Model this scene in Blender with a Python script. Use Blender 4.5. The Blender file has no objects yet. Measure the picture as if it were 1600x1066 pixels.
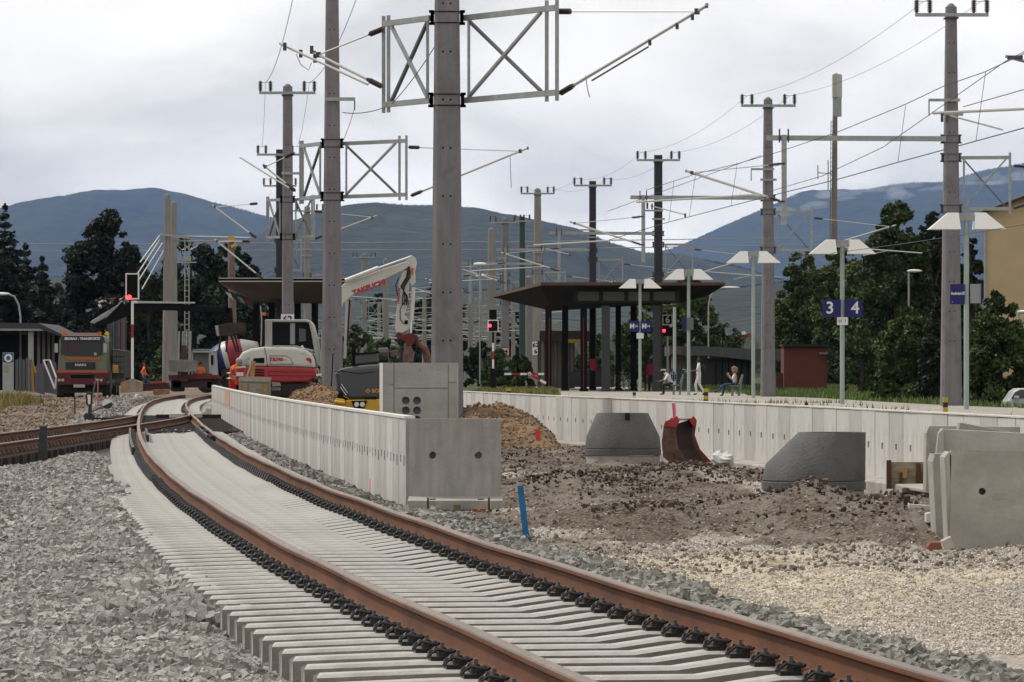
import bpy, math, random
import numpy as np
from mathutils import Vector, Matrix, Euler
random.seed(7); RNG = np.random.default_rng(7)
R = math.radians
sc = bpy.context.scene
C = sc.collection
# ------------------------------------------------------------------ camera
F = 6750.0; CZ = 1.27; HY = 579.0            # focal length (px of the 1600 px photo), eye height, horizon row
cam_d = bpy.data.cameras.new('camera'); cam = bpy.data.objects.new('camera', cam_d); C.objects.link(cam)
cam.location = (0, 0, CZ); cam.rotation_euler = (R(90), 0, 0)
cam_d.sensor_width = 36; cam_d.lens = F / 1600 * 36; cam_d.shift_y = (HY - 533) / 1600
cam_d.clip_start = .5; cam_d.clip_end = 90000
sc.camera = cam
# ------------------------------------------------------------------ world
SUN_EL, SUN_AZ = R(56), R(-64)              # azimuth from +Y (view direction) towards +X
world = bpy.data.worlds.new('World'); sc.world = world; world.use_nodes = True
nt = world.node_tree; N = nt.nodes; N.clear(); K = nt.links
def wn(t, **kw):
    n = N.new(t)
    for k, v in kw.items(): setattr(n, k, v)
    return n
out = wn('ShaderNodeOutputWorld'); bg = wn('ShaderNodeBackground'); bg.inputs[1].default_value = 0.1
sky = wn('ShaderNodeTexSky', sky_type='NISHITA'); sky.sun_disc = False
sky.sun_elevation = SUN_EL; sky.sun_rotation = SUN_AZ; sky.dust_density = 2.0
tc = wn('ShaderNodeTexCoord'); mp = wn('ShaderNodeMapping'); mp.inputs['Scale'].default_value = (1, 1, 2.3)
K.new(tc.outputs['Generated'], mp.inputs[0])
n1 = wn('ShaderNodeTexNoise'); n1.inputs['Scale'].default_value = 12; n1.inputs['Detail'].default_value = 7; n1.inputs['Roughness'].default_value = .5
n1.inputs['Distortion'].default_value = .25
n2 = wn('ShaderNodeTexNoise'); n2.inputs['Scale'].default_value = 5; n2.inputs['Detail'].default_value = 3
K.new(mp.outputs[0], n1.inputs[0]); K.new(mp.outputs[0], n2.inputs[0])
r1 = wn('ShaderNodeValToRGB'); e = r1.color_ramp.elements
e[0].position = .40; e[0].color = (9.4, 9.1, 8.7, 1); e[1].position = .62; e[1].color = (13.3, 12.8, 12.0, 1)
m_ = r1.color_ramp.elements.new(.49); m_.color = (11.4, 11.0, 10.4, 1)
K.new(n1.outputs[0], r1.inputs[0])
r2 = wn('ShaderNodeValToRGB'); e = r2.color_ramp.elements
e[0].position = .3; e[0].color = (.82,)*3 + (1,); e[1].position = .7; e[1].color = (1.08,)*3 + (1,)
K.new(n2.outputs[0], r2.inputs[0])
mul = wn('ShaderNodeMix', data_type='RGBA', blend_type='MULTIPLY'); mul.inputs[0].default_value = 1
K.new(r1.outputs[0], mul.inputs[6]); K.new(r2.outputs[0], mul.inputs[7])
mx = wn('ShaderNodeMix', data_type='RGBA'); mx.inputs[0].default_value = .93
K.new(sky.outputs[0], mx.inputs[6]); K.new(mul.outputs[2], mx.inputs[7])
K.new(mx.outputs[2], bg.inputs[0]); K.new(bg.outputs[0], out.inputs[0])
sd = bpy.data.lights.new('sun', 'SUN'); sd.energy = 3.1; sd.angle = R(7); sd.color = (1, .95, .87)
sun = bpy.data.objects.new('sun', sd); C.objects.link(sun)
dv = Vector((math.sin(SUN_AZ)*math.cos(SUN_EL), math.cos(SUN_AZ)*math.cos(SUN_EL), math.sin(SUN_EL)))
sun.rotation_euler = dv.to_track_quat('Z', 'Y').to_euler(); sun.location = (-20, 10, 40)
sc.view_settings.view_transform = 'Standard'; sc.view_settings.look = 'None'; sc.view_settings.exposure = 0; sc.view_settings.gamma = 1
sc.view_settings.use_curve_mapping = False
# ------------------------------------------------------------------ helpers
def W(x, y, s):
    """point seen at photo pixel x,y whose scale is s px per metre (distance F/s)"""
    return Vector(((x-800)/s, F/s, CZ - (y-HY)/s))
MATS = {}; ALB = .74
def mat(name, col, rough=.8, metal=0., var=0., vscale=3., bump=0., bscale=30., bdist=.02, col2=None, spec=.3, island=0., streak=None, emit=None, dirt=None, detail=4):
    if name in MATS: return MATS[name]
    m = bpy.data.materials.new(name); m.use_nodes = True; t = m.node_tree; b = t.nodes['Principled BSDF']
    b.inputs['Roughness'].default_value = rough; b.inputs['Metallic'].default_value = metal
    b.inputs['Specular IOR Level'].default_value = spec
    col = tuple(c*ALB for c in col) + (1,)
    if col2: col2 = tuple(c*ALB for c in col2)
    if dirt: dirt = (tuple(c*ALB for c in dirt[0]),) + tuple(dirt[1:])
    tcn = t.nodes.new('ShaderNodeTexCoord'); cur = None
    def rgbmix(fac, a, b_, bt='MIX'):
        x = t.nodes.new('ShaderNodeMix'); x.data_type = 'RGBA'; x.blend_type = bt
        for sock, v in ((x.inputs[0], fac), (x.inputs[6], a), (x.inputs[7], b_)):
            if isinstance(v, bpy.types.NodeSocket): t.links.new(v, sock)
            elif isinstance(v, (int, float)): sock.default_value = v
            else: sock.default_value = v
        return x.outputs[2]
    if var > 0 or col2:
        n = t.nodes.new('ShaderNodeTexNoise'); n.inputs['Scale'].default_value = vscale; n.inputs['Detail'].default_value = detail; n.inputs['Roughness'].default_value = .6
        if streak:
            mpn = t.nodes.new('ShaderNodeMapping'); mpn.inputs['Scale'].default_value = streak
            t.links.new(tcn.outputs['Object'], mpn.inputs[0]); t.links.new(mpn.outputs[0], n.inputs[0])
        else: t.links.new(tcn.outputs['Object'], n.inputs[0])
        rr = t.nodes.new('ShaderNodeMapRange'); rr.inputs[1].default_value = .35; rr.inputs[2].default_value = .65
        t.links.new(n.outputs[0], rr.inputs[0])
        a = tuple(c*(1-var) for c in col[:3]) + (1,); b2 = (tuple(col2)+(1,)) if col2 else tuple(min(1, c*(1+var)) for c in col[:3]) + (1,)
        cur = rgbmix(rr.outputs[0], a, b2)
    if island > 0:
        g = t.nodes.new('ShaderNodeNewGeometry'); rr = t.nodes.new('ShaderNodeMapRange')
        rr.inputs[3].default_value = 1-island; rr.inputs[4].default_value = 1+island
        t.links.new(g.outputs['Random Per Island'], rr.inputs[0])
        cc = t.nodes.new('ShaderNodeCombineColor')
        for i in range(3): t.links.new(rr.outputs[0], cc.inputs[i])
        cur = rgbmix(1., cur if cur else col, cc.outputs[0], 'MULTIPLY')
    if dirt:
        dcol, dscale, lo, hi = dirt
        n = t.nodes.new('ShaderNodeTexNoise'); n.inputs['Scale'].default_value = dscale; n.inputs['Detail'].default_value = 6; n.inputs['Roughness'].default_value = .65
        t.links.new(tcn.outputs['Object'], n.inputs[0])
        rr = t.nodes.new('ShaderNodeMapRange'); rr.inputs[1].default_value = lo; rr.inputs[2].default_value = hi
        t.links.new(n.outputs[0], rr.inputs[0])
        cur = rgbmix(rr.outputs[0], cur if cur else col, tuple(dcol)+(1,))
    if cur: t.links.new(cur, b.inputs['Base Color'])
    else: b.inputs['Base Color'].default_value = col
    if bump > 0:
        n = t.nodes.new('ShaderNodeTexNoise'); n.inputs['Scale'].default_value = bscale; n.inputs['Detail'].default_value = 5
        t.links.new(tcn.outputs['Object'], n.inputs[0])
        bp = t.nodes.new('ShaderNodeBump'); bp.inputs['Strength'].default_value = bump; bp.inputs['Distance'].default_value = bdist
        t.links.new(n.outputs[0], bp.inputs['Height']); t.links.new(bp.outputs[0], b.inputs['Normal'])
    if emit:
        b.inputs['Emission Color'].default_value = tuple(emit[0])+(1,); b.inputs['Emission Strength'].default_value = emit[1]
    MATS[name] = m; return m
class MB:
    def __init__(s): s.v = []; s.f = []; s.mi = []; s.cur = 0
    def face(s, *idx): s.f.append(tuple(idx)); s.mi.append(s.cur)
    def add(s, vs, fs):
        o = len(s.v); s.v += [tuple(p) for p in vs]
        for f in fs: s.f.append(tuple(i+o for i in f)); s.mi.append(s.cur)
        return s
    def box(s, c, d, rot=None):
        c = Vector(c); h = [x/2 for x in d]; M = rot.to_matrix() if isinstance(rot, Euler) else (Euler(rot).to_matrix() if rot else None)
        vs = []
        for z in (-1, 1):
            for x, y in ((-1,-1),(1,-1),(1,1),(-1,1)):
                p = Vector((x*h[0], y*h[1], z*h[2])); vs.append(c + (M @ p if M else p))
        return s.add(vs, [(3,2,1,0),(4,5,6,7),(0,1,5,4),(1,2,6,5),(2,3,7,6),(3,0,4,7)])
    def beam(s, a, b, w, h=None, up=(0,0,1), w2=None, h2=None):
        a = Vector(a); b = Vector(b); h = w if h is None else h; w2 = w if w2 is None else w2; h2 = h if h2 is None else h2
        d = (b-a).normalized(); u = Vector(up)
        if abs(d.dot(u)) > .98: u = Vector((0,1,0))
        sx = d.cross(u).normalized(); uz = sx.cross(d).normalized(); vs = []
        for p, ww, hh in ((a, w, h), (b, w2, h2)):
            for x, y in ((-1,-1),(1,-1),(1,1),(-1,1)): vs.append(p + sx*x*ww/2 + uz*y*hh/2)
        return s.add(vs, [(3,2,1,0),(4,5,6,7),(0,1,5,4),(1,2,6,5),(2,3,7,6),(3,0,4,7)])
    def tube(s, pts, r, n=8, cap=True):
        pts = [Vector(p) for p in pts]; k = len(pts); rs = r if isinstance(r, (list, tuple)) else [r]*k
        o = len(s.v); prev = None
        for i, p in enumerate(pts):
            d = (pts[min(i+1, k-1)] - pts[max(i-1, 0)]).normalized()
            if prev is None:
                u = Vector((0,0,1)) if abs(d.z) < .9 else Vector((0,1,0))
            else: u = prev
            a = d.cross(u).normalized(); b = a.cross(d).normalized(); prev = b
            for j in range(n):
                t = 2*math.pi*j/n; s.v.append(tuple(p + (a*math.cos(t)+b*math.sin(t))*rs[i]))
        for i in range(k-1):
            for j in range(n):
                s.face(o+i*n+j, o+i*n+(j+1) % n, o+(i+1)*n+(j+1) % n, o+(i+1)*n+j)
        if cap:
            s.face(*[o+j for j in range(n)][::-1]); s.face(*[o+(k-1)*n+j for j in range(n)])
        return s
    def lathe(s, a, b, prof, n=10):
        a = Vector(a); b = Vector(b); return s.tube([a+(b-a)*t for t, r in prof], [r for t, r in prof], n)
    def prism(s, poly, d):
        """poly: list of 3D points (planar), extruded by vector d"""
        d = Vector(d); n = len(poly); vs = [Vector(p) for p in poly] + [Vector(p)+d for p in poly]
        return s.add(vs, [tuple(range(n)), tuple(range(2*n-1, n-1, -1))] + [(i, i+n, (i+1) % n+n, (i+1) % n) for i in range(n)])
    def ext(s, pts, sca, d0, d1):
        """outline given at pixel positions for scale sca, extruded between depths d0..d1 (m) about the distance F/sca"""
        poly = [W(x, y, sca) + Vector((0, d0, 0)) for x, y in pts]
        return s.prism(poly, (0, d1-d0, 0))
    def ball(s, c, r, n=10, m=6):
        c = Vector(c); r = (r, r, r) if isinstance(r, (int, float)) else r; o = len(s.v)
        for i in range(m+1):
            th = math.pi*i/m
            for j in range(n):
                ph = 2*math.pi*j/n; s.v.append((c.x+r[0]*math.sin(th)*math.cos(ph), c.y+r[1]*math.sin(th)*math.sin(ph), c.z+r[2]*math.cos(th)))
        for i in range(m):
            for j in range(n): s.face(o+i*n+j, o+(i+1)*n+j, o+(i+1)*n+(j+1) % n, o+i*n+(j+1) % n)
        return s
    def mesh(s, name, mats, off=(0,0,0), smooth=False, fix=True):
        me = bpy.data.meshes.new(name); ox, oy, oz = off
        me.from_pydata([(x-ox, y-oy, z-oz) for x, y, z in s.v], [], s.f)
        if not isinstance(mats, (list, tuple)): mats = [mats]
        for m in mats: me.materials.append(m)
        if len(mats) > 1: me.polygons.foreach_set('material_index', s.mi)
        if fix:
            import bmesh
            bm = bmesh.new(); bm.from_mesh(me); bmesh.ops.recalc_face_normals(bm, faces=bm.faces); bm.to_mesh(me); bm.free()
        if smooth:
            me.polygons.foreach_set('use_smooth', [True]*len(me.polygons)); me.set_sharp_from_angle(angle=R(35))
        me.update(); return me
ROOTLOC = {}
def _link(o, parent):
    C.objects.link(o)
    if parent: o.parent = parent
    return o
def thing(name, label, cat, loc=(0,0,0), group=None, kind=None):
    o = bpy.data.objects.new(name, None); o.location = loc; o.empty_display_size = .3; C.objects.link(o)
    o['label'] = label
    if cat: o['category'] = cat
    if group: o['group'] = group
    if kind: o['kind'] = kind
    ROOTLOC[o] = tuple(loc); return o
def part(name, mb, m, parent, smooth=False, bevel=0., label=None, kind=None, fix=True):
    """part mesh given in world coordinates, stored relative to its thing"""
    off = ROOTLOC.get(parent, (0,0,0))
    o = bpy.data.objects.new(name, mb.mesh(name, m, off, smooth, fix)); _link(o, parent); ROOTLOC[o] = off
    if bevel:
        b = o.modifiers.new('bevel', 'BEVEL'); b.width = bevel; b.segments = 2; b.limit_method = 'ANGLE'; b.angle_limit = R(40)
    if label: o['label'] = label
    if kind: o['kind'] = kind
    return o
def single(name, mb, m, label=None, cat=None, loc=(0,0,0), group=None, kind=None, smooth=False, bevel=0., fix=True):
    o = bpy.data.objects.new(name, mb.mesh(name, m, loc, smooth, fix)); o.location = loc; C.objects.link(o)
    if bevel:
        b = o.modifiers.new('bevel', 'BEVEL'); b.width = bevel; b.segments = 2; b.limit_method = 'ANGLE'; b.angle_limit = R(40)
    if label: o['label'] = label
    if cat: o['category'] = cat
    if group: o['group'] = group
    if kind: o['kind'] = kind
    return o
def bigmesh(name, v, f, mats, smooth=False, mi=None):
    """fast mesh from numpy: v (n,3), f (m,k)"""
    me = bpy.data.meshes.new(name); k = f.shape[1]
    me.vertices.add(len(v)); me.vertices.foreach_set('co', v.astype(np.float32).ravel())
    me.loops.add(f.size); me.loops.foreach_set('vertex_index', f.astype(np.int32).ravel())
    me.polygons.add(len(f)); me.polygons.foreach_set('loop_start', np.arange(0, f.size, k, dtype=np.int32))
    me.polygons.foreach_set('loop_total', np.full(len(f), k, dtype=np.int32))
    for m in (mats if isinstance(mats, (list, tuple)) else [mats]): me.materials.append(m)
    if mi is not None: me.polygons.foreach_set('material_index', mi.astype(np.int32))
    me.update(calc_edges=True)
    me.polygons.foreach_set('use_smooth', np.full(len(f), smooth))
    o = bpy.data.objects.new(name, me); C.objects.link(o); return o
def text(name, body, size, loc, rot, m, parent, ext=.004, align='CENTER', sx=1., offset=0., shear=0.):
    cu = bpy.data.curves.new(name, 'FONT'); cu.body = body; cu.size = size; cu.extrude = ext; cu.align_x = align; cu.align_y = 'CENTER'
    cu.resolution_u = 3; cu.offset = offset; cu.shear = shear
    t = bpy.data.objects.new(name, cu); C.objects.link(t)
    dg = bpy.context.evaluated_depsgraph_get(); me = bpy.data.meshes.new_from_object(t.evaluated_get(dg)); me.name = name
    bpy.data.objects.remove(t); bpy.data.curves.remove(cu)
    me.materials.clear(); me.materials.append(m)
    o = bpy.data.objects.new(name, me); C.objects.link(o); o.parent = parent
    off = Vector(ROOTLOC.get(parent, (0,0,0))); o.location = Vector(loc) - off; o.rotation_euler = rot; o.scale = (sx, 1, 1)
    return o
FRONT = (R(90), 0, 0)                        # text facing the camera side (-Y)
# fractal value noise
_P = RNG.random((256, 256))
def vnoise(x, y):
    xi = np.floor(x).astype(int); yi = np.floor(y).astype(int); fx = x-xi; fy = y-yi
    fx = fx*fx*(3-2*fx); fy = fy*fy*(3-2*fy)
    a = _P[xi % 256, yi % 256]; b = _P[(xi+1) % 256, yi % 256]; c = _P[xi % 256, (yi+1) % 256]; d = _P[(xi+1) % 256, (yi+1) % 256]
    return (a*(1-fx)+b*fx)*(1-fy)+(c*(1-fx)+d*fx)*fy - .5
def fbm(x, y, o=4):
    r = 0; a = 1.
    for i in range(o): r = r + a*vnoise(x+17.3*i, y+5.1*i); x = x*2.03; y = y*2.03; a *= .5
    return r
def sstep(a, b, x):
    t = np.clip((x-a)/(b-a), 0, 1); return t*t*(3-2*t)
# ------------------------------------------------------------------ plan of the place (metres; rail top = 0)
MC = [1.2504013116352453, -6.111788669880383, 11.789697730855758, -18.920909390598403, 4.1039231028478245]
def track_x(Y): return np.polyval(MC, np.asarray(Y, dtype=float)/100)
def track_pt(Y, off=0., z=0.):
    x = float(track_x(Y)); dx = float(track_x(Y+.05)-track_x(Y-.05))/.1
    l = math.hypot(1, dx); return Vector((x+off/l, Y-off*dx/l, z)), math.atan2(-dx, 1)
BRY = [60, 75, 90, 100, 108, 116, 124, 132]; BRX = [-9.78, -9.72, -9.68, -9.66, -9.68, -9.75, -10.02, -10.62]
def branch_x(Y): return np.interp(Y, BRY, BRX)
LWP = np.polyfit(np.array([48.2,53.8,58.9,64,70,77.3,82.5,92.8,119.8,154.7])/100, [-1.157,-1.72,-2.18,-2.65,-3.28,-4.03,-4.6,-5.5,-7.8,-10.77], 3)
def lwall_x(Y): return np.polyval(LWP, np.asarray(Y, dtype=float)/100)
RWY = [40, 49.5, 58, 66.3, 77.3, 90.6, 103, 110, 130]; RWX = [6.9, 5.87, 5.05, 4.2, 2.85, .95, -.4, -1.2, -3.3]
def rwall_x(Y): return np.interp(Y, RWY, RWX)
def hground(X, Y):
    """terrain height"""
    X = np.asarray(X, dtype=float); Y = np.asarray(Y, dtype=float)
    tx = track_x(np.minimum(Y, 225)); d = X - tx
    z = np.full(X.shape, -.34)
    # site floor to the right of the track
    z = z + sstep(1.6, 3.2, d)*(sstep(36, 56, Y)*.13 + .0)
    rough = sstep(1.9, 3.0, d)*(Y < 130)
    z = z + rough*((.12+.07*(Y > 42))*fbm(X*.55, Y*.22, 5) + .07*fbm(X*3.1, Y*1.2, 4) + .035*fbm(X*9, Y*5, 3))
    z = z - (Y < 113)*(Y > 40)*.22*sstep(-1.25, -.6, X-rwall_x(Y))*(1-sstep(-.1, .1, X-rwall_x(Y)))
    def heap(cx, cy, rx, ry, h, p=1.6):
        q = np.exp(-(np.abs((X-cx)/rx)**p + np.abs((Y-cy)/ry)**p)); return q*h*(1+.30*fbm(X*2.2+cx, Y*1.1, 4))
    z = z + heap(-.5, 88, 1.02, 5, .60, 4) + heap(.55, 84, .34, 2, .33, 3)              # loam bank behind
    z = z + heap(3.2, 45.8, .75, 1.2, .34) + heap(4.0, 44.4, .7, 1.2, .2) + heap(1.3, 50, .9, 2, .12)
    z = z + heap(3.3, 40.6, .8, .9, .2) + heap(2.3, 56.5, 1.0, 1.4, .2) + heap(.7, 54, .8, 1.6, .2) + heap(.9, 44.5, .6, 1.2, .13) + heap(2.7, 60, 1, 2, .13)
    z = z + heap(3.6, 34, .9, 1.5, .07) + heap(2.0, 36.5, .6, 1, .05)
    z = z + heap(-5.25, 112, 1.1, 6, .92, 2.4) + heap(-4.4, 108, .7, 5, .5)               # brown spoil behind the curved wall
    z = z - heap(.3, 39.5, .25, .6, .12)
    # ballast heaps on the left over the sleeper ends
    z = z + sstep(-3.4, -1.7, -np.abs(d+2.1))*0
    z = z + (d < -1.3)*(sstep(28, 36, Y)-sstep(50, 60, Y))*.04*sstep(-2.9, -2.0, d)
    z = z + (d < -1.7)*(d > -6)*.05*fbm(X*1.2, Y*.6, 3)
    # left rubble yard
    yard = sstep(-11.6, -13.5, X) if False else sstep(11.7, 13.2, -X)
    z = z + yard*(.10 + .16*sstep(120, 190, Y) + .18*fbm(X*.6, Y*.25, 4) + .08*fbm(X*2.2, Y*1.3, 4))*(Y > 70)
    # beyond the platforms
    z = z + sstep(1.0, 2.0, X-rwall_x(Y))*sstep(96, 112, Y)*.27
    z = z + sstep(230, 300, Y)*.1
    z = z - 1.0*sstep(16.6, 17.3, X)*(1-sstep(24, 26, X))*sstep(140, 143, Y)*(1-sstep(156, 160, Y))
    # hollows for the track beds
    bed = 1 - sstep(1.25, 1.7, np.abs(d+.12))
    z = np.where(Y < 226, z*(1-bed) + (-.43)*bed, z)
    bb = (1-sstep(1.3, 1.6, np.abs(X-branch_x(Y))))*(Y < 136)
    z = z*(1-bb) - .40*bb
    return z
# ------------------------------------------------------------------ ground sheet
def ground_mat():
    m = bpy.data.materials.new('ground'); m.use_nodes = True; t = m.node_tree; L = t.links; b = t.nodes['Principled BSDF']; b.inputs['Roughness'].default_value = .95
    b.inputs['Specular IOR Level'].default_value = .15
    def n(tp, **kw):
        x = t.nodes.new(tp)
        for k, v in kw.items(): setattr(x, k, v)
        return x
    def noise(scale, det=5, ro=.6, sc3=None):
        x = n('ShaderNodeTexNoise'); x.inputs['Scale'].default_value = scale; x.inputs['Detail'].default_value = det; x.inputs['Roughness'].default_value = ro
        if sc3:
            mp = n('ShaderNodeMapping'); mp.inputs['Scale'].default_value = sc3; L.new(co, mp.inputs[0]); L.new(mp.outputs[0], x.inputs[0])
        else: L.new(co, x.inputs[0])
        return x.outputs[0]
    def ramp(v, a, b_): 
        x = n('ShaderNodeMapRange'); x.inputs[1].default_value = a; x.inputs[2].default_value = b_; L.new(v, x.inputs[0]); return x.outputs[0]
    def mix(f, a, b_, bt='MIX'):
        x = n('ShaderNodeMix', data_type='RGBA', blend_type=bt)
        for s_, v in ((x.inputs[0], f), (x.inputs[6], a), (x.inputs[7], b_)):
            if isinstance(v, bpy.types.NodeSocket): L.new(v, s_)
            else: s_.default_value = v
        return x.outputs[2]
    def _k(c): return tuple(v*ALB for v in c[:3])+(1,)
    def attr(nm): x = n('ShaderNodeAttribute'); x.attribute_name = nm; return x.outputs['Fac']
    co = n('ShaderNodeTexCoord').outputs['Object']
    # voronoi pebbles
    vo = n('ShaderNodeTexVoronoi'); vo.inputs['Scale'].default_value = 42; L.new(co, vo.inputs[0])
    bw = n('ShaderNodeSeparateColor'); L.new(vo.outputs['Color'], bw.inputs[0]); peb = bw.outputs[0]
    gravel = mix(peb, (0.17,0.155,0.138,1), (0.52,0.47,0.415,1)); gravel = mix(ramp(noise(1.3), .35, .7), gravel, (0.2964,0.2652,0.2301,1))
    soil = mix(ramp(noise(2.6, 6, .7), .32, .68), (0.012,0.008,0.006,1), (0.13,0.095,0.07,1))
    soil = mix(ramp(noise(.9, 5, .7, (1, .45, 1)), .46, .60), soil, mix(peb, (.10,.085,.07,1), (.23,.195,.165,1))); soil = mix(ramp(peb, .6, .95), soil, (.19,.165,.14,1))
    sand = mix(ramp(noise(4., 6), .3, .7), (0.31,0.265,0.19,1), (0.52,0.47,0.36,1))
    ball = mix(peb, (0.045,0.045,0.042,1), (0.17,0.168,0.155,1))
    yard = mix(ramp(noise(1.8, 6, .7), .3, .7), (0.06,0.042,0.03,1), (0.22,0.165,0.12,1)); yard = mix(ramp(peb, .7, 1.), yard, (0.351,0.3198,0.2808,1))
    loam = mix(ramp(noise(3.5, 6, .7), .3, .7), (0.1014,0.0624,0.039,1), (0.2652,0.1833,0.1092,1))
    grass = mix(ramp(noise(2., 6, .7), .3, .7), (0.0273,0.0429,0.01404,1), (0.0858,0.1092,0.039,1))
    plain = mix(ramp(noise(.05, 4), .4, .6), (0.0351,0.0507,0.0234,1), (0.0702,0.078,0.039,1))
    c = gravel
    c = mix(attr('soil'), c, soil); c = mix(attr('sand'), c, sand); c = mix(attr('loam'), c, loam)
    c = mix(attr('ballast'), c, ball); c = mix(attr('yard'), c, yard); c = mix(attr('grass'), c, grass); c = mix(attr('plain'), c, plain)
    L.new(c, b.inputs['Base Color'])
    bp = n('ShaderNodeBump'); bp.inputs['Strength'].default_value = .9; bp.inputs['Distance'].default_value = .03
    ds = n('ShaderNodeMath', operation='ADD'); L.new(peb, ds.inputs[0]); L.new(noise(18, 6, .7), ds.inputs[1]); L.new(ds.outputs[0], bp.inputs['Height'])
    L.new(bp.outputs[0], b.inputs['Normal'])
    return m
def soil_mask(X, Y):
    d = X-track_x(np.minimum(Y, 225)); n1 = fbm(X*.9, Y*.45, 5); n2 = fbm(X*.5+9, Y*.3+3, 5); n3 = fbm(X*2.5+3, Y*1.4, 4)
    site = sstep(1.8, 2.3, d + .5*n3)*(X < rwall_x(Y)+1)
    soil = site*np.clip(sstep(38, 42.5, Y + 9*n1 - 1.2*(X-2)) + sstep(.28, .5, n2+n3*.4)*.6*(Y > 33), 0, 1)
    hp = sum(np.exp(-(np.abs((X-a)/b)**2+np.abs((Y-c)/e)**2)) for a, b, c, e in ((3.3, 1.3, 45.6, 2.6), (4.1, 1., 43.2, 2.2), (3.2, 1.1, 40.6, 1.7), (1., 1.1, 45, 2.5), (1.4, 1.5, 52, 4)))
    soil = soil*(1-.9*sstep(.06, .28, n1-n2*.4)*(Y < 64))
    return np.clip(soil + site*1.3*sstep(.25, .7, hp + n3*.5), 0, 1)
def build_ground():
    ys = [15.]
    while ys[-1] < 150: ys.append(ys[-1]*1.0048)
    while ys[-1] < 420: ys.append(ys[-1]*1.02)
    while ys[-1] < 60000: ys.append(ys[-1]*1.25)
    ys = np.array([2., 6, 10] + ys)
    u = np.concatenate([[-9000, -2000, -400, -120, -50, -25, -12, -7, -4.5, -3.2, -2.4, -1.9, -1.6, -1.4, -1.3], np.linspace(-1.2, 1.2, 430), [1.3, 1.4, 1.6, 1.9, 2.4, 3.2, 4.5, 7, 12, 25, 50, 120, 400, 2000, 9000]])
    Yg, U = np.meshgrid(ys, u, indexing='ij')
    X = np.where(np.abs(U) <= 1.2, U*.1185*Yg, np.sign(U)*(1.2*.1185*Yg + (np.abs(U)-1.2)))
    Z = hground(X, Yg)
    v = np.stack([X, Yg, Z], -1).reshape(-1, 3); nr, ncol = Yg.shape
    i = np.arange(nr-1)[:, None]*ncol + np.arange(ncol-1)[None]; f = np.stack([i, i+1, i+ncol+1, i+ncol], -1).reshape(-1, 4)
    o = bigmesh('ground', v, f, ground_mat(), True); o['kind'] = 'structure'
    X = v[:, 0]; Y = v[:, 1]; d = X-track_x(np.minimum(Y, 225))
    n1 = fbm(X*.9, Y*.45, 5); n2 = fbm(X*.5+9, Y*.3+3, 5); n3 = fbm(X*2.5+3, Y*1.4, 4)
    site = sstep(1.8, 2.3, d + .5*n3)*(X < rwall_x(Y)+1)
    soil = soil_mask(X, Y)
    sand = site*1.15*sstep(.05, .38, n2*1.3+.45 - np.abs(Y-33.5-.5*(X-3))/6.5)*(X > .3)
    loam = np.clip(sstep(.3, .6, np.exp(-(np.abs((X+.1)/1.5)**2.5+np.abs((Y-88)/10)**2.5))) + sstep(.3, .6, np.exp(-(np.abs((X+4.9)/2.4)**2.5+np.abs((Y-111)/14)**2.5))), 0, 1)
    ballast = np.clip((1-sstep(1.9, 2.4, d+.5*n3))*(X > -12.3-.8*n3)*(Y < 240), 0, 1)
    yard = sstep(12.1, 13, -X + 1.2*n3)*(Y > 60)*(Y < 300)
    grass = np.clip(sstep(0, 3, Y-150)*sstep(0, 1.5, X-(rwall_x(Y)+0) - 14 + .02*(Y-150)*0 + .8*n3), 0, 1)
    lam = np.interp(Y, [110, 124, 143, 176, 194, 222, 265, 340], [14.3, 13, 11, 9.8, 7.9, 6.6, 4.9, 1.5])
    grass = sstep(2.2, 3.2, X-lam + .8*n3)*(Y > 108) + ((X > -6)*(X < lam-5)*(Y > 180)) + ((X < -19.6 - .8*n3)*(Y > 115)*(Y < 170))*.8
    plain = sstep(300, 345, Y)
    for nm, a in (('soil', soil), ('sand', sand), ('loam', loam), ('ballast', ballast), ('yard', yard), ('grass', np.clip(grass, 0, 1)), ('plain', plain)):
        at = o.data.attributes.new(nm, 'FLOAT', 'POINT'); at.data.foreach_set('value', a.astype(np.float32))
    return o
build_ground()
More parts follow.
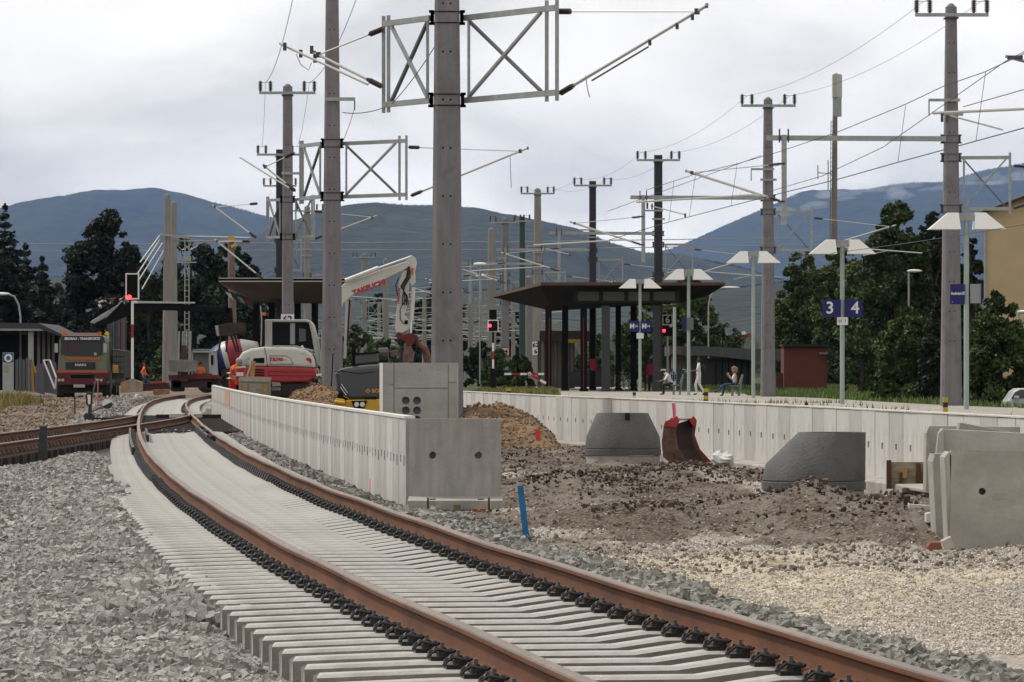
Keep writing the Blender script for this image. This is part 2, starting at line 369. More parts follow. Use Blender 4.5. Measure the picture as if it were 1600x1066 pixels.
# ------------------------------------------------------------------ stones
def rock_protos(n, flat=.75):
    base = np.array([(x, y, z) for z in (-1, 1) for x, y in ((-1,-1),(1,-1),(1,1),(-1,1))], dtype=float)
    fc = np.array([(3,2,1,0),(4,5,6,7),(0,1,5,4),(1,2,6,5),(2,3,7,6),(3,0,4,7)])
    out = []
    for k in range(n):
        b = base*RNG.uniform(.68, 1.08, (8, 3)); b[:, 2] *= flat
        b[4:, :2] *= RNG.uniform(.5, .98, (1, 2)); b[:4, :2] *= RNG.uniform(.6, 1, (1, 2)); b[4:, 2] += RNG.uniform(-.3, .3, 4)
        out.append(b*.5)
    return np.array(out), fc
def scatter(name, X, Y, size, m, label, cat, lift=.25, flat=.75, tilt=1.4, zoff=0., Zs=None):
    pr, fc = rock_protos(24, flat); n = len(X)
    k = RNG.integers(0, 24, n); v = pr[k]*size[:, None, None]
    a = RNG.uniform(0, 6.28, n); bt = RNG.uniform(-tilt, tilt, n); g = RNG.uniform(-tilt, tilt, n)
    ca, sa = np.cos(a), np.sin(a); x, y, z = v[..., 0], v[..., 1], v[..., 2]
    y, z = y*np.cos(bt)[:, None]-z*np.sin(bt)[:, None], y*np.sin(bt)[:, None]+z*np.cos(bt)[:, None]
    x, z = x*np.cos(g)[:, None]-z*np.sin(g)[:, None], x*np.sin(g)[:, None]+z*np.cos(g)[:, None]
    x, y = x*ca[:, None]-y*sa[:, None], x*sa[:, None]+y*ca[:, None]
    Z = (hground(X, Y) if Zs is None else Zs) + size*lift*RNG.uniform(-.3, 1.5, n) + zoff
    v = np.stack([x+X[:, None], y+Y[:, None], z+Z[:, None]], -1).reshape(-1, 3)
    f = (fc[None]+(np.arange(n)*8)[:, None, None]).reshape(-1, 4)
    o = bigmesh(name, v, f, m); o['kind'] = 'stuff'; o['label'] = label; o['category'] = cat; return o
def sample(n, y0, y1, xl, xr, power=1.):
    """points with Y density falling with distance; xl, xr functions of Y"""
    Y = np.exp(RNG.uniform(np.log(y0), np.log(y1), n)) if power == 0 else (y0**(1-power) + RNG.random(n)*(y1**(1-power)-y0**(1-power)))**(1/(1-power)) if power != 1 else np.exp(RNG.uniform(np.log(y0), np.log(y1), n))
    a = xl(Y); b = xr(Y); return a + RNG.random(n)*(b-a), Y
M_ball = mat('ballast_stone', (.325,.315,.29), .9, var=.26, vscale=1.2, island=.34, bump=.5, bscale=60, detail=2)
def left_lim(Y): return np.maximum(-.1185*Y*1.12-.3, np.where(Y > 58, -8.15, -99))
def sl_left(Y): return track_x(Y) - np.interp(Y, [35, 80], [1.42, 1.25])
X, Y = sample(52000, 19, 82, left_lim, sl_left, 1.6)
s_ = RNG.uniform(.5, 1, len(X))*RNG.uniform(.05, .08, len(X))*np.interp(Y, [19, 40, 80], [1., 1.1, 1.35])
scatter('ballast_left', X, Y, s_, M_ball, 'bed of grey crushed stone ballast filling the lower left foreground', 'ballast', zoff=.015)
X, Y = sample(15000, 20, 135, lambda Y: track_x(Y)+1.26, lambda Y: np.where(Y > 49, np.minimum(lwall_x(Y)-.06, track_x(Y)+2.2), track_x(Y)+2.12+.35*fbm(Y*.8, Y*0, 3)), 1.3)
M_ball2 = mat('ballast_stone_right', (.25,.245,.222), .9, var=.2, vscale=1.2, island=.42, bump=.5, bscale=60, detail=2)
s_ = RNG.uniform(.04, .085, len(X))*np.interp(Y, [19, 40, 80], [1., 1.1, 1.6])
scatter('ballast_right', X, Y, s_, M_ball2, 'strip of darker grey ballast stones between the right rail and the wall', 'ballast', zoff=.02)
X, Y = sample(5000, 74, 215, lambda Y: np.where(Y < 106, np.where(RNG.random(len(Y)) < .5, track_x(Y)-.75, -12.6), track_x(Y)-2.8), lambda Y: np.where(Y < 106, -8.9+RNG.random(len(Y))*0, track_x(Y)-1.25), 1.)
k_ = (X < branch_x(Y)-1.3) | (Y > 100); X, Y = X[k_], Y[k_]
scatter('ballast_far', X, Y, RNG.uniform(.06, .13, len(X)), M_ball, 'pale ballast stones beside the switch lever and branch track', 'ballast', zoff=.02)
X, Y = sample(5200, 31, 60, lambda Y: track_x(Y)-1.95, lambda Y: track_x(Y)-np.interp(Y, [27, 31, 36, 44, 54, 60], [1.95, 1.85, 1.75, 1.55, 1.30, 1.45])+.12*fbm(Y*.9, Y*0+3, 3), 1.3)
dd = X-track_x(Y); zz = np.interp(dd, [-1.95, -1.5, -1.2, -.95], [-.31, -.25, -.225, -.21]) + .0
scatter('ballast_heap', X, Y, RNG.uniform(.04, .09, len(X))*np.interp(Y, [27, 60], [1., 1.3]), M_ball, 'pile of grey ballast stones spilling over the sleeper ends at left', 'ballast', Zs=zz, zoff=.0)
X, Y = sample(5200, 27, 60, lambda Y: track_x(Y)-2.3, lambda Y: track_x(Y)-1.3, 1.3); dd = X-track_x(Y)
scatter('ballast_heap_base', X, Y, RNG.uniform(.05, .10, len(X)), M_ball, 'lower ballast stones around the sleeper ends at left', 'ballast', Zs=np.interp(dd, [-2.3, -1.5], [-.33, -.28]))
X = RNG.uniform(-9.6, -7.2, 900); Y = RNG.uniform(102.5, 110, 900); scatter('ballast_crossing', X, Y, RNG.uniform(.05, .10, 900), M_ball, 'small ballast heap inside the track crossing', 'ballast', Zs=np.full(900, -.27))
# gravel chips, soil clods and rubble on the site floor
def site_l(Y): return track_x(Y)+2.0
def site_r(Y): return np.minimum(rwall_x(Y)-.5, .125*Y)
M_chip = mat('gravel_chip', (.60,.54,.475), .9, island=.45)
X, Y = sample(48000, 24, 56, site_l, site_r, 2.); k_ = RNG.random(len(X)) > soil_mask(X, Y)*.97; X, Y = X[k_], Y[k_]
scatter('gravel_chips', X, Y, RNG.uniform(.008, .021, len(X))*np.interp(Y, [24, 50], [.9, 1.4]), M_chip, 'fine pinkish gravel chips strewn over the site floor at right', 'gravel', zoff=.002)
M_clod = mat('soil_clod', (.065,.045,.033), .95, island=.8, var=.4, vscale=3)
X, Y = sample(60000, 36, 80, site_l, site_r, 1.)
w = hground(X, Y) + .10 + .18*fbm(X*1.3+4, Y*.8, 3); k_ = (RNG.random(len(X)) < np.clip(.10+(w+.07)*3.4, 0, 1)) & ((Y > 41) | (fbm(X, Y, 2) > .35)); X, Y = X[k_], Y[k_]
scatter('soil_clods', X, Y, RNG.uniform(.012, .05, len(X))*np.where(RNG.random(len(X)) < .04, 1.7, 1), M_clod, 'dark brown soil clods lying in low heaps across the site floor', 'soil')
M_rub = mat('rubble', (.24,.20,.165), .9, island=.5)
X, Y = sample(9000, 34, 80, site_l, site_r, 1.)
scatter('rubble', X, Y, RNG.uniform(.012, .05, len(X)), M_rub, 'broken pale rubble pieces mixed into the dark soil', 'rubble')
M_loam = mat('loam_clod', (.27,.185,.115), .95, island=.45)
X = RNG.normal(-.15, .75, 4500); Y = RNG.uniform(78, 97, 4500)
scatter('loam_clods', X, Y, RNG.uniform(.015, .075, 4500), M_loam, 'yellowish brown loam lumps on the bank behind the concrete cones', 'soil')
X = RNG.normal(-4.9, 1.0, 11000); Y = RNG.uniform(99, 122, 11000); k_ = X > lwall_x(Y)+.5
M_loam2 = mat('spoil_clod', (.20,.115,.07), .95, island=.55)
scatter('spoil_clods', X[k_], Y[k_], RNG.uniform(.015, .06, k_.sum()), M_loam2, 'reddish brown spoil lumps heaped behind the curved wall', 'soil')
X, Y = sample(9000, 80, 215, lambda Y: -.125*Y, lambda Y: np.where(Y < 130, -12.3, track_x(Y)-3), 1.)
M_yr = mat('yard_stone', (.25,.19,.145), .9, island=.55)
scatter('yard_rubble', X, Y, RNG.uniform(.02, .09, len(X))*np.interp(Y, [80, 200], [.8, 1.4]), M_yr, 'brown rubble scattered over the yard in front of the truck', 'rubble')
# grass tufts
def blades(name, X, Y, Z, h, w, m, label, cat='grass'):
    n = len(X); a = RNG.uniform(0, 6.28, n); l = RNG.uniform(-.35, .35, (n, 2))*h[:, None]
    p0 = np.stack([X-np.cos(a)*w, Y-np.sin(a)*w, Z], -1); p1 = np.stack([X+np.cos(a)*w, Y+np.sin(a)*w, Z], -1); p2 = np.stack([X+l[:, 0], Y+l[:, 1], Z+h], -1)
    v = np.stack([p0, p1, p2], 1).reshape(-1, 3); f = np.arange(3*n).reshape(-1, 3)
    o = bigmesh(name, v, f, m); o['kind'] = 'stuff'; o['label'] = label; o['category'] = cat; return o
M_gr = mat('grass', (.13,.18,.05), .9, island=.5, var=.3, vscale=.5)
M_dry = mat('dry_grass', (.42,.31,.11), .9, island=.4, var=.4, vscale=.7, col2=(.20,.20,.06))
X = RNG.uniform(8, 26, 30000); Y = RNG.uniform(125, 300, 30000)
lam = np.interp(Y, [110, 124, 143, 176, 194, 222, 265, 340], [14.3, 13, 11, 9.8, 7.9, 6.6, 4.9, 1.5]); k_ = (X > lam+3.0) & ~((X > 16) & (Y < 162))
blades('lawn_grass', X[k_], Y[k_], hground(X[k_], Y[k_]), RNG.uniform(.08, .3, k_.sum()), .05, M_gr, 'green grass strip beyond the platform in front of the bushes')
X = RNG.uniform(-3.4, 2.2, 14000); Y = RNG.uniform(195, 235, 14000)
blades('verge_grass', X, Y, hground(X, Y), RNG.uniform(.06, .42, len(X)), .05, mat('verge', (.15,.17,.05), .9, island=.5, var=.4, vscale=1, col2=(.26,.23,.08)), 'rough green and yellow weeds left of the dark shelter')
X = RNG.uniform(-21.5, -18.2, 9000); Y = RNG.uniform(150, 172, 9000); k_ = RNG.random(9000) < sstep(-18.0, -19.6, X) if False else RNG.random(9000) < np.clip((-18.4-X)/2, 0, 1)
blades('dry_grass', X[k_], Y[k_], hground(X[k_], Y[k_]), RNG.uniform(.1, .65, k_.sum()), .05, M_dry, 'dry yellow grass tufts at the left edge of the yard')
# platform surface behind the right-hand wall
def platform():
    mb = MB(); ys = list(range(44, 340, 6)); 
    for i in range(len(ys)-1):
        a, b = ys[i], ys[i+1]
        def ed(y):
            y2 = min(y, 130); l = float(rwall_x(y2))+.17 if y < 112 else max(float(rwall_x(112))+.17, -99)
            if y >= 196: l = float(np.interp(y, [196, 200, 340], [-1.0, 1.5 if False else -1.0, -1.0]))
            r = float(np.interp(y, [44, 110, 124, 143, 176, 194, 222, 265, 340], [23, 16.8, 15.6, 13.7, 12.4, 10.6, 11.8, 8.5, 6])); return l, r
        (l0, r0), (l1, r1) = ed(a), ed(b); z = .15
        mb.add([(l0,a,z),(r0,a,z),(r1,b,z),(l1,b,z),(l0,a,z-.5),(r0,a,z-.5),(r1,b,z-.5),(l1,b,z-.5)], [(0,1,2,3),(0,4,5,1),(1,5,6,2),(3,7,4,0)])
    single('platform', mb, mat('platform_paving', (.36,.33,.29), .9, var=.18, vscale=.5, dirt=((.16,.14,.12), .8, .5, .75)), kind='structure')
platform()
# ------------------------------------------------------------------ railway track
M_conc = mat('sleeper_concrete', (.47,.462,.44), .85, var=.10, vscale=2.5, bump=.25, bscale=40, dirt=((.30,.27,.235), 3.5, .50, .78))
M_rust = mat('rail_rust', (.135,.046,.015), .75, var=.35, vscale=1.5, bump=.2, bscale=50, dirt=((.085,.036,.018), 3, .5, .75))
M_head = mat('rail_head', (.215,.165,.13), .45, metal=.3, var=.2, vscale=3, streak=(1, .15, 1), dirt=((.16,.09,.06), 9, .5, .7))
M_cshade = mat('sleeper_side_shade', (.31,.29,.26), .9, var=.2, vscale=4, bump=.4, bscale=30)  # darker side faces: shade of the gaps between sleepers put into the colour
M_blk = mat('fastening_black', (.012,.012,.013), .5, spec=.5)
M_bolt = mat('bolt_steel', (.16,.16,.17), .5, metal=.6)
RP = [(-.075,-.172),(.075,-.172),(.075,-.160),(.018,-.142),(.009,-.125),(.009,-.052),(.022,-.042),(.0355,-.034),(.036,-.012),(.030,-.003),(.016,0),(-.016,0),(-.030,-.003),(-.036,-.012),(-.0355,-.034),(-.022,-.042),(-.009,-.052),(-.009,-.125),(-.018,-.142),(-.075,-.160)]
HEADF = {8,9,10,11,12}
def rail(name, pts, parent, zo=0., label=None):
    mb = MB(); n = len(RP)
    for i, p in enumerate(pts):
        a = pts[max(i-1, 0)]; b = pts[min(i+1, len(pts)-1)]; d = (b-a); d.z = 0; d.normalize(); s = Vector((d.y, -d.x, 0))
        for (x, z) in RP: mb.v.append(tuple(p + s*x + Vector((0, 0, z+zo))))
    for i in range(len(pts)-1):
        for j in range(n):
            mb.cur = 1 if j in HEADF else 0
            mb.face(i*n+j, i*n+(j+1) % n, (i+1)*n+(j+1) % n, (i+1)*n+j)
    mb.cur = 0; mb.face(*range(n)); 
    return part(name, mb, [M_rust, M_head], parent, smooth=True, label=label)
trk = thing('railway_track', 'new curving track with two rusty rails on pale concrete sleepers', 'railway track', (0, 20, -.4))
def wob(y): return .010*math.sin(y*.35)*min(1, y/60) + .008*math.sin(y*.9+1)
for sgn in (-1, 1):
    rail('rail', [track_pt(y, sgn*.755, wob(y)*.6)[0] for y in np.concatenate([np.arange(13, 60, 1.0), np.arange(60, 228, 1.5)])], trk)
def sleeper_mesh(name, l, r):
    mb = MB(); st = [(-l, -.192, .13, .26), (-.98, -.174, .14, .27), (-.58, -.176, .135, .26), (-.30, -.215, .12, .23), (.30, -.215, .12, .23), (.58, -.176, .135, .26), (.98, -.174, .14, .27), (r, -.192, .145, .29)]
    for i, (x, zt, wt, wb) in enumerate(st):
        wb = wt+.05; wt *= 1.15
        e = .03 if i in (0, 7) else 0
        sg = 1 if i == 0 else -1
        for (yy, zz) in ((-wb/2, -.41), (-wt/2-.016, zt-.016), (-wt/2+.008, zt), (wt/2-.008, zt), (wt/2+.016, zt-.016), (wb/2, -.41)):
            mb.v.append((x + (sg*e if zz > -.2-.03 and i in (0, 7) and zz >= zt-.001 else 0), yy, zz))
    for i in range(7):
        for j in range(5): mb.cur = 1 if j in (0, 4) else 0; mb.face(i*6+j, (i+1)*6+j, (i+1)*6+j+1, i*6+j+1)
        mb.cur = 0
        mb.face(i*6+5, (i+1)*6+5, (i+1)*6, i*6)
    mb.face(*range(6)); mb.face(*[42+k for k in range(6)][::-1])
    return mb.mesh(name, [M_conc, M_cshade])
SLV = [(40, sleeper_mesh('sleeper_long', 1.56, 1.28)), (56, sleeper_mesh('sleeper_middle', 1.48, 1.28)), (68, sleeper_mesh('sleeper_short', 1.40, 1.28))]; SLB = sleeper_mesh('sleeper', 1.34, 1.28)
def fast_mesh():
    mb = MB()                                       # local: x towards the outside of the rail, z up from rail-seat level
    mb.box((.135, 0, .012), (.11, .15, .024)); mb.box((.095, 0, .030), (.05, .13, .03))
    for s in (-1, 1):
        mb.tube([(.10, s*.012, .05), (.06, s*.022, .058), (.045, s*.05, .052), (.065, s*.072, .046), (.11, s*.074, .056), (.15, s*.055, .064), (.165, s*.03, .048)], .0085, 6)
        mb.tube([(.15, s*.055, .064), (.185, s*.05, .04), (.195, s*.02, .02)], .008, 6)
    mb.tube([(.115, 0, .02), (.115, 0, .066)], [.030, .026], 10)
    mb.cur = 1; mb.tube([(.115, 0, .066), (.115, 0, .072)], .022, 8); mb.box((.115, 0, .084), (.022, .022, .026))
    mb.v = [(.075+(x-.075)*.86, y*.82, z*.95) for x, y, z in mb.v]
    return mb.mesh('rail_fastening', [M_blk, M_bolt], smooth=True)
FM = fast_mesh()
y = 16.2; nsl = 0; stf = MB(); stb = MB()
GAP = (103.5, 141)
def mb_inst(dst, me_v, me_f, M):
    o = len(dst.v); dst.v += [tuple(M @ Vector(p)) for p in me_v]; dst.f += [tuple(i+o for i in f) for f in me_f]; dst.mi += [0]*len(me_f)
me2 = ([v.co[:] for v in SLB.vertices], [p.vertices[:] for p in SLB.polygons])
lowclip = ([(.06,-.08,-.0),(.19,-.08,0),(.19,.08,0),(.06,.08,0),(.08,-.06,.075),(.15,-.05,.085),(.15,.05,.085),(.08,.06,.075)], [(3,2,1,0),(4,5,6,7),(0,1,5,4),(1,2,6,5),(2,3,7,6),(3,0,4,7)])
while y < 226:
    p, ang = track_pt(y)
    jit = random.uniform(-.008, .008)
    if not (GAP[0] < y < GAP[1]):
        if nsl < 298:
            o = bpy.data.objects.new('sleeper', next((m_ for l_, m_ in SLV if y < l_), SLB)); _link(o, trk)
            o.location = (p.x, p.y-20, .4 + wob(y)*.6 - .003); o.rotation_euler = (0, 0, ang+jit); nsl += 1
            if y < 56:
                for sx in (-1, 1):
                    for side in (-1, 1):
                        if y > 38 and side*sx < 0 and sx == -1 and False: continue
                        f = bpy.data.objects.new('rail_fastening', FM); _link(f, o)
                        f.location = (sx*.755, 0, -.176); f.rotation_euler = (0, 0, 0 if side > 0 else math.pi)
                        if (y >= 26 and side > 0 and sx > 0) or (y >= 36 and side > 0): bpy.data.objects.remove(f)
            else:
                M0 = Matrix.Translation((p.x, p.y, wob(y)*.6)) @ Matrix.Rotation(ang, 4, 'Z')
                for sx in (-1, 1): mb_inst(stf, *lowclip, M0 @ Matrix.Translation((sx*.755, 0, -.176)) @ Matrix.Rotation(math.pi, 4, 'Z'))
        else:
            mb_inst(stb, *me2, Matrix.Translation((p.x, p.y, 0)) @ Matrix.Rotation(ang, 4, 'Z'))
    y += .6
part('distant_fastenings', stf, M_blk, trk, kind='stuff')
if stb.f: part('distant_sleepers', stb, [M_conc, M_cshade], trk, kind='stuff')
# guard rails / switch rails near the crossing
for sgn, y0, y1, o_ in ((-1, 74, 100, -.19), (-1, 88, 100, .17), (1, 88, 104, -.12)):
    mb = MB(); q_ = [track_pt(y, sgn*.755+o_, -.11)[0] for y in np.arange(y0, y1, 1.5)]
    for a, b in zip(q_[:-1], q_[1:]): mb.beam(a, b, .045, .13)
    part('guard_rail', mb, M_blk, trk)
mb = MB()
for i in range(3):
    p, a = track_pt(86.0+7*i, .755); mb.box(p+Vector((-.05, 0, -.085)), (.16, .28, .12), (0, 0, a))
part('rail_joint_block', mb, M_blk, trk)
# branch track on dark timber
br = thing('railway_track', 'old branch track with dark rusty rails on dark timber sleepers at left', 'railway track', (-9.7, 70, -.4))
ysb = np.arange(60, 131, 1.5)
rail('rail', [Vector((float(branch_x(y))-.755, y, -.006)) for y in ysb], br); rail('rail', [Vector((float(branch_x(y))+.755, y, -.005)) for y in ysb], br)
M_tim = mat('old_timber', (.035,.026,.022), .9, var=.4, vscale=4, bump=.3, bscale=25)
mt = MB().box((0, 0, -.27), (2.55, .26, .16)).mesh('timber_sleeper', M_tim)
mtl = MB().box((0, 0, -.27), (3.9, .26, .16)).mesh('long_timber_sleeper', M_tim)
y = 60.; stf = MB()
while y < 103:
    o = bpy.data.objects.new('timber_sleeper', mt); _link(o, br); o.location = (float(branch_x(y))+9.7 + random.uniform(-.05, .05), y-70, .4)
    for sx in (-1, 1):
        for sd_ in (-1, 1): mb_inst(stf, *lowclip, Matrix.Translation((float(branch_x(y))+sx*.755, y, -.180)) @ Matrix.Rotation(0 if sd_ > 0 else math.pi, 4, 'Z'))
    y += .62
y = 104.
while y < 141:
    o = bpy.data.objects.new('timber_sleeper', mtl); _link(o, br); o.location = (float(track_x(y))+9.7, y-70, .4-.005); y += .66
part('rail_clips', stf, mat('rusty_clip', (.10,.055,.038), .8, island=.4), br, kind='stuff')
mb = MB(); mb.box((-10.15, 131, -.10), (.45, .5, .14)); mb.box((-9.5, 131, -.10), (.18, .5, .14))
part('switch_cover', mb, mat('cover_white', (.6,.58,.52), .7), br, bevel=.02, label='pale switch cover boxes lying between the rails')
mb = MB(); mb.box((-9.9, 132.5, -.14), (2.0, .4, .12)); part('switch_rod_cover', mb, M_tim, br)
# ------------------------------------------------------------------ platform edge walls made of L-shaped elements
M_wall = mat('wall_concrete', (.50,.49,.46), .88, var=.13, vscale=2.2, streak=(6, 6, .6), bump=.3, bscale=26, dirt=((.33,.315,.285), 1.1, .50, .78))
M_wall2 = mat('wall_concrete_pale', (.60,.59,.56), .88, var=.12, vscale=2.2, streak=(6, 6, .6), bump=.3, bscale=26, dirt=((.38,.36,.31), 1.3, .52, .8))
M_dark = mat('slot_dark', (.02,.019,.018), .95)
def panel_mesh(name, L, H, T, holes, m, side=-1):
    """local: x along the wall, front face at y=0 looking to -y, top z=0; holes = (x0,x1,z0,z1) recessed"""
    xs = sorted({0, L} | {h[0] for h in holes} | {h[1] for h in holes}); zs = sorted({-H, 0} | {h[2] for h in holes} | {h[3] for h in holes})
    mb = MB(); nz = len(zs)
    for x in xs:
        for z in zs: mb.v.append((x, 0, z))
    for i in range(len(xs)-1):
        for j in range(nz-1):
            q = (i*nz+j, (i+1)*nz+j, (i+1)*nz+j+1, i*nz+j+1)
            if any(xs[i] >= h[0]-1e-6 and xs[i+1] <= h[1]+1e-6 and zs[j] >= h[2]-1e-6 and zs[j+1] <= h[3]+1e-6 for h in holes):
                a = [mb.v[k] for k in q]; o = len(mb.v); mb.v += [(p[0], .035, p[2]) for p in a]
                mb.cur = 0
                for k in range(4): mb.face(q[k], q[(k+1) % 4], o+(k+1) % 4, o+k)
                mb.cur = 1; mb.face(o, o+1, o+2, o+3); mb.cur = 0
            else: mb.face(*q)
    o = len(mb.v); mb.v += [(0,0,0),(L,0,0),(L,T,0),(0,T,0),(0,0,-H),(L,0,-H),(L,T,-H),(0,T,-H)]
    for f in ((0,1,2,3),(3,2,6,7),(1,5,6,2),(0,3,7,4),(4,7,6,5)): mb.face(*[o+k for k in f])
    return mb.mesh(name, [m, M_dark], fix=False)
def wall_run(thg, fx, y0, y1, ztop, H, T, variants, step=1.0, zf=None, kindname='wall_panel', lim=300):
    y = y0; k = 0; base = Vector(ROOTLOC[thg])
    while y < y1 and k < lim:
        x = float(fx(y)); dx = float(fx(y+.1)-fx(y))/.1; ln = math.hypot(1, dx); yn = y + step/ln
        # direction along the wall going away from the viewer; front face must look to the left (-X)
        o = bpy.data.objects.new(kindname, variants[k % len(variants)]); _link(o, thg)
        xn = float(fx(yn)); a = math.atan2(y-yn, x-xn)          # +x local points towards the viewer so that -y local looks left
        o.location = Vector((xn + random.uniform(-.004, .004), yn, ztop(y) + random.uniform(-.006, .006))) - base
        o.rotation_euler = (0, 0, a); y = yn; k += 1
    return k
def slots(L, z, n, w, h):
    out = []
    for i in range(n):
        c = L*(i+.5)/n; zz = z - (.0 if i % 2 else .0); out.append((c-w/2, c+w/2, zz-h/2 - (.035 if i % 2 else 0), zz+h/2))
    return out
lw = thing('platform_edge_wall', 'long curved grey concrete wall of upright slabs beside the right rail', 'concrete wall', (float(lwall_x(49)), 49, -.4))
vs = [panel_mesh('wall_panel_slab', .992, 1.08, .12, slots(1, -.46, 2, .13, .085), M_wall), panel_mesh('wall_panel_slab_b', .990, 1.08, .12, slots(1, -.47, 2, .14, .09), M_wall), panel_mesh('wall_panel_slab_c', .985, 1.08, .12, slots(1, -.455, 2, .11, .075), M_wall2)]
wall_run(lw, lwall_x, 49.05, 154, lambda y: .72, 1.08, .12, vs)
# coping lip
mb = MB(); q = [Vector((float(lwall_x(y)), y, .745)) for y in np.arange(49.1, 154.5, 2)]
o0 = len(mb.v)
for p in q: mb.v += [(p.x-.012, p.y, .722), (p.x-.012, p.y, .752), (p.x+.11, p.y, .752), (p.x+.11, p.y, .722)]
for i in range(len(q)-1):
    for j in range(4): mb.face(i*4+j, (i+1)*4+j, (i+1)*4+(j+1) % 4, i*4+(j+1) % 4)
mb.face(0,1,2,3); part('mortar_lip', mb, mat('mortar_white', (.68,.66,.61), .9, var=.1, vscale=4), lw)
# painted marks and stray chip on the wall
def wallmark(y, z0, z1, wd, m, nm):
    a = Vector((float(lwall_x(y)), y, 0)); b = Vector((float(lwall_x(y+wd)), y+wd, 0)); n = Vector((-(b.y-a.y), b.x-a.x, 0)).normalized()*.006
    mb = MB(); p = [a+n, b+n]; mb.add([(p[0].x,p[0].y,z0),(p[1].x,p[1].y,z0),(p[1].x,p[1].y,z1),(p[0].x,p[0].y,z1),(a.x,a.y,z0),(b.x,b.y,z0),(b.x,b.y,z1),(a.x,a.y,z1)], [(0,1,2,3),(0,4,5,1),(3,2,6,7),(0,3,7,4),(1,5,6,2)])
    part(nm, mb, m, lw)
M_orp = mat('orange_spray', (.62,.27,.15), .9, dirt=((.47,.44,.40), 3, .42, .62), var=.1)
M_pink = mat('pink_spray', (.85,.12,.25), .8)
wallmark(119, .30, .70, 7, M_orp, 'spray_mark'); wallmark(103, -.17, .12, .25, M_pink, 'spray_mark'); wallmark(54.7, -.27, -.10, .12, M_pink, 'spray_mark')
# end element at the near end: L block facing the camera
eb = thing('end_wall_element', 'big grey L-shaped concrete end block closing the curved wall, two round holes', 'concrete block', (-.6, 49, -.31))
M_blkc = mat('end_concrete', (.37,.36,.33), .85, var=.14, vscale=2.0, streak=(5, 5, .8), bump=.35, bscale=22, dirt=((.25,.24,.22), 1.4, .5, .8))
def holed_plate(mb, x0, x1, z0, z1, yf, yb, holes, nseg=20):
    """plate in the XZ plane with round through holes"""
    import bmesh
    xs = [x0] + [ (holes[i][0]+holes[i+1][0])/2 for i in range(len(holes)-1)] + [x1]
    for i, (hx, hz, r) in enumerate(holes):
        a, b = xs[i], xs[i+1]; ring = []; outer = []
        for k in range(nseg):
            t = 2*math.pi*k/nseg + math.pi/4; c, s = math.cos(t), math.sin(t); ring.append((hx+r*c, hz+r*s))
            tx = (b-hx)/c if c > 1e-9 else ((a-hx)/c if c < -1e-9 else 1e9); tz = (z1-hz)/s if s > 1e-9 else ((z0-hz)/s if s < -1e-9 else 1e9)
            tt = min(tx, tz); outer.append((hx+c*tt, hz+s*tt))
        # add true corners
        o = len(mb.v); cor = [(b, z1), (a, z1), (a, z0), (b, z0)]
        for yy in (yf, yb):
            mb.v += [(p[0], yy, p[1]) for p in ring] + [(p[0], yy, p[1]) for p in outer] + [(p[0], yy, p[1]) for p in cor]
        n = nseg; st = 2*n+4
        def quad_of(p): return 0
        for k in range(n):
            k2 = (k+1) % n
            for base in (0, st):
                pa, pb = outer[k], outer[k2]
                ca = None
                for ci, cc in enumerate(cor):
                    e1 = abs(pa[0]-cc[0]) < 1e-6 or abs(pa[1]-cc[1]) < 1e-6; e2 = abs(pb[0]-cc[0]) < 1e-6 or abs(pb[1]-cc[1]) < 1e-6
                    same = (abs(pa[0]-pb[0]) < 1e-6 and (abs(pa[0]-a) < 1e-6 or abs(pa[0]-b) < 1e-6)) or (abs(pa[1]-pb[1]) < 1e-6 and (abs(pa[1]-z0) < 1e-6 or abs(pa[1]-z1) < 1e-6))
                    if e1 and e2 and not same: ca = ci
                if ca is None: mb.face(o+base+k, o+base+n+k, o+base+n+k2, o+base+k2)
                else: mb.face(o+base+k, o+base+n+k, o+base+2*n+ca, o+base+n+k2, o+base+k2)
            mb.face(o+k, o+k2, o+st+k2, o+st+k)
    o = len(mb.v); mb.v += [(x0,yf,z0),(x1,yf,z0),(x1,yf,z1),(x0,yf,z1),(x0,yb,z0),(x1,yb,z0),(x1,yb,z1),(x0,yb,z1)]
    for f in ((3,2,6,7),(0,4,5,1),(0,3,7,4),(1,5,6,2)): mb.face(*[o+k for k in f])
    return mb
s49 = F/49.
xl, xr = (638.5-800)/s49, (783-800)/s49
mb = MB(); holed_plate(mb, xl, xr, -.16, .722, 49.0, 49.13, [(xl+.27, .31, .042), (xl+.79, .31, .042)])
part('upright_slab', mb, M_blkc, eb, bevel=0)
mb = MB(); mb.prism([(xl-.0, 49, -.155), (xl, 48.82, -.175), (xl, 48.35, -.185), (xl, 48.35, -.295), (xl, 49.13, -.295), (xl, 49.13, -.155)], (xr-xl+.02, 0, 0))
part('base_slab', mb, M_blkc, eb, bevel=.008)
for hx in (.27, .79):
    mb = MB(); mb.tube([(xl+hx+.01, 49.16, .30), (xl+hx+.01, 49.25, .30)], .05, 14); part('hole_backing', mb, mat('hole_grey', (.30,.30,.28), .9), eb)
mb = MB()
for hx in (.28, .82): mb.box((xl+hx, 48.5, -.174), (.07, .05, .012))
part('lifting_recess', mb, mat('recess_brown', (.16,.12,.08), .9), eb)
mb = MB(); mb.box((xl+.42, 48.4, -.345), (.95, .3, .09)); part('shadow_bed', mb, mat('shadow_bed_dark', (.06,.05,.045), .95), eb)  # dark box under the base slab, standing in for the shadow there
bt = thing('support_timber', 'brown brick and pegs propping the end block beside the ballast', 'timber', (xl+.8, 48.2, -.35))
mb = MB(); mb.box((xl+.83, 48.25, -.32), (.22, .12, .10)); part('brick', mb, mat('brick_brown', (.27,.12,.06), .9, var=.2), bt, bevel=.005)
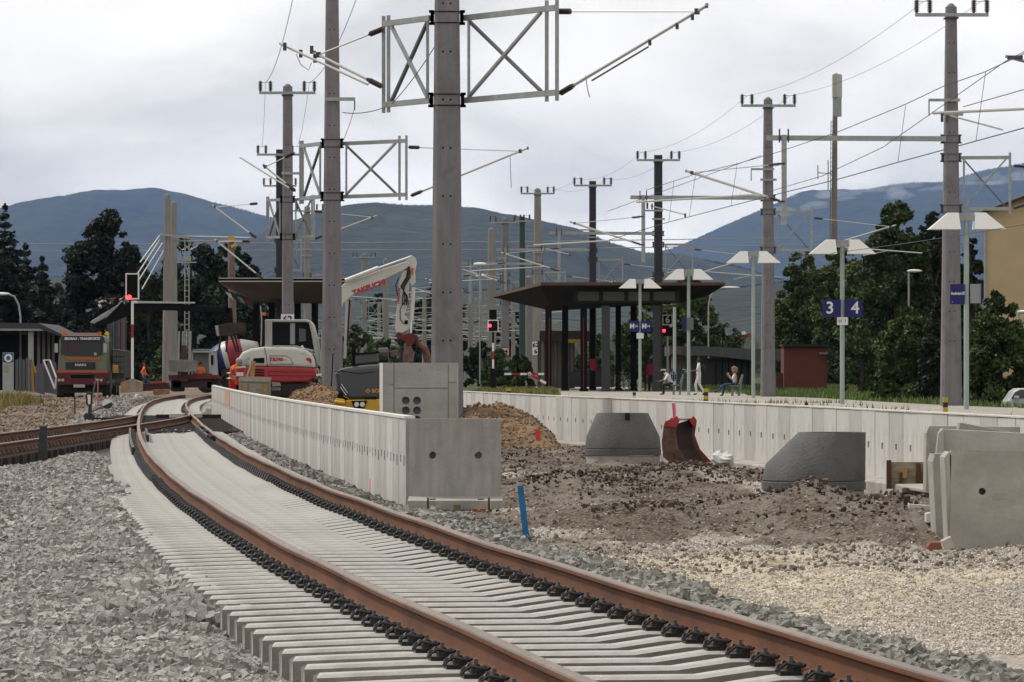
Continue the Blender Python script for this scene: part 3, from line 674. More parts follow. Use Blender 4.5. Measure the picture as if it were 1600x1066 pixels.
mb = MB(); mb.box((xl+.34, 48.22, -.335), (.26, .06, .04)); mb.box((xl+.56, 48.24, -.29), (.08, .06, .12)); part('board', mb, mat('old_wood', (.20,.135,.075), .9, var=.3, vscale=8), bt)
for x_ in (.235, .915):
    mb = MB(); mb.box((xl+x_, 48.18, -.25), (.022, .02, .2)); part('peg', mb, mat('peg_rust', (.10,.045,.03), .9), bt)
# pink spray rod at the wall, big stone, yellow sponge
mb = MB(); mb.ball((-1.70, 49.2, -.22), (.10, .10, .10), 6, 4); single('rock', mb, mat('dark_rock', (.13,.13,.12), .9, var=.3, vscale=9), 'large dark angular stone on the ballast against the wall foot', 'rock', (-1.70, 49.2, -.22))
# right-hand wall
rw = thing('platform_edge_wall', 'long pale concrete wall of upright slabs running along the platform at right', 'concrete wall', (float(rwall_x(60)), 60, -.25))
vr = [panel_mesh('pale_panel_slab', .980, .90, .13, slots(1, -.47, 1, .13, .085), M_wall2), panel_mesh('pale_panel_slab_b', .984, .90, .13, slots(1, -.47, 1, .12, .08), M_wall), panel_mesh('pale_panel_slab_c', .980, .90, .13, slots(1, -.47, 1, .13, .085), M_wall2)]
wall_run(rw, rwall_x, 44.0, 113.5, lambda y: .72, .9, .13, vr)
mb = MB(); q = np.arange(41, 114, 2.0)
for y in q:
    x = float(rwall_x(y)); mb.v += [(x-.012, y, .724), (x-.012, y, .742), (x+.14, y, .742), (x+.14, y, .724)]
for i in range(len(q)-1):
    for j in range(4): mb.face(i*4+j, (i+1)*4+j, (i+1)*4+(j+1) % 4, i*4+(j+1) % 4)
mb.face(0,1,2,3); part('coping', mb, mat('coping_white', (.66,.64,.59), .9, var=.1, vscale=3), rw)
M_foot = mat('footing_concrete', (.42,.395,.35), .9, var=.2, vscale=1.5, bump=.4, bscale=12, dirt=((.22,.19,.16), 1.8, .5, .75))
mb = MB()
for y in q:
    x = float(rwall_x(y)); mb.v += [(x-.42, y, -.60), (x-.42, y, -.20), (x-.40, y, -.18), (x+.02, y, -.176), (x+.02, y, -.6)]
for i in range(len(q)-1):
    for j in range(4): mb.face(i*5+j, (i+1)*5+j, (i+1)*5+j+1, i*5+j+1)
mb.face(0,1,2,3,4); part('footing', mb, M_foot, rw)
# formwork at the footing
fw = thing('formwork', 'brown timber formwork boards pegged to the footing left of the stacked slabs', 'formwork', W(1410, 765, 122))
mb = MB(); mb.ext([(1385, 722), (1445, 722), (1445, 764), (1385, 764)], 122, 0, .04); part('board', mb, mat('form_board', (.36,.30,.22), .9, var=.3, vscale=5, streak=(1, 1, 6)), fw)
for x0, y0, x1, y1 in ((1385, 719, 1392, 763), (1431, 724, 1438, 764), (1405, 738, 1409, 762), (1438, 738, 1442, 766)):
    mb = MB(); mb.ext([(x0, y0), (x1, y0), (x1, y1), (x0, y1)], 122, -.07, -.005); part('peg', mb, mat('peg_wood', (.10,.055,.035), .9, var=.2), fw)
mb = MB(); mb.ext([(1404, 733), (1417, 733), (1417, 747), (1404, 747)], 122, -.05, -.01); part('cleat', mb, mat('cleat_wood', (.42,.26,.13), .9), fw)
# stacked concrete elements at the right edge
M_st = mat('stack_concrete', (.40,.375,.335), .88, var=.15, vscale=1.8, bump=.35, bscale=20, dirt=((.28,.26,.23), 1.3, .5, .75))
M_st2 = mat('stack_concrete_light', (.47,.45,.41), .88, var=.13, vscale=1.8, bump=.35, bscale=20)
S1 = 173.5
g_ = 'leaning concrete wall elements stacked at the right edge'
t1 = thing('wall_element', 'nearest grey concrete slab of the stack, with one round hole and a stamped plate', 'concrete slab', W(1560, 857, S1), g_)
y1_ = F/S1; xa = (1484-800)/S1; xb = (1640-800)/S1; zb = CZ-(857-HY)/S1; zt = CZ-(703-HY)/S1
mb = MB(); holed_plate(mb, 0, xb-xa+.06, 0, zt-zb, 0, .13, [(.285, (zt-zb)*.585, .032)])
Mx = Matrix.Translation((xa, y1_, zb)) @ Matrix.Rotation(R(-3), 4, 'X') @ Matrix.Rotation(R(1.2), 4, 'Y')
mb.v = [tuple(Mx @ Vector(p)) for p in mb.v]; part('slab', mb, M_st, t1)
mb = MB(); mb.add([Mx @ Vector(p) for p in ((.235,.134,.44),(.33,.134,.44),(.33,.134,.60),(.235,.134,.60),(.235,.22,.44),(.33,.22,.44),(.33,.22,.60),(.235,.22,.60))], [(0,1,2,3),(4,5,6,7),(0,4,5,1),(3,2,6,7),(0,3,7,4),(1,5,6,2)]); part('hole_lining', mb, mat('hole_light', (.42,.44,.42), .9), t1)
mb = MB()
for a, b, c, d in ((.39, .50, .50, .508), (.39, .50, .45, .456), (.39, .397, .456, .50), (.493, .50, .456, .50), (.41, .415, .46, .495), (.43, .435, .46, .495), (.455, .46, .46, .495)):
    mb.add([Mx @ Vector(p) for p in ((a,-.004,c),(b,-.004,c),(b,-.004,d),(a,-.004,d),(a,.002,c),(b,.002,c),(b,.002,d),(a,.002,d))], [(0,1,2,3),(0,4,5,1),(3,2,6,7),(0,3,7,4),(1,5,6,2)])
part('stamped_plate', mb, M_st, t1)
mb = MB(); mb.ext([(1476, 715), (1484, 706), (1490, 857), (1482, 850)], S1, .03, .45); part('flange', mb, M_st, t1)
t2 = thing('wall_element', 'second grey slab leaning just left behind the nearest one of the stack', 'concrete slab', W(1470, 850, 168), g_)
mb = MB(); mb.ext([(1460, 709), (1488, 707), (1490, 852), (1465, 845)], 168, 0, .12); mb.ext([(1457, 722), (1461, 709), (1467, 846), (1463, 840)], 168, 0, .5); part('slab', mb, M_st, t2, bevel=.008)
t3 = thing('wall_element', 'pale slab of the stack tilted down to the right with its rib facing left', 'concrete slab', W(1540, 740, 155), g_)
mb = MB(); mb.ext([(1470, 670), (1700, 682), (1700, 840), (1462, 838)], 155, 0, .12); part('slab', mb, M_st2, t3, bevel=.006)
mb = MB(); mb.ext([(1465, 676), (1472, 669), (1474, 709), (1461, 709)], 155, -.1, .0); part('rib', mb, M_st2, t3, bevel=.006)
t4 = thing('wall_element', 'dark topped slab lying slanted across the top of the stack', 'concrete slab', W(1540, 690, 146), g_)
mb = MB(); mb.ext([(1500, 660), (1640, 687), (1640, 720), (1497, 676)], 146, 0, .25); part('slab', mb, M_st, t4, bevel=.006)
t5 = thing('wall_element', 'rearmost slab of the stack standing upright against the pale wall', 'concrete slab', W(1520, 790, 137), g_)
mb = MB(); mb.ext([(1447, 665), (1594, 667), (1594, 800), (1443, 800)], 137, 0, .12); part('slab', mb, M_st2, t5, bevel=.006)
mb = MB(); mb.ext([(1443, 676), (1448, 665), (1448, 800), (1442, 800)], 137, -.35, 0); part('flange', mb, M_st, t5)
mb = MB(); mb.ext([(1447, 855), (1452, 847), (1470, 847), (1472, 858), (1450, 859)], 175, -.1, .1); single('brick', mb, mat('red_brick', (.26,.09,.06), .9, var=.2), 'red brick under the left corner of the slab stack', 'brick', W(1460, 858, 175), bevel=.005)
mb = MB(); mb.ext([(1470, 845), (1484, 838), (1490, 856), (1473, 858)], 176, -.12, .05); single('wooden_wedge', mb, mat('wedge', (.5,.45,.38), .9), 'pale wedge block under the nearest slab beside the red brick', 'wedge', W(1480, 857, 176))
mb = MB(); mb.ext([(1420, 768), (1458, 775), (1458, 800), (1426, 790)], 150, -.1, .4); mb.ext([(1416, 765), (1460, 772), (1460, 776), (1416, 769)], 150, -.2, .5)
single('broken_board', mb, mat('dark_board', (.045,.035,.03), .9, var=.3), 'dark broken boards sticking out from under the slab stack', 'board', W(1440, 795, 150))
mb = MB(); mb.ext([(1419, 787), (1452, 790), (1452, 802), (1419, 799)], 154, -.1, .1); mb.ext([(1446, 802), (1460, 800), (1461, 816), (1446, 816)], 158, -.1, .1)
single('concrete_offcut', mb, M_wall2, 'pale concrete offcuts lying under the broken boards', 'offcut', W(1440, 802, 154), bevel=.005)
# pit block with six conduits
S8 = 84
pb = thing('cable_pit', 'large square concrete shaft with a cluster of round conduit openings behind the end block', 'concrete shaft', W(650, 700, S8))
M_pit = mat('pit_concrete', (.40,.395,.37), .85, var=.12, vscale=2, bump=.5, bscale=14, dirt=((.24,.23,.21), 6, .62, .72))
x0 = (598-800)/S8; x1 = (714-800)/S8; zt = CZ+(579-567)/S8; zb = -.35; yy = F/S8; wdt = x1-x0
M_pipe = mat('pipe_grey', (.17,.17,.165), .7); HR = .075
cx = [x0 + (634-598)/S8, x0+(651.5-598)/S8]; rows = [CZ-(626-HY)/S8, CZ-(641.5-HY)/S8, CZ-(656-HY)/S8]
mb = MB(); zc = [rows[0]+.16, (rows[0]+rows[1])/2, (rows[1]+rows[2])/2, rows[2]-.3]
xL = cx[0]-.13; xR = cx[1]+.13
for i in range(3): holed_plate(mb, xL, xR, zc[i+1], zc[i], yy, yy+.15, [(cx[0], rows[i], HR), (cx[1], rows[i], HR)], 16)
mb.box(((x0+xL)/2, yy+.075, (zt+zb)/2), (xL-x0, .15, zt-zb)); mb.box(((x1+xR)/2, yy+.075, (zt+zb)/2), (x1-xR, .15, zt-zb)); mb.box(((xL+xR)/2, yy+.075, (zt+zc[0])/2), (xR-xL, .15, zt-zc[0]))
part('front_wall', mb, M_pit, pb)
mb = MB(); mb.prism([(x0, yy+.152, zb), (x0, yy+.152, zt), (x0-.12, yy+2.0, zt), (x0-.12, yy+2.0, zb)], (.14, 0, 0)); part('side_wall', mb, M_wall2, pb)
mb = MB(); mb.box((x1-.07, yy+1.08, (zt+zb)/2), (.14, 1.85, zt-zb)); mb.box(((x0+x1)/2, yy+2.08, (zt+zb)/2), (wdt, .14, zt-zb)); part('rear_wall', mb, M_pit, pb)
for c_ in cx:
    for r_ in rows:
        mb = MB(); mb.tube([(c_, yy+.09, r_), (c_, yy+.14, r_)], HR-.004, 16); part('conduit', mb, M_pipe, pb)
mb = MB()
xs_ = x0+.33*(wdt*.5)/.7
mb.box((x0+.21, yy-.002, (zt+zb)/2), (.012, .01, zt-zb-.02)); mb.box((x1-.16, yy-.002, (zt+zb)/2), (.010, .01, zt-zb-.02)); mb.box(((x0+.21+x1-.16)/2, yy-.0025, zt-.47), (wdt-.38, .01, .012)); mb.box((x1-.08, yy-.0025, zt-.36), (.15, .01, .010)); mb.box((x0+.15, yy-.0025, zt-.40), (.1, .01, .010))
part('form_seam', mb, mat('seam', (.20,.195,.18), .9), pb)
M_foot = MATS['footing_concrete']
# two concrete shaft cones
M_cone = mat('cone_concrete', (.125,.125,.124), .85, var=.15, vscale=2.0, bump=.6, bscale=30, dirt=((.075,.08,.08), 18, .60, .68))
def cone(px, py, s, bot, top, h, sidex, label, notch):
    c = W(px, py, s); c.y += bot/2
    t = thing('shaft_cone', label, 'concrete cone', c); mb = MB(); n = 48
    rb = bot/2; rt = top/2; prof = [(0, rb, 0), (.0, rb, .09), (.0, rb-.015, .10), (0, rb-.005, .115), (.12, None, .30), (1, rt, h), (1, rt-.07, h), (1, rt-.07, h-.12), (0, rb-.1, .1), (0, rb-.1, 0)]
    rings = []
    for (sh, r, z) in prof:
        if r is None: r = rb + (rt-rb)*.12; sh = .10
        rings.append((sh*sidex, r, z))
    for (ox, r, z) in rings:
        for k in range(n): a = 2*math.pi*k/n; mb.v.append((c.x+ox+r*math.cos(a), c.y+r*math.sin(a), c.z+z))
    for i in range(len(rings)-1):
        for k in range(n): mb.face(i*n+k, i*n+(k+1) % n, (i+1)*n+(k+1) % n, (i+1)*n+k)
    part('cone_wall', mb, M_cone, t, smooth=True)
    mb = MB(); mb.tube([(c.x, c.y, c.z-.16), (c.x, c.y, c.z-.006)], rb-.02, 40); part('base_ring', mb, M_foot, t, smooth=True)
    if notch is not None:
        mb = MB(); mb.box((c.x+notch, c.y-rt-.02, c.z+h-.055), (.075, .08, .112)); part('lug', mb, M_dark, t)
    return t
cone(975, 712, 97, 1.24, .84, .68, -.01, 'symmetric dark grey concrete shaft cone standing beside the red digger bucket', .06)
cone(1277, 767, 133, 1.24, .80, .68, .22, 'slanted dark grey concrete shaft cone nearest the stacked slabs', None)
# digger bucket
bk = thing('digger_bucket', 'rusty dark red digger bucket lying open between the two cones', 'digger bucket', W(1075, 725, 100))
M_bkt = mat('bucket_red', (.20,.022,.016), .6, var=.35, vscale=4, dirt=((.06,.04,.035), 4, .45, .65)); M_bkr = mat('bucket_rust', (.13,.075,.05), .8, var=.5, vscale=5)
out = [(1037, 668), (1042, 660), (1050, 652), (1058, 664), (1056, 678), (1060, 700), (1072, 716), (1080, 725), (1045, 722), (1036, 714), (1034, 690)]
mb = MB(); mb.ext(out, 100, 0, .03); part('side_plate', mb, M_bkr, bk)
out2 = [(x+27, y-2) for x, y in out]; out2 = [(1060, 662), (1082, 650), (1087, 662), (1085, 680), (1092, 702), (1105, 720), (1100, 724), (1075, 720), (1058, 700)]
mb = MB(); a = [W(x, y, 100) for x, y in [(1056, 664), (1056, 680), (1061, 702), (1074, 718), (1082, 725)]]; b = [W(x, y, 100)+Vector((0, .25, 0)) for x, y in [(1085, 655), (1084, 680), (1092, 702), (1104, 718), (1110, 724)]]
o0 = len(mb.v); mb.v += [tuple(p) for p in a] + [tuple(p) for p in b] + [tuple(p+Vector((.0, .45, 0))) for p in a] + [tuple(p+Vector((0, .45, 0))) for p in b]
for i in range(4): mb.face(i, i+1, 5+i+1, 5+i); mb.face(10+i, 11+i, 16+i, 15+i)
part('shell', mb, mat('bucket_inside', (.035,.018,.015), .7), bk)
mb = MB(); mb.ext([(1036, 668), (1040, 658), (1050, 655), (1058, 650), (1062, 658), (1056, 668), (1046, 666)], 100, -.02, .06); mb.ext([(1078, 656), (1084, 650), (1089, 658), (1085, 668), (1080, 662)], 100, -.02, .3); part('lug', mb, mat('lug_red', (.36,.03,.03), .5, var=.3), bk)
mb = MB(); mb.tube([W(1062, 655, 100), W(1082, 654, 100)+Vector((0, .1, 0))], .022, 8); part('pin', mb, mat('pin_steel', (.5,.48,.46), .4, metal=.6), bk)
mb = MB(); mb.ext([(1084, 658), (1089, 658), (1086, 680), (1094, 702), (1112, 722), (1104, 724), (1088, 702), (1081, 682)], 100, .1, .14); part('side_plate', mb, M_bkt, bk)
for i in range(4):
    mb = MB(); q = W(1078+9*i, 719+1.2*i, 101); mb.beam(q, q+Vector((.05, -.02, -.07)), .06, .03, w2=.03, h2=.012); part('tooth', mb, mat('tooth', (.36,.24,.14), .6), bk)
# white bag, stakes
mb = MB(); q = W(1130, 728, 103); n = 12
for i in range(7):
    th = math.pi*i/6
    for k in range(n):
        a = 2*math.pi*k/n; rr = 1+.18*math.sin(3*a+i*1.7)+random.uniform(-.1, .1)
        mb.v.append((q.x+.17*rr*math.sin(th)*math.cos(a)-.03*math.cos(th), q.y+.15*rr*math.sin(th)*math.sin(a), q.z+.10+.115*math.cos(th)*(1+.25*math.sin(2*a+1))))
for i in range(6):
    for k in range(n): mb.face(i*n+k, (i+1)*n+k, (i+1)*n+(k+1) % n, i*n+(k+1) % n)
mb.v += [(q.x-.08, q.y-.02, q.z+.2), (q.x+.0, q.y, q.z+.27), (q.x-.02, q.y+.05, q.z+.18)]
single('plastic_sack', mb, mat('sack_white', (.72,.72,.70), .6), 'crumpled white plastic sack beside the red digger bucket', 'sack', q, smooth=False)
def stake(px0, py0, px1, py1, s, w, m, name, label, dep=.02):
    a = W(px0, py0, s); b = W(px1, py1, s); mb = MB(); mb.beam(a, b, w, dep); single(name, mb, m, label, 'stake', a)
stake(823, 845, 813, 759, 166, .058, mat('stake_blue', (.02,.16,.38), .6, var=.2), 'survey_stake', 'bright blue marker stake leaning in the ballast right of the end block')
stake(841, 688, 840, 671, 105, .07, mat('stake_red', (.75,.05,.03), .5), 'survey_stake', 'short red marker stake in the dark soil behind the end block')
stake(1054, 655, 1052, 630, 90, .05, M_pink, 'survey_stake', 'pink marker stake above the red digger bucket at the wall')
mb = MB(); p, q = W(66, 730, 91), W(68, 666, 91); mb.beam(p, q, .17, .05, w2=.12); single('marker_post', mb, mat('post_dark', (.045,.047,.055), .8, var=.3, vscale=6), 'dark flat marker post standing in ballast before the branch track', 'post', p)
for (x, yb, yt, s, lb) in ((807, 619, 598, 55, 'thin dark post with black cap'),):
    pass
# small marker bollards on the platform edge
for x, yb, yt, s, lb in ((795, 623, 607, 62, 'yellow and black bollard in front of the shelter columns'), (1103, 630, 607, 80, 'yellow and brown bollard beside the walking person'), (1477, 652, 621, 110, 'yellow and black bollard in front of the tall right mast')):
    t = thing('edge_bollard', lb, 'bollard', W(x, yb, s), 'bollards on the platform edge wall')
    for i in range(4):
        a = yb + (yt-yb)*i/4; b = yb + (yt-yb)*(i+1)/4
        mb = MB(); mb.beam(W(x, a, s), W(x, b, s), 5.5/s*1.3, .1); part('band', mb, mat('bol_yel', (.45,.38,.03), .6) if i % 2 else mat('bol_blk', (.03,.025,.02), .6), t)
for x, y, s, lb in ((991, 617, 62, 'small black cap on the platform wall below the shelter sign'), (1260, 633, 90, 'small black and white cap on the platform wall near the red hut')):
    t = thing('survey_marker', lb, 'marker', W(x, y+5, s)); mb = MB(); mb.beam(W(x, y+5, s), W(x, y+1, s), 4.5/s, .06); part('foot', mb, mat('cap_w', (.6,.6,.6), .6), t); mb = MB(); mb.beam(W(x, y+1, s), W(x, y-4, s), 5/s, .07); part('cap', mb, M_blk, t)
# ------------------------------------------------------------------ overhead line masts
M_mast = mat('mast_concrete', (.22,.208,.222), .85, var=.12, vscale=1.5, streak=(5, 5, .5), bump=.3, bscale=25, dirt=((.14,.13,.13), 2.2, .5, .8))
M_mast_l = mat('mast_concrete_old', (.27,.255,.24), .88, var=.15, vscale=1.5, streak=(5, 5, .5), bump=.3, bscale=25)
M_mast_d = mat('mast_dark', (.035,.036,.045), .7, var=.15, vscale=2)
M_galv = mat('galvanised_steel', (.36,.375,.375), .5, metal=.35, var=.12, vscale=6)
M_galv_d = mat('galvanised_dark', (.14,.15,.155), .55, metal=.35)
M_alu = mat('aluminium_tube', (.62,.61,.58), .38, metal=.45)
M_ins = mat('insulator_brown', (.045,.022,.018), .35, spec=.6)
M_band = mat('mast_band', (.075,.075,.08), .5, metal=.3)
M_wire = mat('wire', (.055,.06,.065), .6, metal=.3)
def insul(a, b, r, parent, n=7):
    mb = MB(); prof = [(0, .35*r)]
    for i in range(n):
        t0 = .08+.84*i/n; prof += [(t0, .5*r), (t0+.3*.84/n, r), (t0+.6*.84/n, .92*r), (t0+.75*.84/n, .5*r)]
    prof += [(1, .35*r)]; mb.lathe(a, b, prof, 8); part('insulator', mb, M_ins, parent)
def tubep(name, pts, r, m, parent, n=7):
    mb = MB(); mb.tube(pts, r, n); part(name, mb, m, parent, smooth=True)
def post(mb, a, b, w0, w1, rot=0.):
    M0 = Matrix.Rotation(rot, 3, 'Z'); vs = []
    for p, w in ((a, w0), (b, w1)):
        c = w*.14
        for x, y in ((-w/2+c,-w/2),(w/2-c,-w/2),(w/2,-w/2+c),(w/2,w/2-c),(w/2-c,w/2),(-w/2+c,w/2),(-w/2,w/2-c),(-w/2,-w/2+c)): vs.append(Vector(p)+M0 @ Vector((x, y, 0)))
    mb.add(vs, [tuple(range(8))[::-1], tuple(range(8, 16))] + [(i, (i+1) % 8, 8+(i+1) % 8, 8+i) for i in range(8)])
WIRE_PTS = {}
def fits(th, L):
    for c_, d_ in L: mb = MB(); mb.box(c_, d_); part('fitting', mb, M_band, th)
def mast(key, px, s, pw0, w1, zb, zt, m, label, T=True, holes=True, name='catenary_mast', Thalf=1.12, group='concrete catenary masts', lean=0.):
    """px: photo column at the foot; pw0 foot width m; w1 top width m"""
    b = Vector(((px-800)/s, F/s, zb)); t = Vector((b.x+lean, b.y, zt))
    th = thing(name, label, 'mast', b, group); mb = MB(); post(mb, b, t, pw0, w1); part('post', mb, m, th)
    th['_w'] = 0; del th['_w']
    def wid(z): return pw0 + (w1-pw0)*(z-zb)/(zt-zb)
    def cx(z): return b.x + lean*(z-zb)/(zt-zb)
    if m is not M_mast_d:
        mb = MB(); mb.ball((t.x, t.y, t.z), (w1*.38, w1*.38, .12), 8, 4); part('cap', mb, M_mast_l, th)
    if holes and s > 30:
        mb = MB(); z = zb+2.2
        while z < zt-.4:
            for dx in (-.075, .075): mb.tube([(cx(z)+dx, b.y-wid(z)/2-.004, z), (cx(z)+dx, b.y-wid(z)/2+.02, z)], .022, 8)
            z += .95
        part('bolt_holes', mb, M_dark, th, kind='stuff')
    if T:
        z = zt-.28; mb = MB(); mb.beam((t.x-Thalf-.05, t.y-.24, z), (t.x+Thalf+.05, t.y-.24, z), .09, .11); part('cross_arm', mb, M_galv, th)
        mb = MB(); mb.beam((t.x, t.y-.3, z-.09), (t.x, t.y+.3, z-.09), w1+.1, .04); part('arm_clamp', mb, M_band, th)
        L = []
        for sx in (-1, 1):
            for q in (Thalf, Thalf-.42):
                insul((t.x+sx*q, t.y-.24, z+.06), (t.x+sx*q, t.y-.24, z+.50), .095, th, 6); 
            tubep('jumper', [(t.x+sx*Thalf, t.y-.24, z+.46), (t.x+sx*(Thalf-.21), t.y-.24, z+.42), (t.x+sx*(Thalf-.42), t.y-.24, z+.46)], .009, M_wire, th, 4)
            L.append(Vector((t.x+sx*(Thalf-.21), t.y-.24, z+.42)))
        WIRE_PTS[key] = L
    th_info = dict(th=th, b=b, w=wid, cx=cx, s=s)
    return th_info
def band(mi, z, h=.10):
    w = mi['w'](z); mb = MB(); x = mi['cx'](z); y = mi['b'].y; e = w/2+.012
    for zz in (z-.11, z+.11):
        mb.box((x, y-e, zz), (w+.10, .016, .016)); mb.box((x, y+e, zz), (w+.10, .016, .016)); mb.box((x-e, y, zz), (.016, w+.02, .016)); mb.box((x+e, y, zz), (.016, w+.02, .016))
    for sx in (-1, 1):
        mb.box((x+sx*(w/2+.045), y, z+.02), (.07, .12, .20)); mb.box((x+sx*(w/2+.06), y, z-.11), (.10, .10, .05)); mb.box((x+sx*(w/2+.06), y, z+.13), (.10, .10, .05))
    part('clamp_band', mb, M_band, mi['th'])
def lattice(mi, dx, dy, ztop, zbot, dbl=True):
    """braced frame bracket from the mast outwards to offset (dx,dy)"""
    th = mi['th']; z0 = (ztop+zbot)/2; sx = 1 if dx > 0 else -1; w = mi['w'](z0)
    a = Vector((mi['cx'](z0)+sx*(w/2+.08), mi['b'].y, 0)); b = a+Vector((dx, dy, 0)); up = lambda p, z: Vector((p.x, p.y, z))
    bw = .075
    for z in (ztop, zbot): mb = MB(); mb.beam(up(a, z), up(a+(b-a)*(1.12 if dbl else 1.0), z), bw, .11); part('frame_chord', mb, M_galv, th)
    c = a+(b-a)*.06
    mb = MB(); mb.beam(up(c, zbot+.05), up(c, ztop-.05), .06); part('frame_post', mb, M_galv, th)
    for q in ((1.0, 1.12) if dbl else (1.02,)):
        p = a+(b-a)*q; mb = MB(); mb.beam(up(p, zbot-.16), up(p, ztop+.16), .075, .05, up=(0, 1, 0)); part('frame_post', mb, M_galv, th)
    d = a+(b-a)*.93
    for (p, zp, r, zr, m_) in ((c, ztop-.06, d, zbot+.06, M_galv_d), (c, zbot+.06, d, ztop-.06, M_galv)):
        mb = MB(); o = Vector((0, -.04 if m_ is M_galv else .04, 0)); mb.beam(up(p, zp)+o, up(r, zr)+o, .07, .05); part('diagonal', mb, m_, th)
    mb = MB(); m = (c+d)/2; mb.box((m.x, m.y, z0), (.09, .10, .10)); part('gusset', mb, M_galv, th)
    band(mi, ztop); band(mi, zbot)
    return b
def cantilever(th, lo, up_, tip, sag=None, r=.034, li=.42):
    """lo: lower anchor, up_: upper anchor, tip: end of the main tube"""
    lo, up_, tip = Vector(lo), Vector(up_), Vector(tip); d = (tip-lo).normalized(); p = lo+d*li
    insul(lo+d*.04, p, .062, th)
    tubep('cantilever_tube', [p, tip], r, M_alu, th)
    q = lo+(tip-lo)*.93; e = (q-up_).normalized(); insul(up_+e*.04, up_+e*li, .062, th)
    tubep('stay_tube', [up_+e*li, q], .017, M_alu, th, 6)
    fits(th, [(q, (.10, .08, .11)), (tip-d*.03, (.05, .05, .09)), (p, (.07, .07, .07))])
def wpx(x, y, s, dy=0.):
    p = W(x, y, s); p.y += dy; return p
# --- foreground mast with two braced frames
m1 = mast('m1', 698.5, 79, .66, .40, -.34, 13.0, M_mast, 'biggest grey concrete mast standing behind the cable pit, its top beyond the picture')
b = lattice(m1, 1.62, -2.2, CZ+6.97, CZ+5.34)
sR = F/b.y
tp = W(1106, 8, 79); tp.y = b.y-2.5; tp.x = (1106-800)*tp.y/F; tp.z = CZ+(HY-8)*tp.y/F
lo_ = Vector(((872-800)*b.y/F, b.y, CZ+(HY-148)*b.y/F)); up0 = Vector(((868-800)*b.y/F, b.y, CZ+(HY-18)*b.y/F))
cantilever(m1['th'], lo_, up0, tp, r=.030)
tubep('messenger_tube', [lo_+(tp-lo_)*.22+Vector((.03, 0, -.10)), lo_+(tp-lo_)*.60+Vector((.03, 0, -.10))], .018, M_galv_d, m1['th'])
for f_ in (.62, .80, .9): mb = MB(); mb.box(lo_+(tp-lo_)*f_+Vector((0, 0, -.05)), (.06, .06, .12)); part('fitting', mb, M_band, m1['th'])
bl = lattice(m1, -.86, 1.3, CZ+6.97, CZ+5.34)
def pd(x, y, Y): return Vector(((x-800)*Y/F, Y, CZ+(HY-y)*Y/F))
Yl = bl.y
lo_ = pd(600, 137, Yl); up0 = pd(602, 44, Yl); tp = pd(437, 68, Yl+1.2)
cantilever(m1['th'], lo_, up0, pd(490, 82, Yl+.9), r=.030)
tubep('outer_tube', [pd(575, 132, Yl), tp], .026, M_alu, m1['th'])
for (x, y) in ((445, 73), (470, 84), (492, 92), (487, 78)): mb = MB(); mb.box(pd(x, y, Yl+1), (.07, .07, .16)); part('fitting', mb, M_band, m1['th'])
tubep('jumper_loop', [pd(463, 85, Yl+1), pd(470, 101, Yl+1), pd(482, 110, Yl+1), pd(487, 98, Yl+1)], .007, M_wire, m1['th'], 4)
# --- second mast
m2 = mast('m2', 519, 52.5, .64, .36, -.3, 13.1, M_mast, 'grey concrete mast second from the big one, between excavator cab and boom', T=False)
b = lattice(m2, 1.72, -1.4, CZ+6.75, CZ+5.17); Yb = b.y
cantilever(m2['th'], pd(640, 307, Yb), pd(636, 230, Yb), pd(826, 231, Yb-1.5), r=.030)
bl = lattice(m2, -.62, 1.3, CZ+6.75, CZ+5.17); Yl = bl.y
cantilever(m2['th'], pd(463, 300, Yl), pd(462, 238, Yl), pd(411, 258, Yl+.6), r=.030)
tubep('outer_tube', [pd(452, 294, Yl), pd(375, 246, Yl+1)], .026, M_alu, m2['th'])
mb = MB(); mb.beam(pd(508, 155, F/52.5-.35), pd(555, 155, F/52.5-.35), .07, .10); part('side_arm', mb, M_galv, m2['th'])
tubep('hanger', [pd(554, 157, 128.3), pd(554, 172, 128.3)], .02, M_wire, m2['th'], 5)
# --- third mast
m3 = mast('m3', 449.5, 37.6, .50, .38, -.1, CZ+11.8, M_mast, 'grey concrete mast with four insulators on top, third in the left row')
b = lattice(m3, -.55, .8, CZ+7.1, CZ+5.55); Yl = b.y
cantilever(m3['th'], pd(402, 373, Yl), pd(404, 318, Yl), pd(331, 320, Yl+.8), r=.036)
cantilever(m3['th'], pd(412, 437, Yl), pd(392, 377, Yl), pd(334, 373, Yl+.8), r=.036)
b = lattice(m3, .75, -.8, CZ+7.1, CZ+5.55)
cantilever(m3['th'], pd(490, 374, b.y), pd(490, 330, b.y), pd(589, 337, b.y-1), r=.036)
mb = MB(); mb.beam(pd(440, 271, F/37.6-.3), pd(471, 271, F/37.6-.3), .08, .10); part('side_arm', mb, M_galv, m3['th'])
# --- dark pair behind it
m4 = mast('m4', 436.5, 29.5, .36, .34, 0, CZ+11.7, M_mast_d, 'black steel mast directly left behind the third grey mast', group='black masts')
lattice(m4, .9, -.3, CZ+6.9, CZ+5.3, False)
m5 = mast('m5', 437.5, 24.8, .34, .32, 0, CZ+11.9, M_mast_d, 'black mast hidden almost wholly behind another black mast, lower insulator arm', group='black masts', Thalf=1.0)
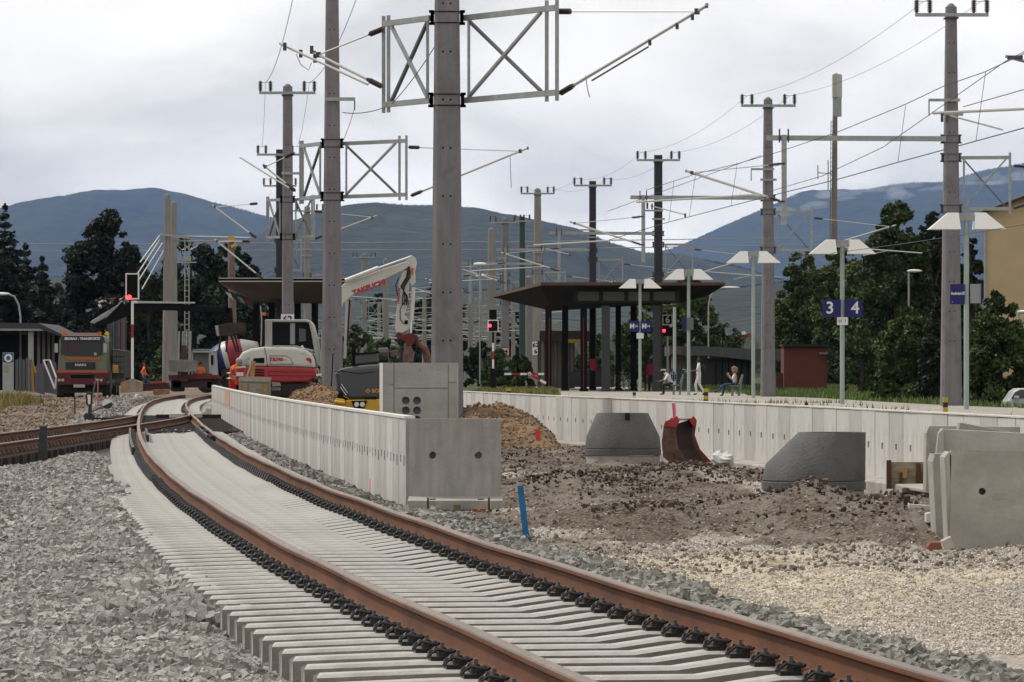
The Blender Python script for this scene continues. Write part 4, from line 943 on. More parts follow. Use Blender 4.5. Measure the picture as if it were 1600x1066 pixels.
# --- boom masts (right row)
def boom_mast(key, px, s, m, label, top=11.6, zb=.05, w0=.62, w1=.36, blen=5.9, frame=True, left=True, right=True, grp='concrete catenary masts'):
    mi = mast(key, px, s, w0, w1, zb, CZ+top, m, label, group=grp); th = mi['th']; b0 = mi['b']; Y = b0.y
    zB = CZ+7.37; x0 = mi['cx'](zB)
    if left:
        mb = MB(); mb.beam((x0-.2, Y-.3, zB), (x0-blen, Y-.3, zB+.03), .14, .16); part('boom', mb, M_galv, th); band(mi, zB)
        xp = x0-blen+.55; mb = MB(); mb.beam((xp, Y-.42, zB+.12), (xp, Y-.42, zB-2.75), .16, .16, up=(0, 1, 0)); part('drop_post', mb, M_galv, th)
        mb = MB()
        for dx in (-.14, .14): mb.box((xp+dx, Y-.3, zB+.1), (.035, .3, .42))
        part('post_clamp', mb, M_band, th)
        cantilever(th, (xp-.08, Y-.42, zB-2.0), (xp-.08, Y-.42, zB-.80), (xp-3.15, Y-.5, zB-1.02), r=.042)
        a = Vector((xp-.75, Y-.5, zB-1.78)); e = Vector((xp-4.7, Y-.5, zB-2.02)); tubep('registration_tube', [a, e], .032, M_alu, th)
        tubep('steady_arm', [e+Vector((.45, 0, -.12)), e+Vector((1.55, 0, -.40))], .02, M_alu, th, 6)
        fits(th, [(e+Vector((.35, 0, -.12)), (.06, .05, .20)), (e+Vector((.50, 0, -.14)), (.05, .05, .18)), (e+Vector((1.55, 0, -.42)), (.06, .05, .12)), ((xp-.08, Y-.42, zB-.8), (.2, .2, .06)), ((xp-.08, Y-.42, zB-2.0), (.2, .2, .06))])
        WIRE_PTS[key+'_m'] = Vector((xp-3.1, Y-.5, zB-.95)); WIRE_PTS[key+'_c'] = e+Vector((1.55, 0, -.45))
    if right:
        z1, z2 = CZ+6.78, CZ+5.15; bb = lattice(mi, 1.5, -.25, z1, z2, False)
        cantilever(th, bb+Vector((.1, 0, z2-.0)), bb+Vector((.1, 0, z1-.25)), bb+Vector((3.6, -.6, z2+1.05)), r=.034)
        tubep('registration_tube', [bb+Vector((.8, -.3, z2+.15)), bb+Vector((4.7, -.6, z2-.15))], .028, M_alu, th)
        tubep('steady_arm', [bb+Vector((2.2, -.4, z2-.25)), bb+Vector((3.4, -.5, z2-.02))], .02, M_alu, th, 6)
        mb = MB(); mb.box(mi['b']+Vector((-.0, -.36, CZ+8.15-zb)), (.7, .06, .1)); mb.beam(mi['b']+Vector((-.75, -.36, CZ+8.6-zb)), mi['b']+Vector((.25, -.36, CZ+8.6-zb)), .06, .09); part('side_arm', mb, M_galv, th)
        tubep('hanger', [mi['b']+Vector((-.74, -.36, CZ+8.6-zb)), mi['b']+Vector((-.74, -.36, CZ+8.1-zb))], .025, M_galv, th, 5)
    return mi
m17 = boom_mast('m17', 1486, 49, M_mast, 'tall grey concrete mast behind the station name sign at right', w0=.66, w1=.34, zb=.0)
m16 = boom_mast('m16', 1200, 36.5, M_mast, 'grey concrete mast between the double lamp and the red brick hut', w0=.62, w1=.36)
m15 = boom_mast('m15', 1028.5, 29, M_mast_d, 'tall black mast rising through the right half of the dark shelter roof', w0=.46, w1=.44, grp='black masts')
m14 = boom_mast('m14', 926, 25.5, M_mast_d, 'black mast rising above the left half of the dark shelter roof', w0=.44, w1=.42, grp='black masts')
m13 = boom_mast('m13', 840, 22.6, M_mast_l, 'old tan concrete mast with a small cross arm left above the shelter roof edge', top=12.5, w0=.75, w1=.45, blen=5.2)
m11 = boom_mast('m11', 789, 20.4, M_mast, 'grey mast carrying the red framed number fourteen plate', top=11.6, w0=.72, w1=.5, blen=4.5)
m12 = mast('m12', 816, 20.6, .5, .4, 0, CZ+11.6, mat('mast_green', (.03,.065,.055), .6), 'dark green steel mast between the number fourteen mast and the tan mast', T=True, Thalf=.55, group=None)
m10 = mast('m10', 768, 22.5, .72, .48, 0, CZ+9.8, M_mast_l, 'round topped pale mast beside the signal at the big mast', T=False)
m9 = mast('m9', 826.5, 23.5, .48, .44, 0, CZ+6.2, M_mast, 'short grey mast stump under the left tip of the shelter roof', T=False)
# row between the grey masts at the centre
m6 = boom_mast('m6', 480, 22, M_mast_l, 'slim pale mast seen just right of the third grey mast', top=11.6, w0=.5, w1=.4, left=False)
m7 = boom_mast('m7', 569, 15.6, M_mast_l, 'distant pale mast right of the excavator boom foot', top=11.6, w0=.62, w1=.5, left=False)
m8 = mast('m8', 603, 17.5, .55, .5, 0, CZ+9.9, M_mast_l, 'plain round topped mast seen under the raised excavator boom', T=False, holes=False)
# far row of masts with cantilevers on both tracks, receding
far = [(663, 15.0, 'distant mast close to the left edge of the biggest mast'), (735, 16.6, 'distant mast just right of the biggest mast'), (745, 13.6, 'smaller distant mast right of the biggest mast'), (592, 12.6, 'distant mast under the middle of the excavator boom'), (620, 11.2, 'tiny distant mast beside the excavator stick'), (655, 9.8, 'tiny far mast between excavator stick and biggest mast'), (549, 13.5, 'distant mast right beside the second grey mast'), (757, 12.0, 'faint far mast left of the square signal'), (802, 14.2, 'distant mast between the number fourteen mast and the green one'), (728, 10.4, 'smallest far mast touching the biggest mast on its right'), (637, 13.8, 'distant mast behind the excavator stick')]
for i, (px, s, lb) in enumerate(far):
    mi = mast('f%d' % i, px, s, .5, .4, 0, CZ+8.2, M_mast_l, lb, T=False, holes=False, group='distant overhead masts'); th = mi['th']; b0 = mi['b']
    for sx in (-1, 1):
        for k, zz in enumerate((6.6, 6.0, 5.3, 4.7, 4.1)):
            a = Vector((b0.x, b0.y, CZ+zz-.6)); L_ = random.uniform(3.2, 6.0); mb = MB(); mb.tube([a, a+Vector((sx*L_, random.uniform(-2, 2), random.uniform(-.2, 1.0)))], .038, 5)
            part('cantilever_tube', mb, M_galv, th)
        a = Vector((b0.x, b0.y, CZ+3.6)); mb = MB(); mb.tube([a, a+Vector((sx*5.2, 0, .2))], .045, 5); part('registration_tube', mb, M_alu, th)
        insul(a+Vector((sx*.3, 0, .9)), a+Vector((sx*.9, 0, 1.1)), .12, th, 4)
# extra cantilevers reaching out of the big mast's right side in the middle distance
for i, (p, q, s, lb) in enumerate([((735, 500), (760, 478), 18, 'a'), ]): pass
# twin masts at left
t1 = mast('tw1', 261.5, 24.4, .66, .36, -.05, CZ+11.2, M_mast_l, 'left one of the twin round topped concrete masts above the small excavator', T=False)
t2 = mast('tw2', 271.5, 23.8, .52, .36, -.05, CZ+11.0, M_mast_l, 'right one of the twin round topped concrete masts, slightly lower', T=False)
Yt = F/24.4
for k, (x0, y0, x1, y1) in enumerate(((252, 372, 215, 428), (254, 380, 217, 438), (256, 392, 222, 452), (250, 368, 219, 410))):
    tubep('stay_tube', [pd(x0, y0, Yt-.3), pd(x1, y1, Yt-1.5)], .05, M_galv, t1['th'], 5)
mb = MB(); mb.beam(pd(250, 366, Yt-.4), pd(300, 372, Yt-.4), .12, .16); part('head_arm', mb, M_galv, t1['th'])
for yy in (369, 376): tubep('boom_tube', [pd(270, yy, Yt), pd(392, yy+3, Yt-2)], .07, M_galv, t2['th'], 6)
for x_ in (296, 308): tubep('jumper_loop', [pd(x_-20, 382, Yt), pd(x_-12, 391, Yt), pd(x_, 385, Yt), pd(x_+4, 376, Yt)], .03, M_galv, t2['th'], 4)
lm = thing('equipment_mast', 'slim lattice mast with small platform right of the twin masts', 'mast', pd(292, 606, 270))
mb = MB()
for dx in (-.13, .13): mb.beam(pd(292, 606, 270)+Vector((dx, 0, 0)), pd(292, 376, 270)+Vector((dx, 0, 0)), .06)
part('rails', mb, M_galv, lm); mb = MB()
z = 1.
while z < 9.2: mb.box((pd(292, 0, 270).x, 270, z), (.3, .05, .04)); z += .35
part('rungs', mb, M_galv, lm, kind='stuff'); mb = MB(); mb.box(pd(292, 410, 270), (1.2, .3, .08)); mb.box(pd(292, 404, 270), (.5, .3, .3)); part('platform', mb, M_galv, lm)
wp = thing('wooden_pole', 'tan timber pole with yellow insulator clamps behind the left canopy', 'pole', pd(365, 600, 265))
mb = MB(); mb.tube([pd(365, 600, 265), pd(361, 378, 265)], [.30, .20], 10); part('pole', mb, mat('pole_wood', (.19,.145,.11), .9, var=.3, vscale=2), wp, smooth=True)
mb = MB(); mb.box(pd(361, 373, 264.6), (.35, .2, .32)); mb.beam(pd(361, 386, 264.6), pd(369, 381, 264.6), .18); part('clamp', mb, mat('clamp_yellow', (.62,.38,.04), .5), wp)
# hanging cable droppers, jib on far left of pole
# ------------------------------------------------------------------ wires
def sagline(a, b, sag, n=10): return [a+(b-a)*(i/n)-Vector((0, 0, 4*sag*(i/n)*(1-i/n))) for i in range(n+1)]
def wire(name, pts, r, label, cat='wire', m=None):
    mb = MB(); mb.tube(pts, r, 5); return single(name, mb, m or M_wire, label, cat, pts[0], smooth=True)
order = [('m17', 'm16'), ('m16', 'm15'), ('m15', 'm14'), ('m14', 'm13')]
nmz = {'m17': 'tall right mast', 'm16': 'mast by the brick hut', 'm15': 'right black mast', 'm14': 'left black mast', 'm13': 'tan mast'}
for a, b_ in order:
    for k, sd_ in ((0, 'left'), (1, 'right')):
        wire('feeder_wire', sagline(WIRE_PTS[a][k], WIRE_PTS[b_][k], .5), .007, f'{sd_} feeder wire from the {nmz[a]} to the {nmz[b_]}')
for k, sd_ in ((0, 'left'), (1, 'right')):
    wire('feeder_wire', sagline(WIRE_PTS['m17'][k], WIRE_PTS['m17'][k]+Vector((5.5, -55, .2)), .5), .007, f'{sd_} feeder wire leaving the tall right mast towards the viewer')
    wire('feeder_wire', sagline(WIRE_PTS['m3'][k], WIRE_PTS['m4'][k], .5), .008, f'{sd_} feeder wire from the third grey mast to the black mast')
# feeder of the left row
T2 = [Vector(((518-800)/52.5-1.0, F/52.5, CZ+11.8)), Vector(((518-800)/52.5+1.0, F/52.5, CZ+11.8))]
for k, sd_ in ((0, 'left'), (1, 'right')): wire('feeder_wire', sagline(T2[k], WIRE_PTS['m3'][k], .6), .011, f'thin {sd_} feeder wire rising from the third grey mast out of frame')
# contact and messenger wires over the pit: positions follow the curve of the line
def cz_pt(x, y, zr):
    s = (HY-y)/zr; return W(x, y, s)
cw = [cz_pt(x, y, 4.3) for x, y in ((1700, 172), (1600, 200), (1505, 226), (1402, 254), (1310, 280), (1212, 304), (1142, 322), (1045, 347), (952, 375))]
wire('contact_wire', cw, .011, 'lower contact wire sweeping in from the right edge past the tall masts', 'wire')
def mess(x, y, x2, y2):
    base = cz_pt(x2, y2, 4.3); return Vector(((x-800)*base.y/F, base.y, CZ+(HY-y)*base.y/F))
drops = [(1540, 112, 1525, 220), (1415, 165, 1403, 253), (1152, 256, 1142, 322), (1087, 270, 1077, 338), (1053, 283, 1045, 347)]
mw = [mess(1700, 50, 1690, 175), mess(1600, 84, 1590, 203), mess(1540, 112, 1525, 220), mess(1474, 135, 1460, 238), mess(1415, 163, 1403, 253), mess(1310, 206, 1300, 283), mess(1215, 238, 1205, 306), mess(1152, 256, 1142, 322), mess(1087, 272, 1077, 338), mess(1010, 297, 1000, 362)]
wire('messenger_wire', mw, .009, 'upper messenger wire above the contact wire at right', 'wire')
w2 = [mess(1700, 30, 1690, 175), mess(1571, 96, 1556, 212), mess(1480, 160, 1470, 236), mess(1380, 230, 1370, 263), mess(1285, 275, 1280, 288), mess(1200, 300, 1190, 310)]
wire('messenger_wire', w2, .008, 'second messenger wire crossing behind the tall right mast', 'wire')
w3 = [mess(1700, 110, 1690, 175), mess(1600, 140, 1590, 203), mess(1505, 167, 1490, 230)]
wire('messenger_wire', w3, .009, 'short wire between the tall right mast and the right picture edge', 'wire')
for i, (x, y, x2, y2) in enumerate(drops):
    b0 = cz_pt(x2, y2, 4.3); wire('dropper', [mess(x, y, x2, y2), b0], .006, ('dropper at the right picture edge', 'dropper left of the tall right mast', 'dropper left of the brick hut mast', 'dropper in the middle between the two masts', 'dropper nearest the black mast')[i]+', hanging between the two wires', 'dropper')
wire('messenger_wire', sagline(pd(1190, 243, 150), pd(950, 330, 200), .0), .012, 'rising messenger wire between the brick hut mast and black masts')
wire('messenger_wire', sagline(pd(1600, 15, 115) if False else pd(1212, 405, 160), pd(1720, 330, 95), .1), .010, 'faint low wire in front of the yellow building')
for i, (y0, y1) in enumerate(((385, 392), (396, 404))): wire('distant_wire', [pd(-60, y0-3, 500), pd(800, y1-14, 500), pd(1700, y0-20, 500)], .05, ('upper', 'lower')[i]+' pale distant wire running across the dark hill', m=mat('wire_pale', (.3,.31,.32), .6))
for x0, y0, x1, y1, Y, lb in ((535, 176, 612, 163, 90, 'thin jumper from the second mast to the big frame'), (553, 172, 533, 226, 128.3, 'thin stay hanging from the side arm of the second mast'), (612, 163, 690, 55, 85.8, 'thin stay crossing the left frame of the big mast'), (797, 245, 799, 293, 125, 'loose wire end hanging from the right cantilever of the second mast'), (915, 118, 922, 152, 83, 'loose wire end hanging from the cantilever of the big mast')):
    wire('stay_wire', sagline(pd(x0, y0, Y), pd(x1, y1, Y), .08), .009, lb)
# partly visible cantilever tip entering at the right edge
ct = thing('cantilever', 'tip of a cantilever entering the picture at its upper right edge', 'cantilever', pd(1640, 110, 100))
mb = MB(); mb.tube([pd(1571, 88, 100), pd(1760, 140, 100)], .04, 6); part('tube', mb, M_galv, ct); mb = MB(); mb.tube([pd(1457, 177, 100), pd(1760, 163, 100)], .038, 6); part('registration_tube', mb, M_alu, ct, smooth=True)
mb = MB(); mb.tube([pd(1485, 181, 100), pd(1567, 203, 100)], .022, 6); part('steady_arm', mb, M_alu, ct, smooth=True)
fits(ct, [(pd(1586, 90, 100), (.35, .1, .09)), (pd(1472, 184, 100), (.06, .06, .2)), (pd(1480, 186, 100), (.06, .06, .18))])
# ------------------------------------------------------------------ dark platform shelter
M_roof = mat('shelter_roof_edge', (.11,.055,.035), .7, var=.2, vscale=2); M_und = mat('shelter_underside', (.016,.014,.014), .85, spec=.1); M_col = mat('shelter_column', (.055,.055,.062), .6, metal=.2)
sh = thing('platform_shelter', 'dark platform shelter with wide upturned roof on black columns', 'shelter', pd(950, 612, 229))
Yn = 229
A = pd(845, 446, Yn); B = pd(1133, 446, Yn); Cc = pd(770, 465, 262); Ee = pd(1105, 463, 262); D = pd(862, 486, 243); Fp = pd(1062, 474, 243)
mb = MB(); up = Vector((0, 0, .16))
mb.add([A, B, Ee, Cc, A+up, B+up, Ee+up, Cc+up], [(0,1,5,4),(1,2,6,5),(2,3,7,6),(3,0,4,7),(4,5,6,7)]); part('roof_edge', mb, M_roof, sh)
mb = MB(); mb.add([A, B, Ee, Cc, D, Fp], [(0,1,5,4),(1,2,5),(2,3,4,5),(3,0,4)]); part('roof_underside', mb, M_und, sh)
mb = MB(); mb.beam(pd(896, 464, 232), pd(1062, 464, 232), .3, .62); part('girder', mb, mat('girder_dark', (.03,.03,.033), .6), sh)
for i in range(4):
    x0 = 903+i*39.5; mb = MB(); mb.ext([(x0, 456), (x0+33, 456), (x0+33, 470), (x0, 470)], F/231.7, -.02, .05); part('lamp_panel', mb, mat('panel_grey', (.13,.13,.135), .4), sh)
for px, w, Y, m in ((857, .34, 231, M_und), (883, .34, 238, M_und), (912, .36, 231, M_und), (946.5, .44, 230, M_col), (966, .30, 240, M_und), (990, .34, 238, M_und), (926, .30, 246, M_und), (1026, .40, 231, M_col)):
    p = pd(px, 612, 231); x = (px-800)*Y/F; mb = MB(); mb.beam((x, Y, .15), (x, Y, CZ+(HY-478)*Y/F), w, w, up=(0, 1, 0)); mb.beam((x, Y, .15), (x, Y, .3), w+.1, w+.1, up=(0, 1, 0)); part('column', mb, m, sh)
for px in (857, 911): mb = MB(); x = (px-800)*230.7/F; mb.box((x+.03, 230.7, 2.2), (.05, .05, 3.8)); part('red_pipe', mb, mat('pipe_red', (.16,.01,.012), .5), sh)
# information totems / red bin, poster under the shelter
mb = MB(); mb.ext([(922, 561), (931, 561), (931, 579), (922, 579)], F/243, 0, .2); single('red_board', mb, mat('board_red', (.34,.02,.03), .5), 'small red notice board on the column row under the shelter', 'notice board', pd(926, 579, 243))
# concrete underpass building behind shelter
M_up = mat('underpass_concrete', (.30,.27,.24), .9, var=.15, vscale=.6); M_upd = mat('underpass_fascia', (.085,.085,.095), .8, var=.15); M_upb = mat('underpass_brown', (.12,.085,.065), .8, var=.1)
ub = thing('underpass_building', 'low stair building with brown fascia and pale concrete ribs left behind the shelter', 'building', pd(870, 608, 262))
mb = MB(); mb.ext([(843, 517), (925, 517), (925, 533), (843, 533)], F/262, 0, 8); part('fascia', mb, M_upb, ub)
for i in range(8):
    x0 = 846+6.6*i; mb = MB(); mb.ext([(x0, 533), (x0+4.2, 533), (x0+4.2, 607), (x0, 607)], F/262, .5+i*.25, .9+i*.25); part('rib', mb, M_up, ub)
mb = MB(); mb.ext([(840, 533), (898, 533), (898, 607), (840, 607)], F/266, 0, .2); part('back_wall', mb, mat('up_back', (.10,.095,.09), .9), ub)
mb = MB(); mb.ext([(886, 530), (913, 530), (913, 536), (886, 536)], F/256, 0, .3); part('yellow_band', mb, mat('band_yellow', (.62,.48,.05), .5), ub)
mb = MB(); mb.ext([(890, 580), (960, 580), (960, 605), (890, 605)], F/262, 0, .2); mb.ext([(890, 590), (960, 590), (960, 592), (890, 592)], F/261.5, 0, .1); part('parapet', mb, M_upd, ub)
u2 = thing('underpass_building', 'low dark grey fascia building with glass stairs behind the seated woman', 'building', pd(1110, 605, 280))
mb = MB(); mb.ext([(1046, 541), (1094, 541), (1174, 545), (1250, 545), (1250, 562), (1176, 563), (1110, 556), (1046, 556)], F/280, 0, 9); part('fascia', mb, M_upd, u2)
mb = MB(); mb.ext([(1046, 541), (1066, 541), (1066, 554), (1046, 554)], F/279.5, 0, .4); part('end_fascia', mb, M_upb, u2)
for i in range(6): x0 = 1050+6*i; mb = MB(); mb.ext([(x0, 556), (x0+3.4, 556), (x0+3.4, 604), (x0, 604)], F/280, .6+.3*i, 1+.3*i); part('rib', mb, M_up, u2)
mb = MB(); mb.ext([(1046, 560), (1174, 560), (1174, 606), (1046, 606)], F/286, 0, .2); part('back_wall', mb, mat('glass_dark', (.03,.033,.035), .25, spec=.6), u2)
for i in range(6): x0 = 1118+10*i; mb = MB(); mb.ext([(x0, 560), (x0+1.5, 560), (x0+1.5, 604), (x0, 604)], F/284, 0, .15); part('mullion', mb, M_und, u2)
mb = MB(); mb.ext([(1040, 576), (1078, 576), (1078, 606), (1040, 606)], F/268, 0, .2); part('parapet', mb, M_upd, u2)
# left canopy
M_cu = mat('canopy_underside', (.15,.12,.105), .7, var=.08, vscale=.8); M_cw = mat('canopy_trim', (.42,.40,.37), .6)
lc = thing('platform_canopy', 'wide pale trimmed canopy with brownish underside left behind the grey masts', 'canopy', pd(440, 600, 222))
A = pd(342, 441, 222); B = pd(545, 441, 222); Cc = pd(352, 449, 240); Ee = pd(545, 452, 240); D = pd(400, 472, 230); Fp = pd(505, 475, 230)
mb = MB(); mb.add([A, B, Ee, Cc, D, Fp], [(0,1,5,4),(1,2,5),(2,3,4,5),(3,0,4)]); part('underside', mb, M_cu, lc)
mb = MB(); mb.beam(A+Vector((0, -.05, .04)), B+Vector((0, -.05, .04)), .1, .06); mb.beam(A+Vector((0, -.05, .20)), B+Vector((0, -.05, .20)), .1, .05); part('trim', mb, M_cw, lc)
mb = MB(); mb.add([A+Vector((0, .02, .05)), B+Vector((0, .02, .05)), Ee+Vector((0, 0, .1)), Cc+Vector((0, 0, .1)), A+Vector((0, .02, .2)), B+Vector((0, .02, .2)), Ee+Vector((0, 0, .25)), Cc+Vector((0, 0, .25))], [(0,1,5,4),(1,2,6,5),(2,3,7,6),(3,0,4,7),(4,5,6,7),(3,2,1,0)]); part('roof_slab', mb, M_und, lc)
mb = MB(); a = pd(352, 452, 221.9); mb.add([pd(345, 450, 221.8), pd(396, 470, 226), pd(396, 484, 226), pd(357, 462, 223)], [(0,1,2,3)]); mb.add([pd(345, 450, 222), pd(396, 470, 226.2), pd(396, 484, 226.2), pd(357, 462, 223.2)], [(3,2,1,0)]); part('glazing', mb, mat('glazing', (.12,.13,.15), .15, spec=.8), lc)
for x0, m_ in ((352, (.5,.5,.5)), (361, (.03,.03,.05)), (370, (.35,.38,.42)), (380, (.32,.05,.06))):
    mb = MB(); t0 = (x0-345)/51.; q = [pd(x0, 453+.40*(x0-345), 221.7+t0*4), pd(x0+8, 456+.40*(x0-345), 221.8+t0*4), pd(x0+13, 468+.40*(x0-352), 221.8+t0*4), pd(x0+6, 464+.40*(x0-352), 221.7+t0*4)]; mb.prism(q, (0, .06, 0)); part('reflective_strip', mb, mat('strip%d' % x0, m_, .4), lc)
for px in (400, 425, 465, 492): x = (px-800)*230/F; mb = MB(); mb.beam((x, 230, 0), (x, 230, CZ+(HY-474)*230/F), .34, .34, up=(0, 1, 0)); part('column', mb, M_und, lc)
# ------------------------------------------------------------------ signs and lamps on the platform
M_pole = mat('lamp_pole', (.40,.46,.44), .5, metal=.2, var=.06); M_shade = mat('lamp_shade', (.80,.80,.77), .5); M_blue = mat('sign_blue', (.012,.014,.13), .5); M_white = mat('sign_white', (.8,.8,.8), .5); M_txb = mat('text_black', (.008,.008,.008), .7, spec=.08)
def dlamp(px, yf, s, h, label):
    p = W(px, yf, s); p.z = .15; th = thing('platform_lamp', label, 'lamp', p, 'double shaded platform lamps'); w = .13
    mb = MB(); mb.tube([p, p+Vector((0, 0, h))], .075, 10); part('pole', mb, M_pole, th, smooth=True)
    mb = MB(); mb.box(p+Vector((0, 0, h-.1)), (.42, .22, .22)); part('head', mb, M_galv, th)
    for sx in (-1, 1):
        c = p+Vector((sx*.62, 0, h-.18)); a, b2 = .44, .30; tz = .42
        v = [c+Vector((-a, -.45, -.16)), c+Vector((a, -.45, -.16)), c+Vector((a, .45, -.16)), c+Vector((-a, .45, -.16)), c+Vector((-sx*.02-.03-sx*.12, -.12, tz-.18)), c+Vector((-sx*.42+.0, -.12, tz-.18)), c+Vector((-sx*.42, .12, tz-.18)), c+Vector((-sx*.02-.03-sx*.12, .12, tz-.18))]
        mb = MB(); mb.add(v, [(0,1,2,3),(0,1,5,4) if sx < 0 else (1,0,5,4),(2,3,7,6),(0,3,7,4) if True else 0,(1,2,6,5),(4,5,6,7)]); 
        # simple wedge: ridge near the pole, slanting outwards
        x_in = p.x+sx*.20; x_rg = p.x+sx*.44; x_out = p.x+sx*1.10; zt_ = p.z+h+.02; zb_ = p.z+h-.46
        mb = MB(); mb.add([(x_in,p.y-.42,zb_),(x_out,p.y-.42,zb_),(x_out,p.y+.42,zb_),(x_in,p.y+.42,zb_),(x_in+sx*.04,p.y-.20,zt_),(x_rg+sx*.1,p.y-.20,zt_),(x_rg+sx*.1,p.y+.20,zt_),(x_in+sx*.04,p.y+.20,zt_)], [(0,1,2,3),(0,1,5,4),(1,2,6,5),(2,3,7,6),(3,0,4,7),(4,5,6,7)])
        part('lamp_shade', mb, M_shade, th)
    return th, p
lA, pA = dlamp(1316, 632, 47, 5.45, 'double platform lamp above the track three and four signs')
lB, pB = dlamp(1510, 640, 54.5, 5.62, 'nearest double platform lamp, in front of the tall right mast')
lC, pC = dlamp(1177, 622, 38.4, 5.95, 'double platform lamp just left of the mast by the brick hut')
lD, pD = dlamp(1076, 618, 34.8, 5.65, 'double platform lamp beside the walking person, with grey box')
lE, pE = dlamp(1000, 613, 30.4, 5.8, 'double platform lamp in front of the shelter with blue pictogram signs')
def board(name, label, cat, p, w, h, dx, dz, m, t=.06, frame=None):
    th = thing(name, label, cat, p+Vector((dx, -.12, dz))); mb = MB(); c = p+Vector((dx, -.12, dz)); mb.box(c, (w, t, h)); part('panel', mb, m, th); return th, c
zs = CZ+(HY-482)/47.
for sx, tx, lb in ((-1, '3', 'dark blue sign with white number three'), (1, '4', 'dark blue sign with white number four')):
    th, c = board('track_number_sign', lb+' on the lamp pole', 'sign', Vector((pA.x, pA.y, 0)), .60, .58, sx*.36, zs, M_blue)
    text('digit', tx, .56, c+Vector((.06*sx, -.036, 0)), FRONT, M_white, th, .003, offset=.008)
th, c = board('white_plate', 'white plate with symbols under the track three and four signs', 'sign', Vector((pA.x, pA.y, 0)), .36, .26, 0, CZ+(HY-502)/47., M_white, .04)
text('symbol', 'H', .16, c+Vector((-.08, -.026, 0)), FRONT, M_txb, th, .002); text('symbol', 'I', .16, c+Vector((.09, -.026, 0)), FRONT, M_txb, th, .002)
th, c = board('station_sign', 'dark blue station name sign on the nearest lamp pole', 'sign', Vector((pB.x, pB.y, 0)), .42, .58, -.27, CZ+(HY-460)/54.5, M_blue); 
for q in th.children: pass
text('station_name', 'Neunkirchen NÖ', .11, c+Vector((.01, -.036, .02)), FRONT, M_white, th, .002, sx=.5, offset=.004); text('arrow', 'a', .06, c+Vector((-.15, -.036, -.22)), FRONT, M_white, th, .002)
th, c = board('sign_box', 'grey backed sign box on the right side of the nearest lamp pole', 'sign', Vector((pB.x, pB.y+.1, 0)), .30, .55, .26, CZ+(HY-459)/54.5, mat('sign_back', (.30,.31,.33), .35, metal=.3), .1)
mb = MB(); mb.box(c+Vector((.17, 0, 0)), (.035, .2, .58)); part('edge', mb, M_blue, th)
zz = CZ+(HY-510)/30.4
for sx, lb in ((-1, 'blue pictogram sign on the left of the shelter lamp pole'), (1, 'blue pictogram sign on the right of the shelter lamp pole')):
    th, c = board('pictogram_sign', lb, 'sign', Vector((pE.x, pE.y, 0)), .54, .56, sx*.31, zz, M_blue)
    text('pictogram', '\u25a0' if False else 'H', .30, c+Vector((-.10, -.036, .0)), FRONT, M_white, th, .003, offset=.02); text('pictogram', 'I4', .20, c+Vector((.12, -.036, 0)), FRONT, M_white, th, .003)
board('white_plate', 'small white plate under the blue pictogram signs', 'sign', Vector((pE.x, pE.y, 0)), .36, .28, 0, CZ+(HY-525)/30.4, M_white, .04)
th, c = board('equipment_box', 'grey box on the lamp pole beside the walking person', 'box', Vector((pD.x, pD.y, 0)), .30, .55, .06, CZ+(HY-506)/34.8, mat('box_grey', (.16,.16,.18), .6), .2)
mb = MB(); mb.box(c+Vector((-.27, .02, 0)), (.16, .05, .5)); part('side_panel', mb, M_blue, th)
# grey stub post and number 6 signal
mb = MB(); mb.tube([pd(1054, 610, 205), pd(1054, 480, 205)], .075, 10); single('grey_post', mb, M_pole, 'plain pale grey post behind the person sitting with the polka dot bag', 'post', pd(1054, 610, 205), smooth=True)
sg = thing('track_signal', 'black signal with red light under a white number six plate', 'signal', pd(1043, 606, 236))
mb = MB(); mb.tube([pd(1043, 606, 236), pd(1043, 495, 236)], .06, 8); part('pole', mb, M_galv, sg)
mb = MB(); mb.ext([(1035, 492), (1051, 492), (1051, 508), (1035, 508)], F/235.8, 0, .1); part('plate', mb, M_white, sg); mb = MB(); mb.ext([(1036.5, 493.5), (1049.5, 493.5), (1049.5, 506.5), (1036.5, 506.5)], F/235.8, -.02, .0); part('plate_face', mb, M_txb, sg)
text('digit', '6', .50, pd(1043, 500, 235.72), FRONT, M_white, sg, .003, offset=.008)
mb = MB(); mb.ext([(1035, 509), (1051, 509), (1051, 525), (1035, 525)], F/235.8, 0, .2); part('signal_head', mb, M_txb, sg)
M_red = mat('signal_red', (.5,.01,.01), .4, emit=((1, .03, .04), 6.)); mb = MB(); mb.tube([pd(1037.5, 517, 235.7), pd(1037.5, 517, 235.6)], .085, 12); part('red_lamp', mb, M_red, sg)
mb = MB(); mb.ball(pd(1048, 509, 235.4), .10, 10, 6); single('globe_lamp', mb, M_white, 'small white globe beside the number six plate', 'lamp', pd(1048, 509, 235.4), smooth=True)
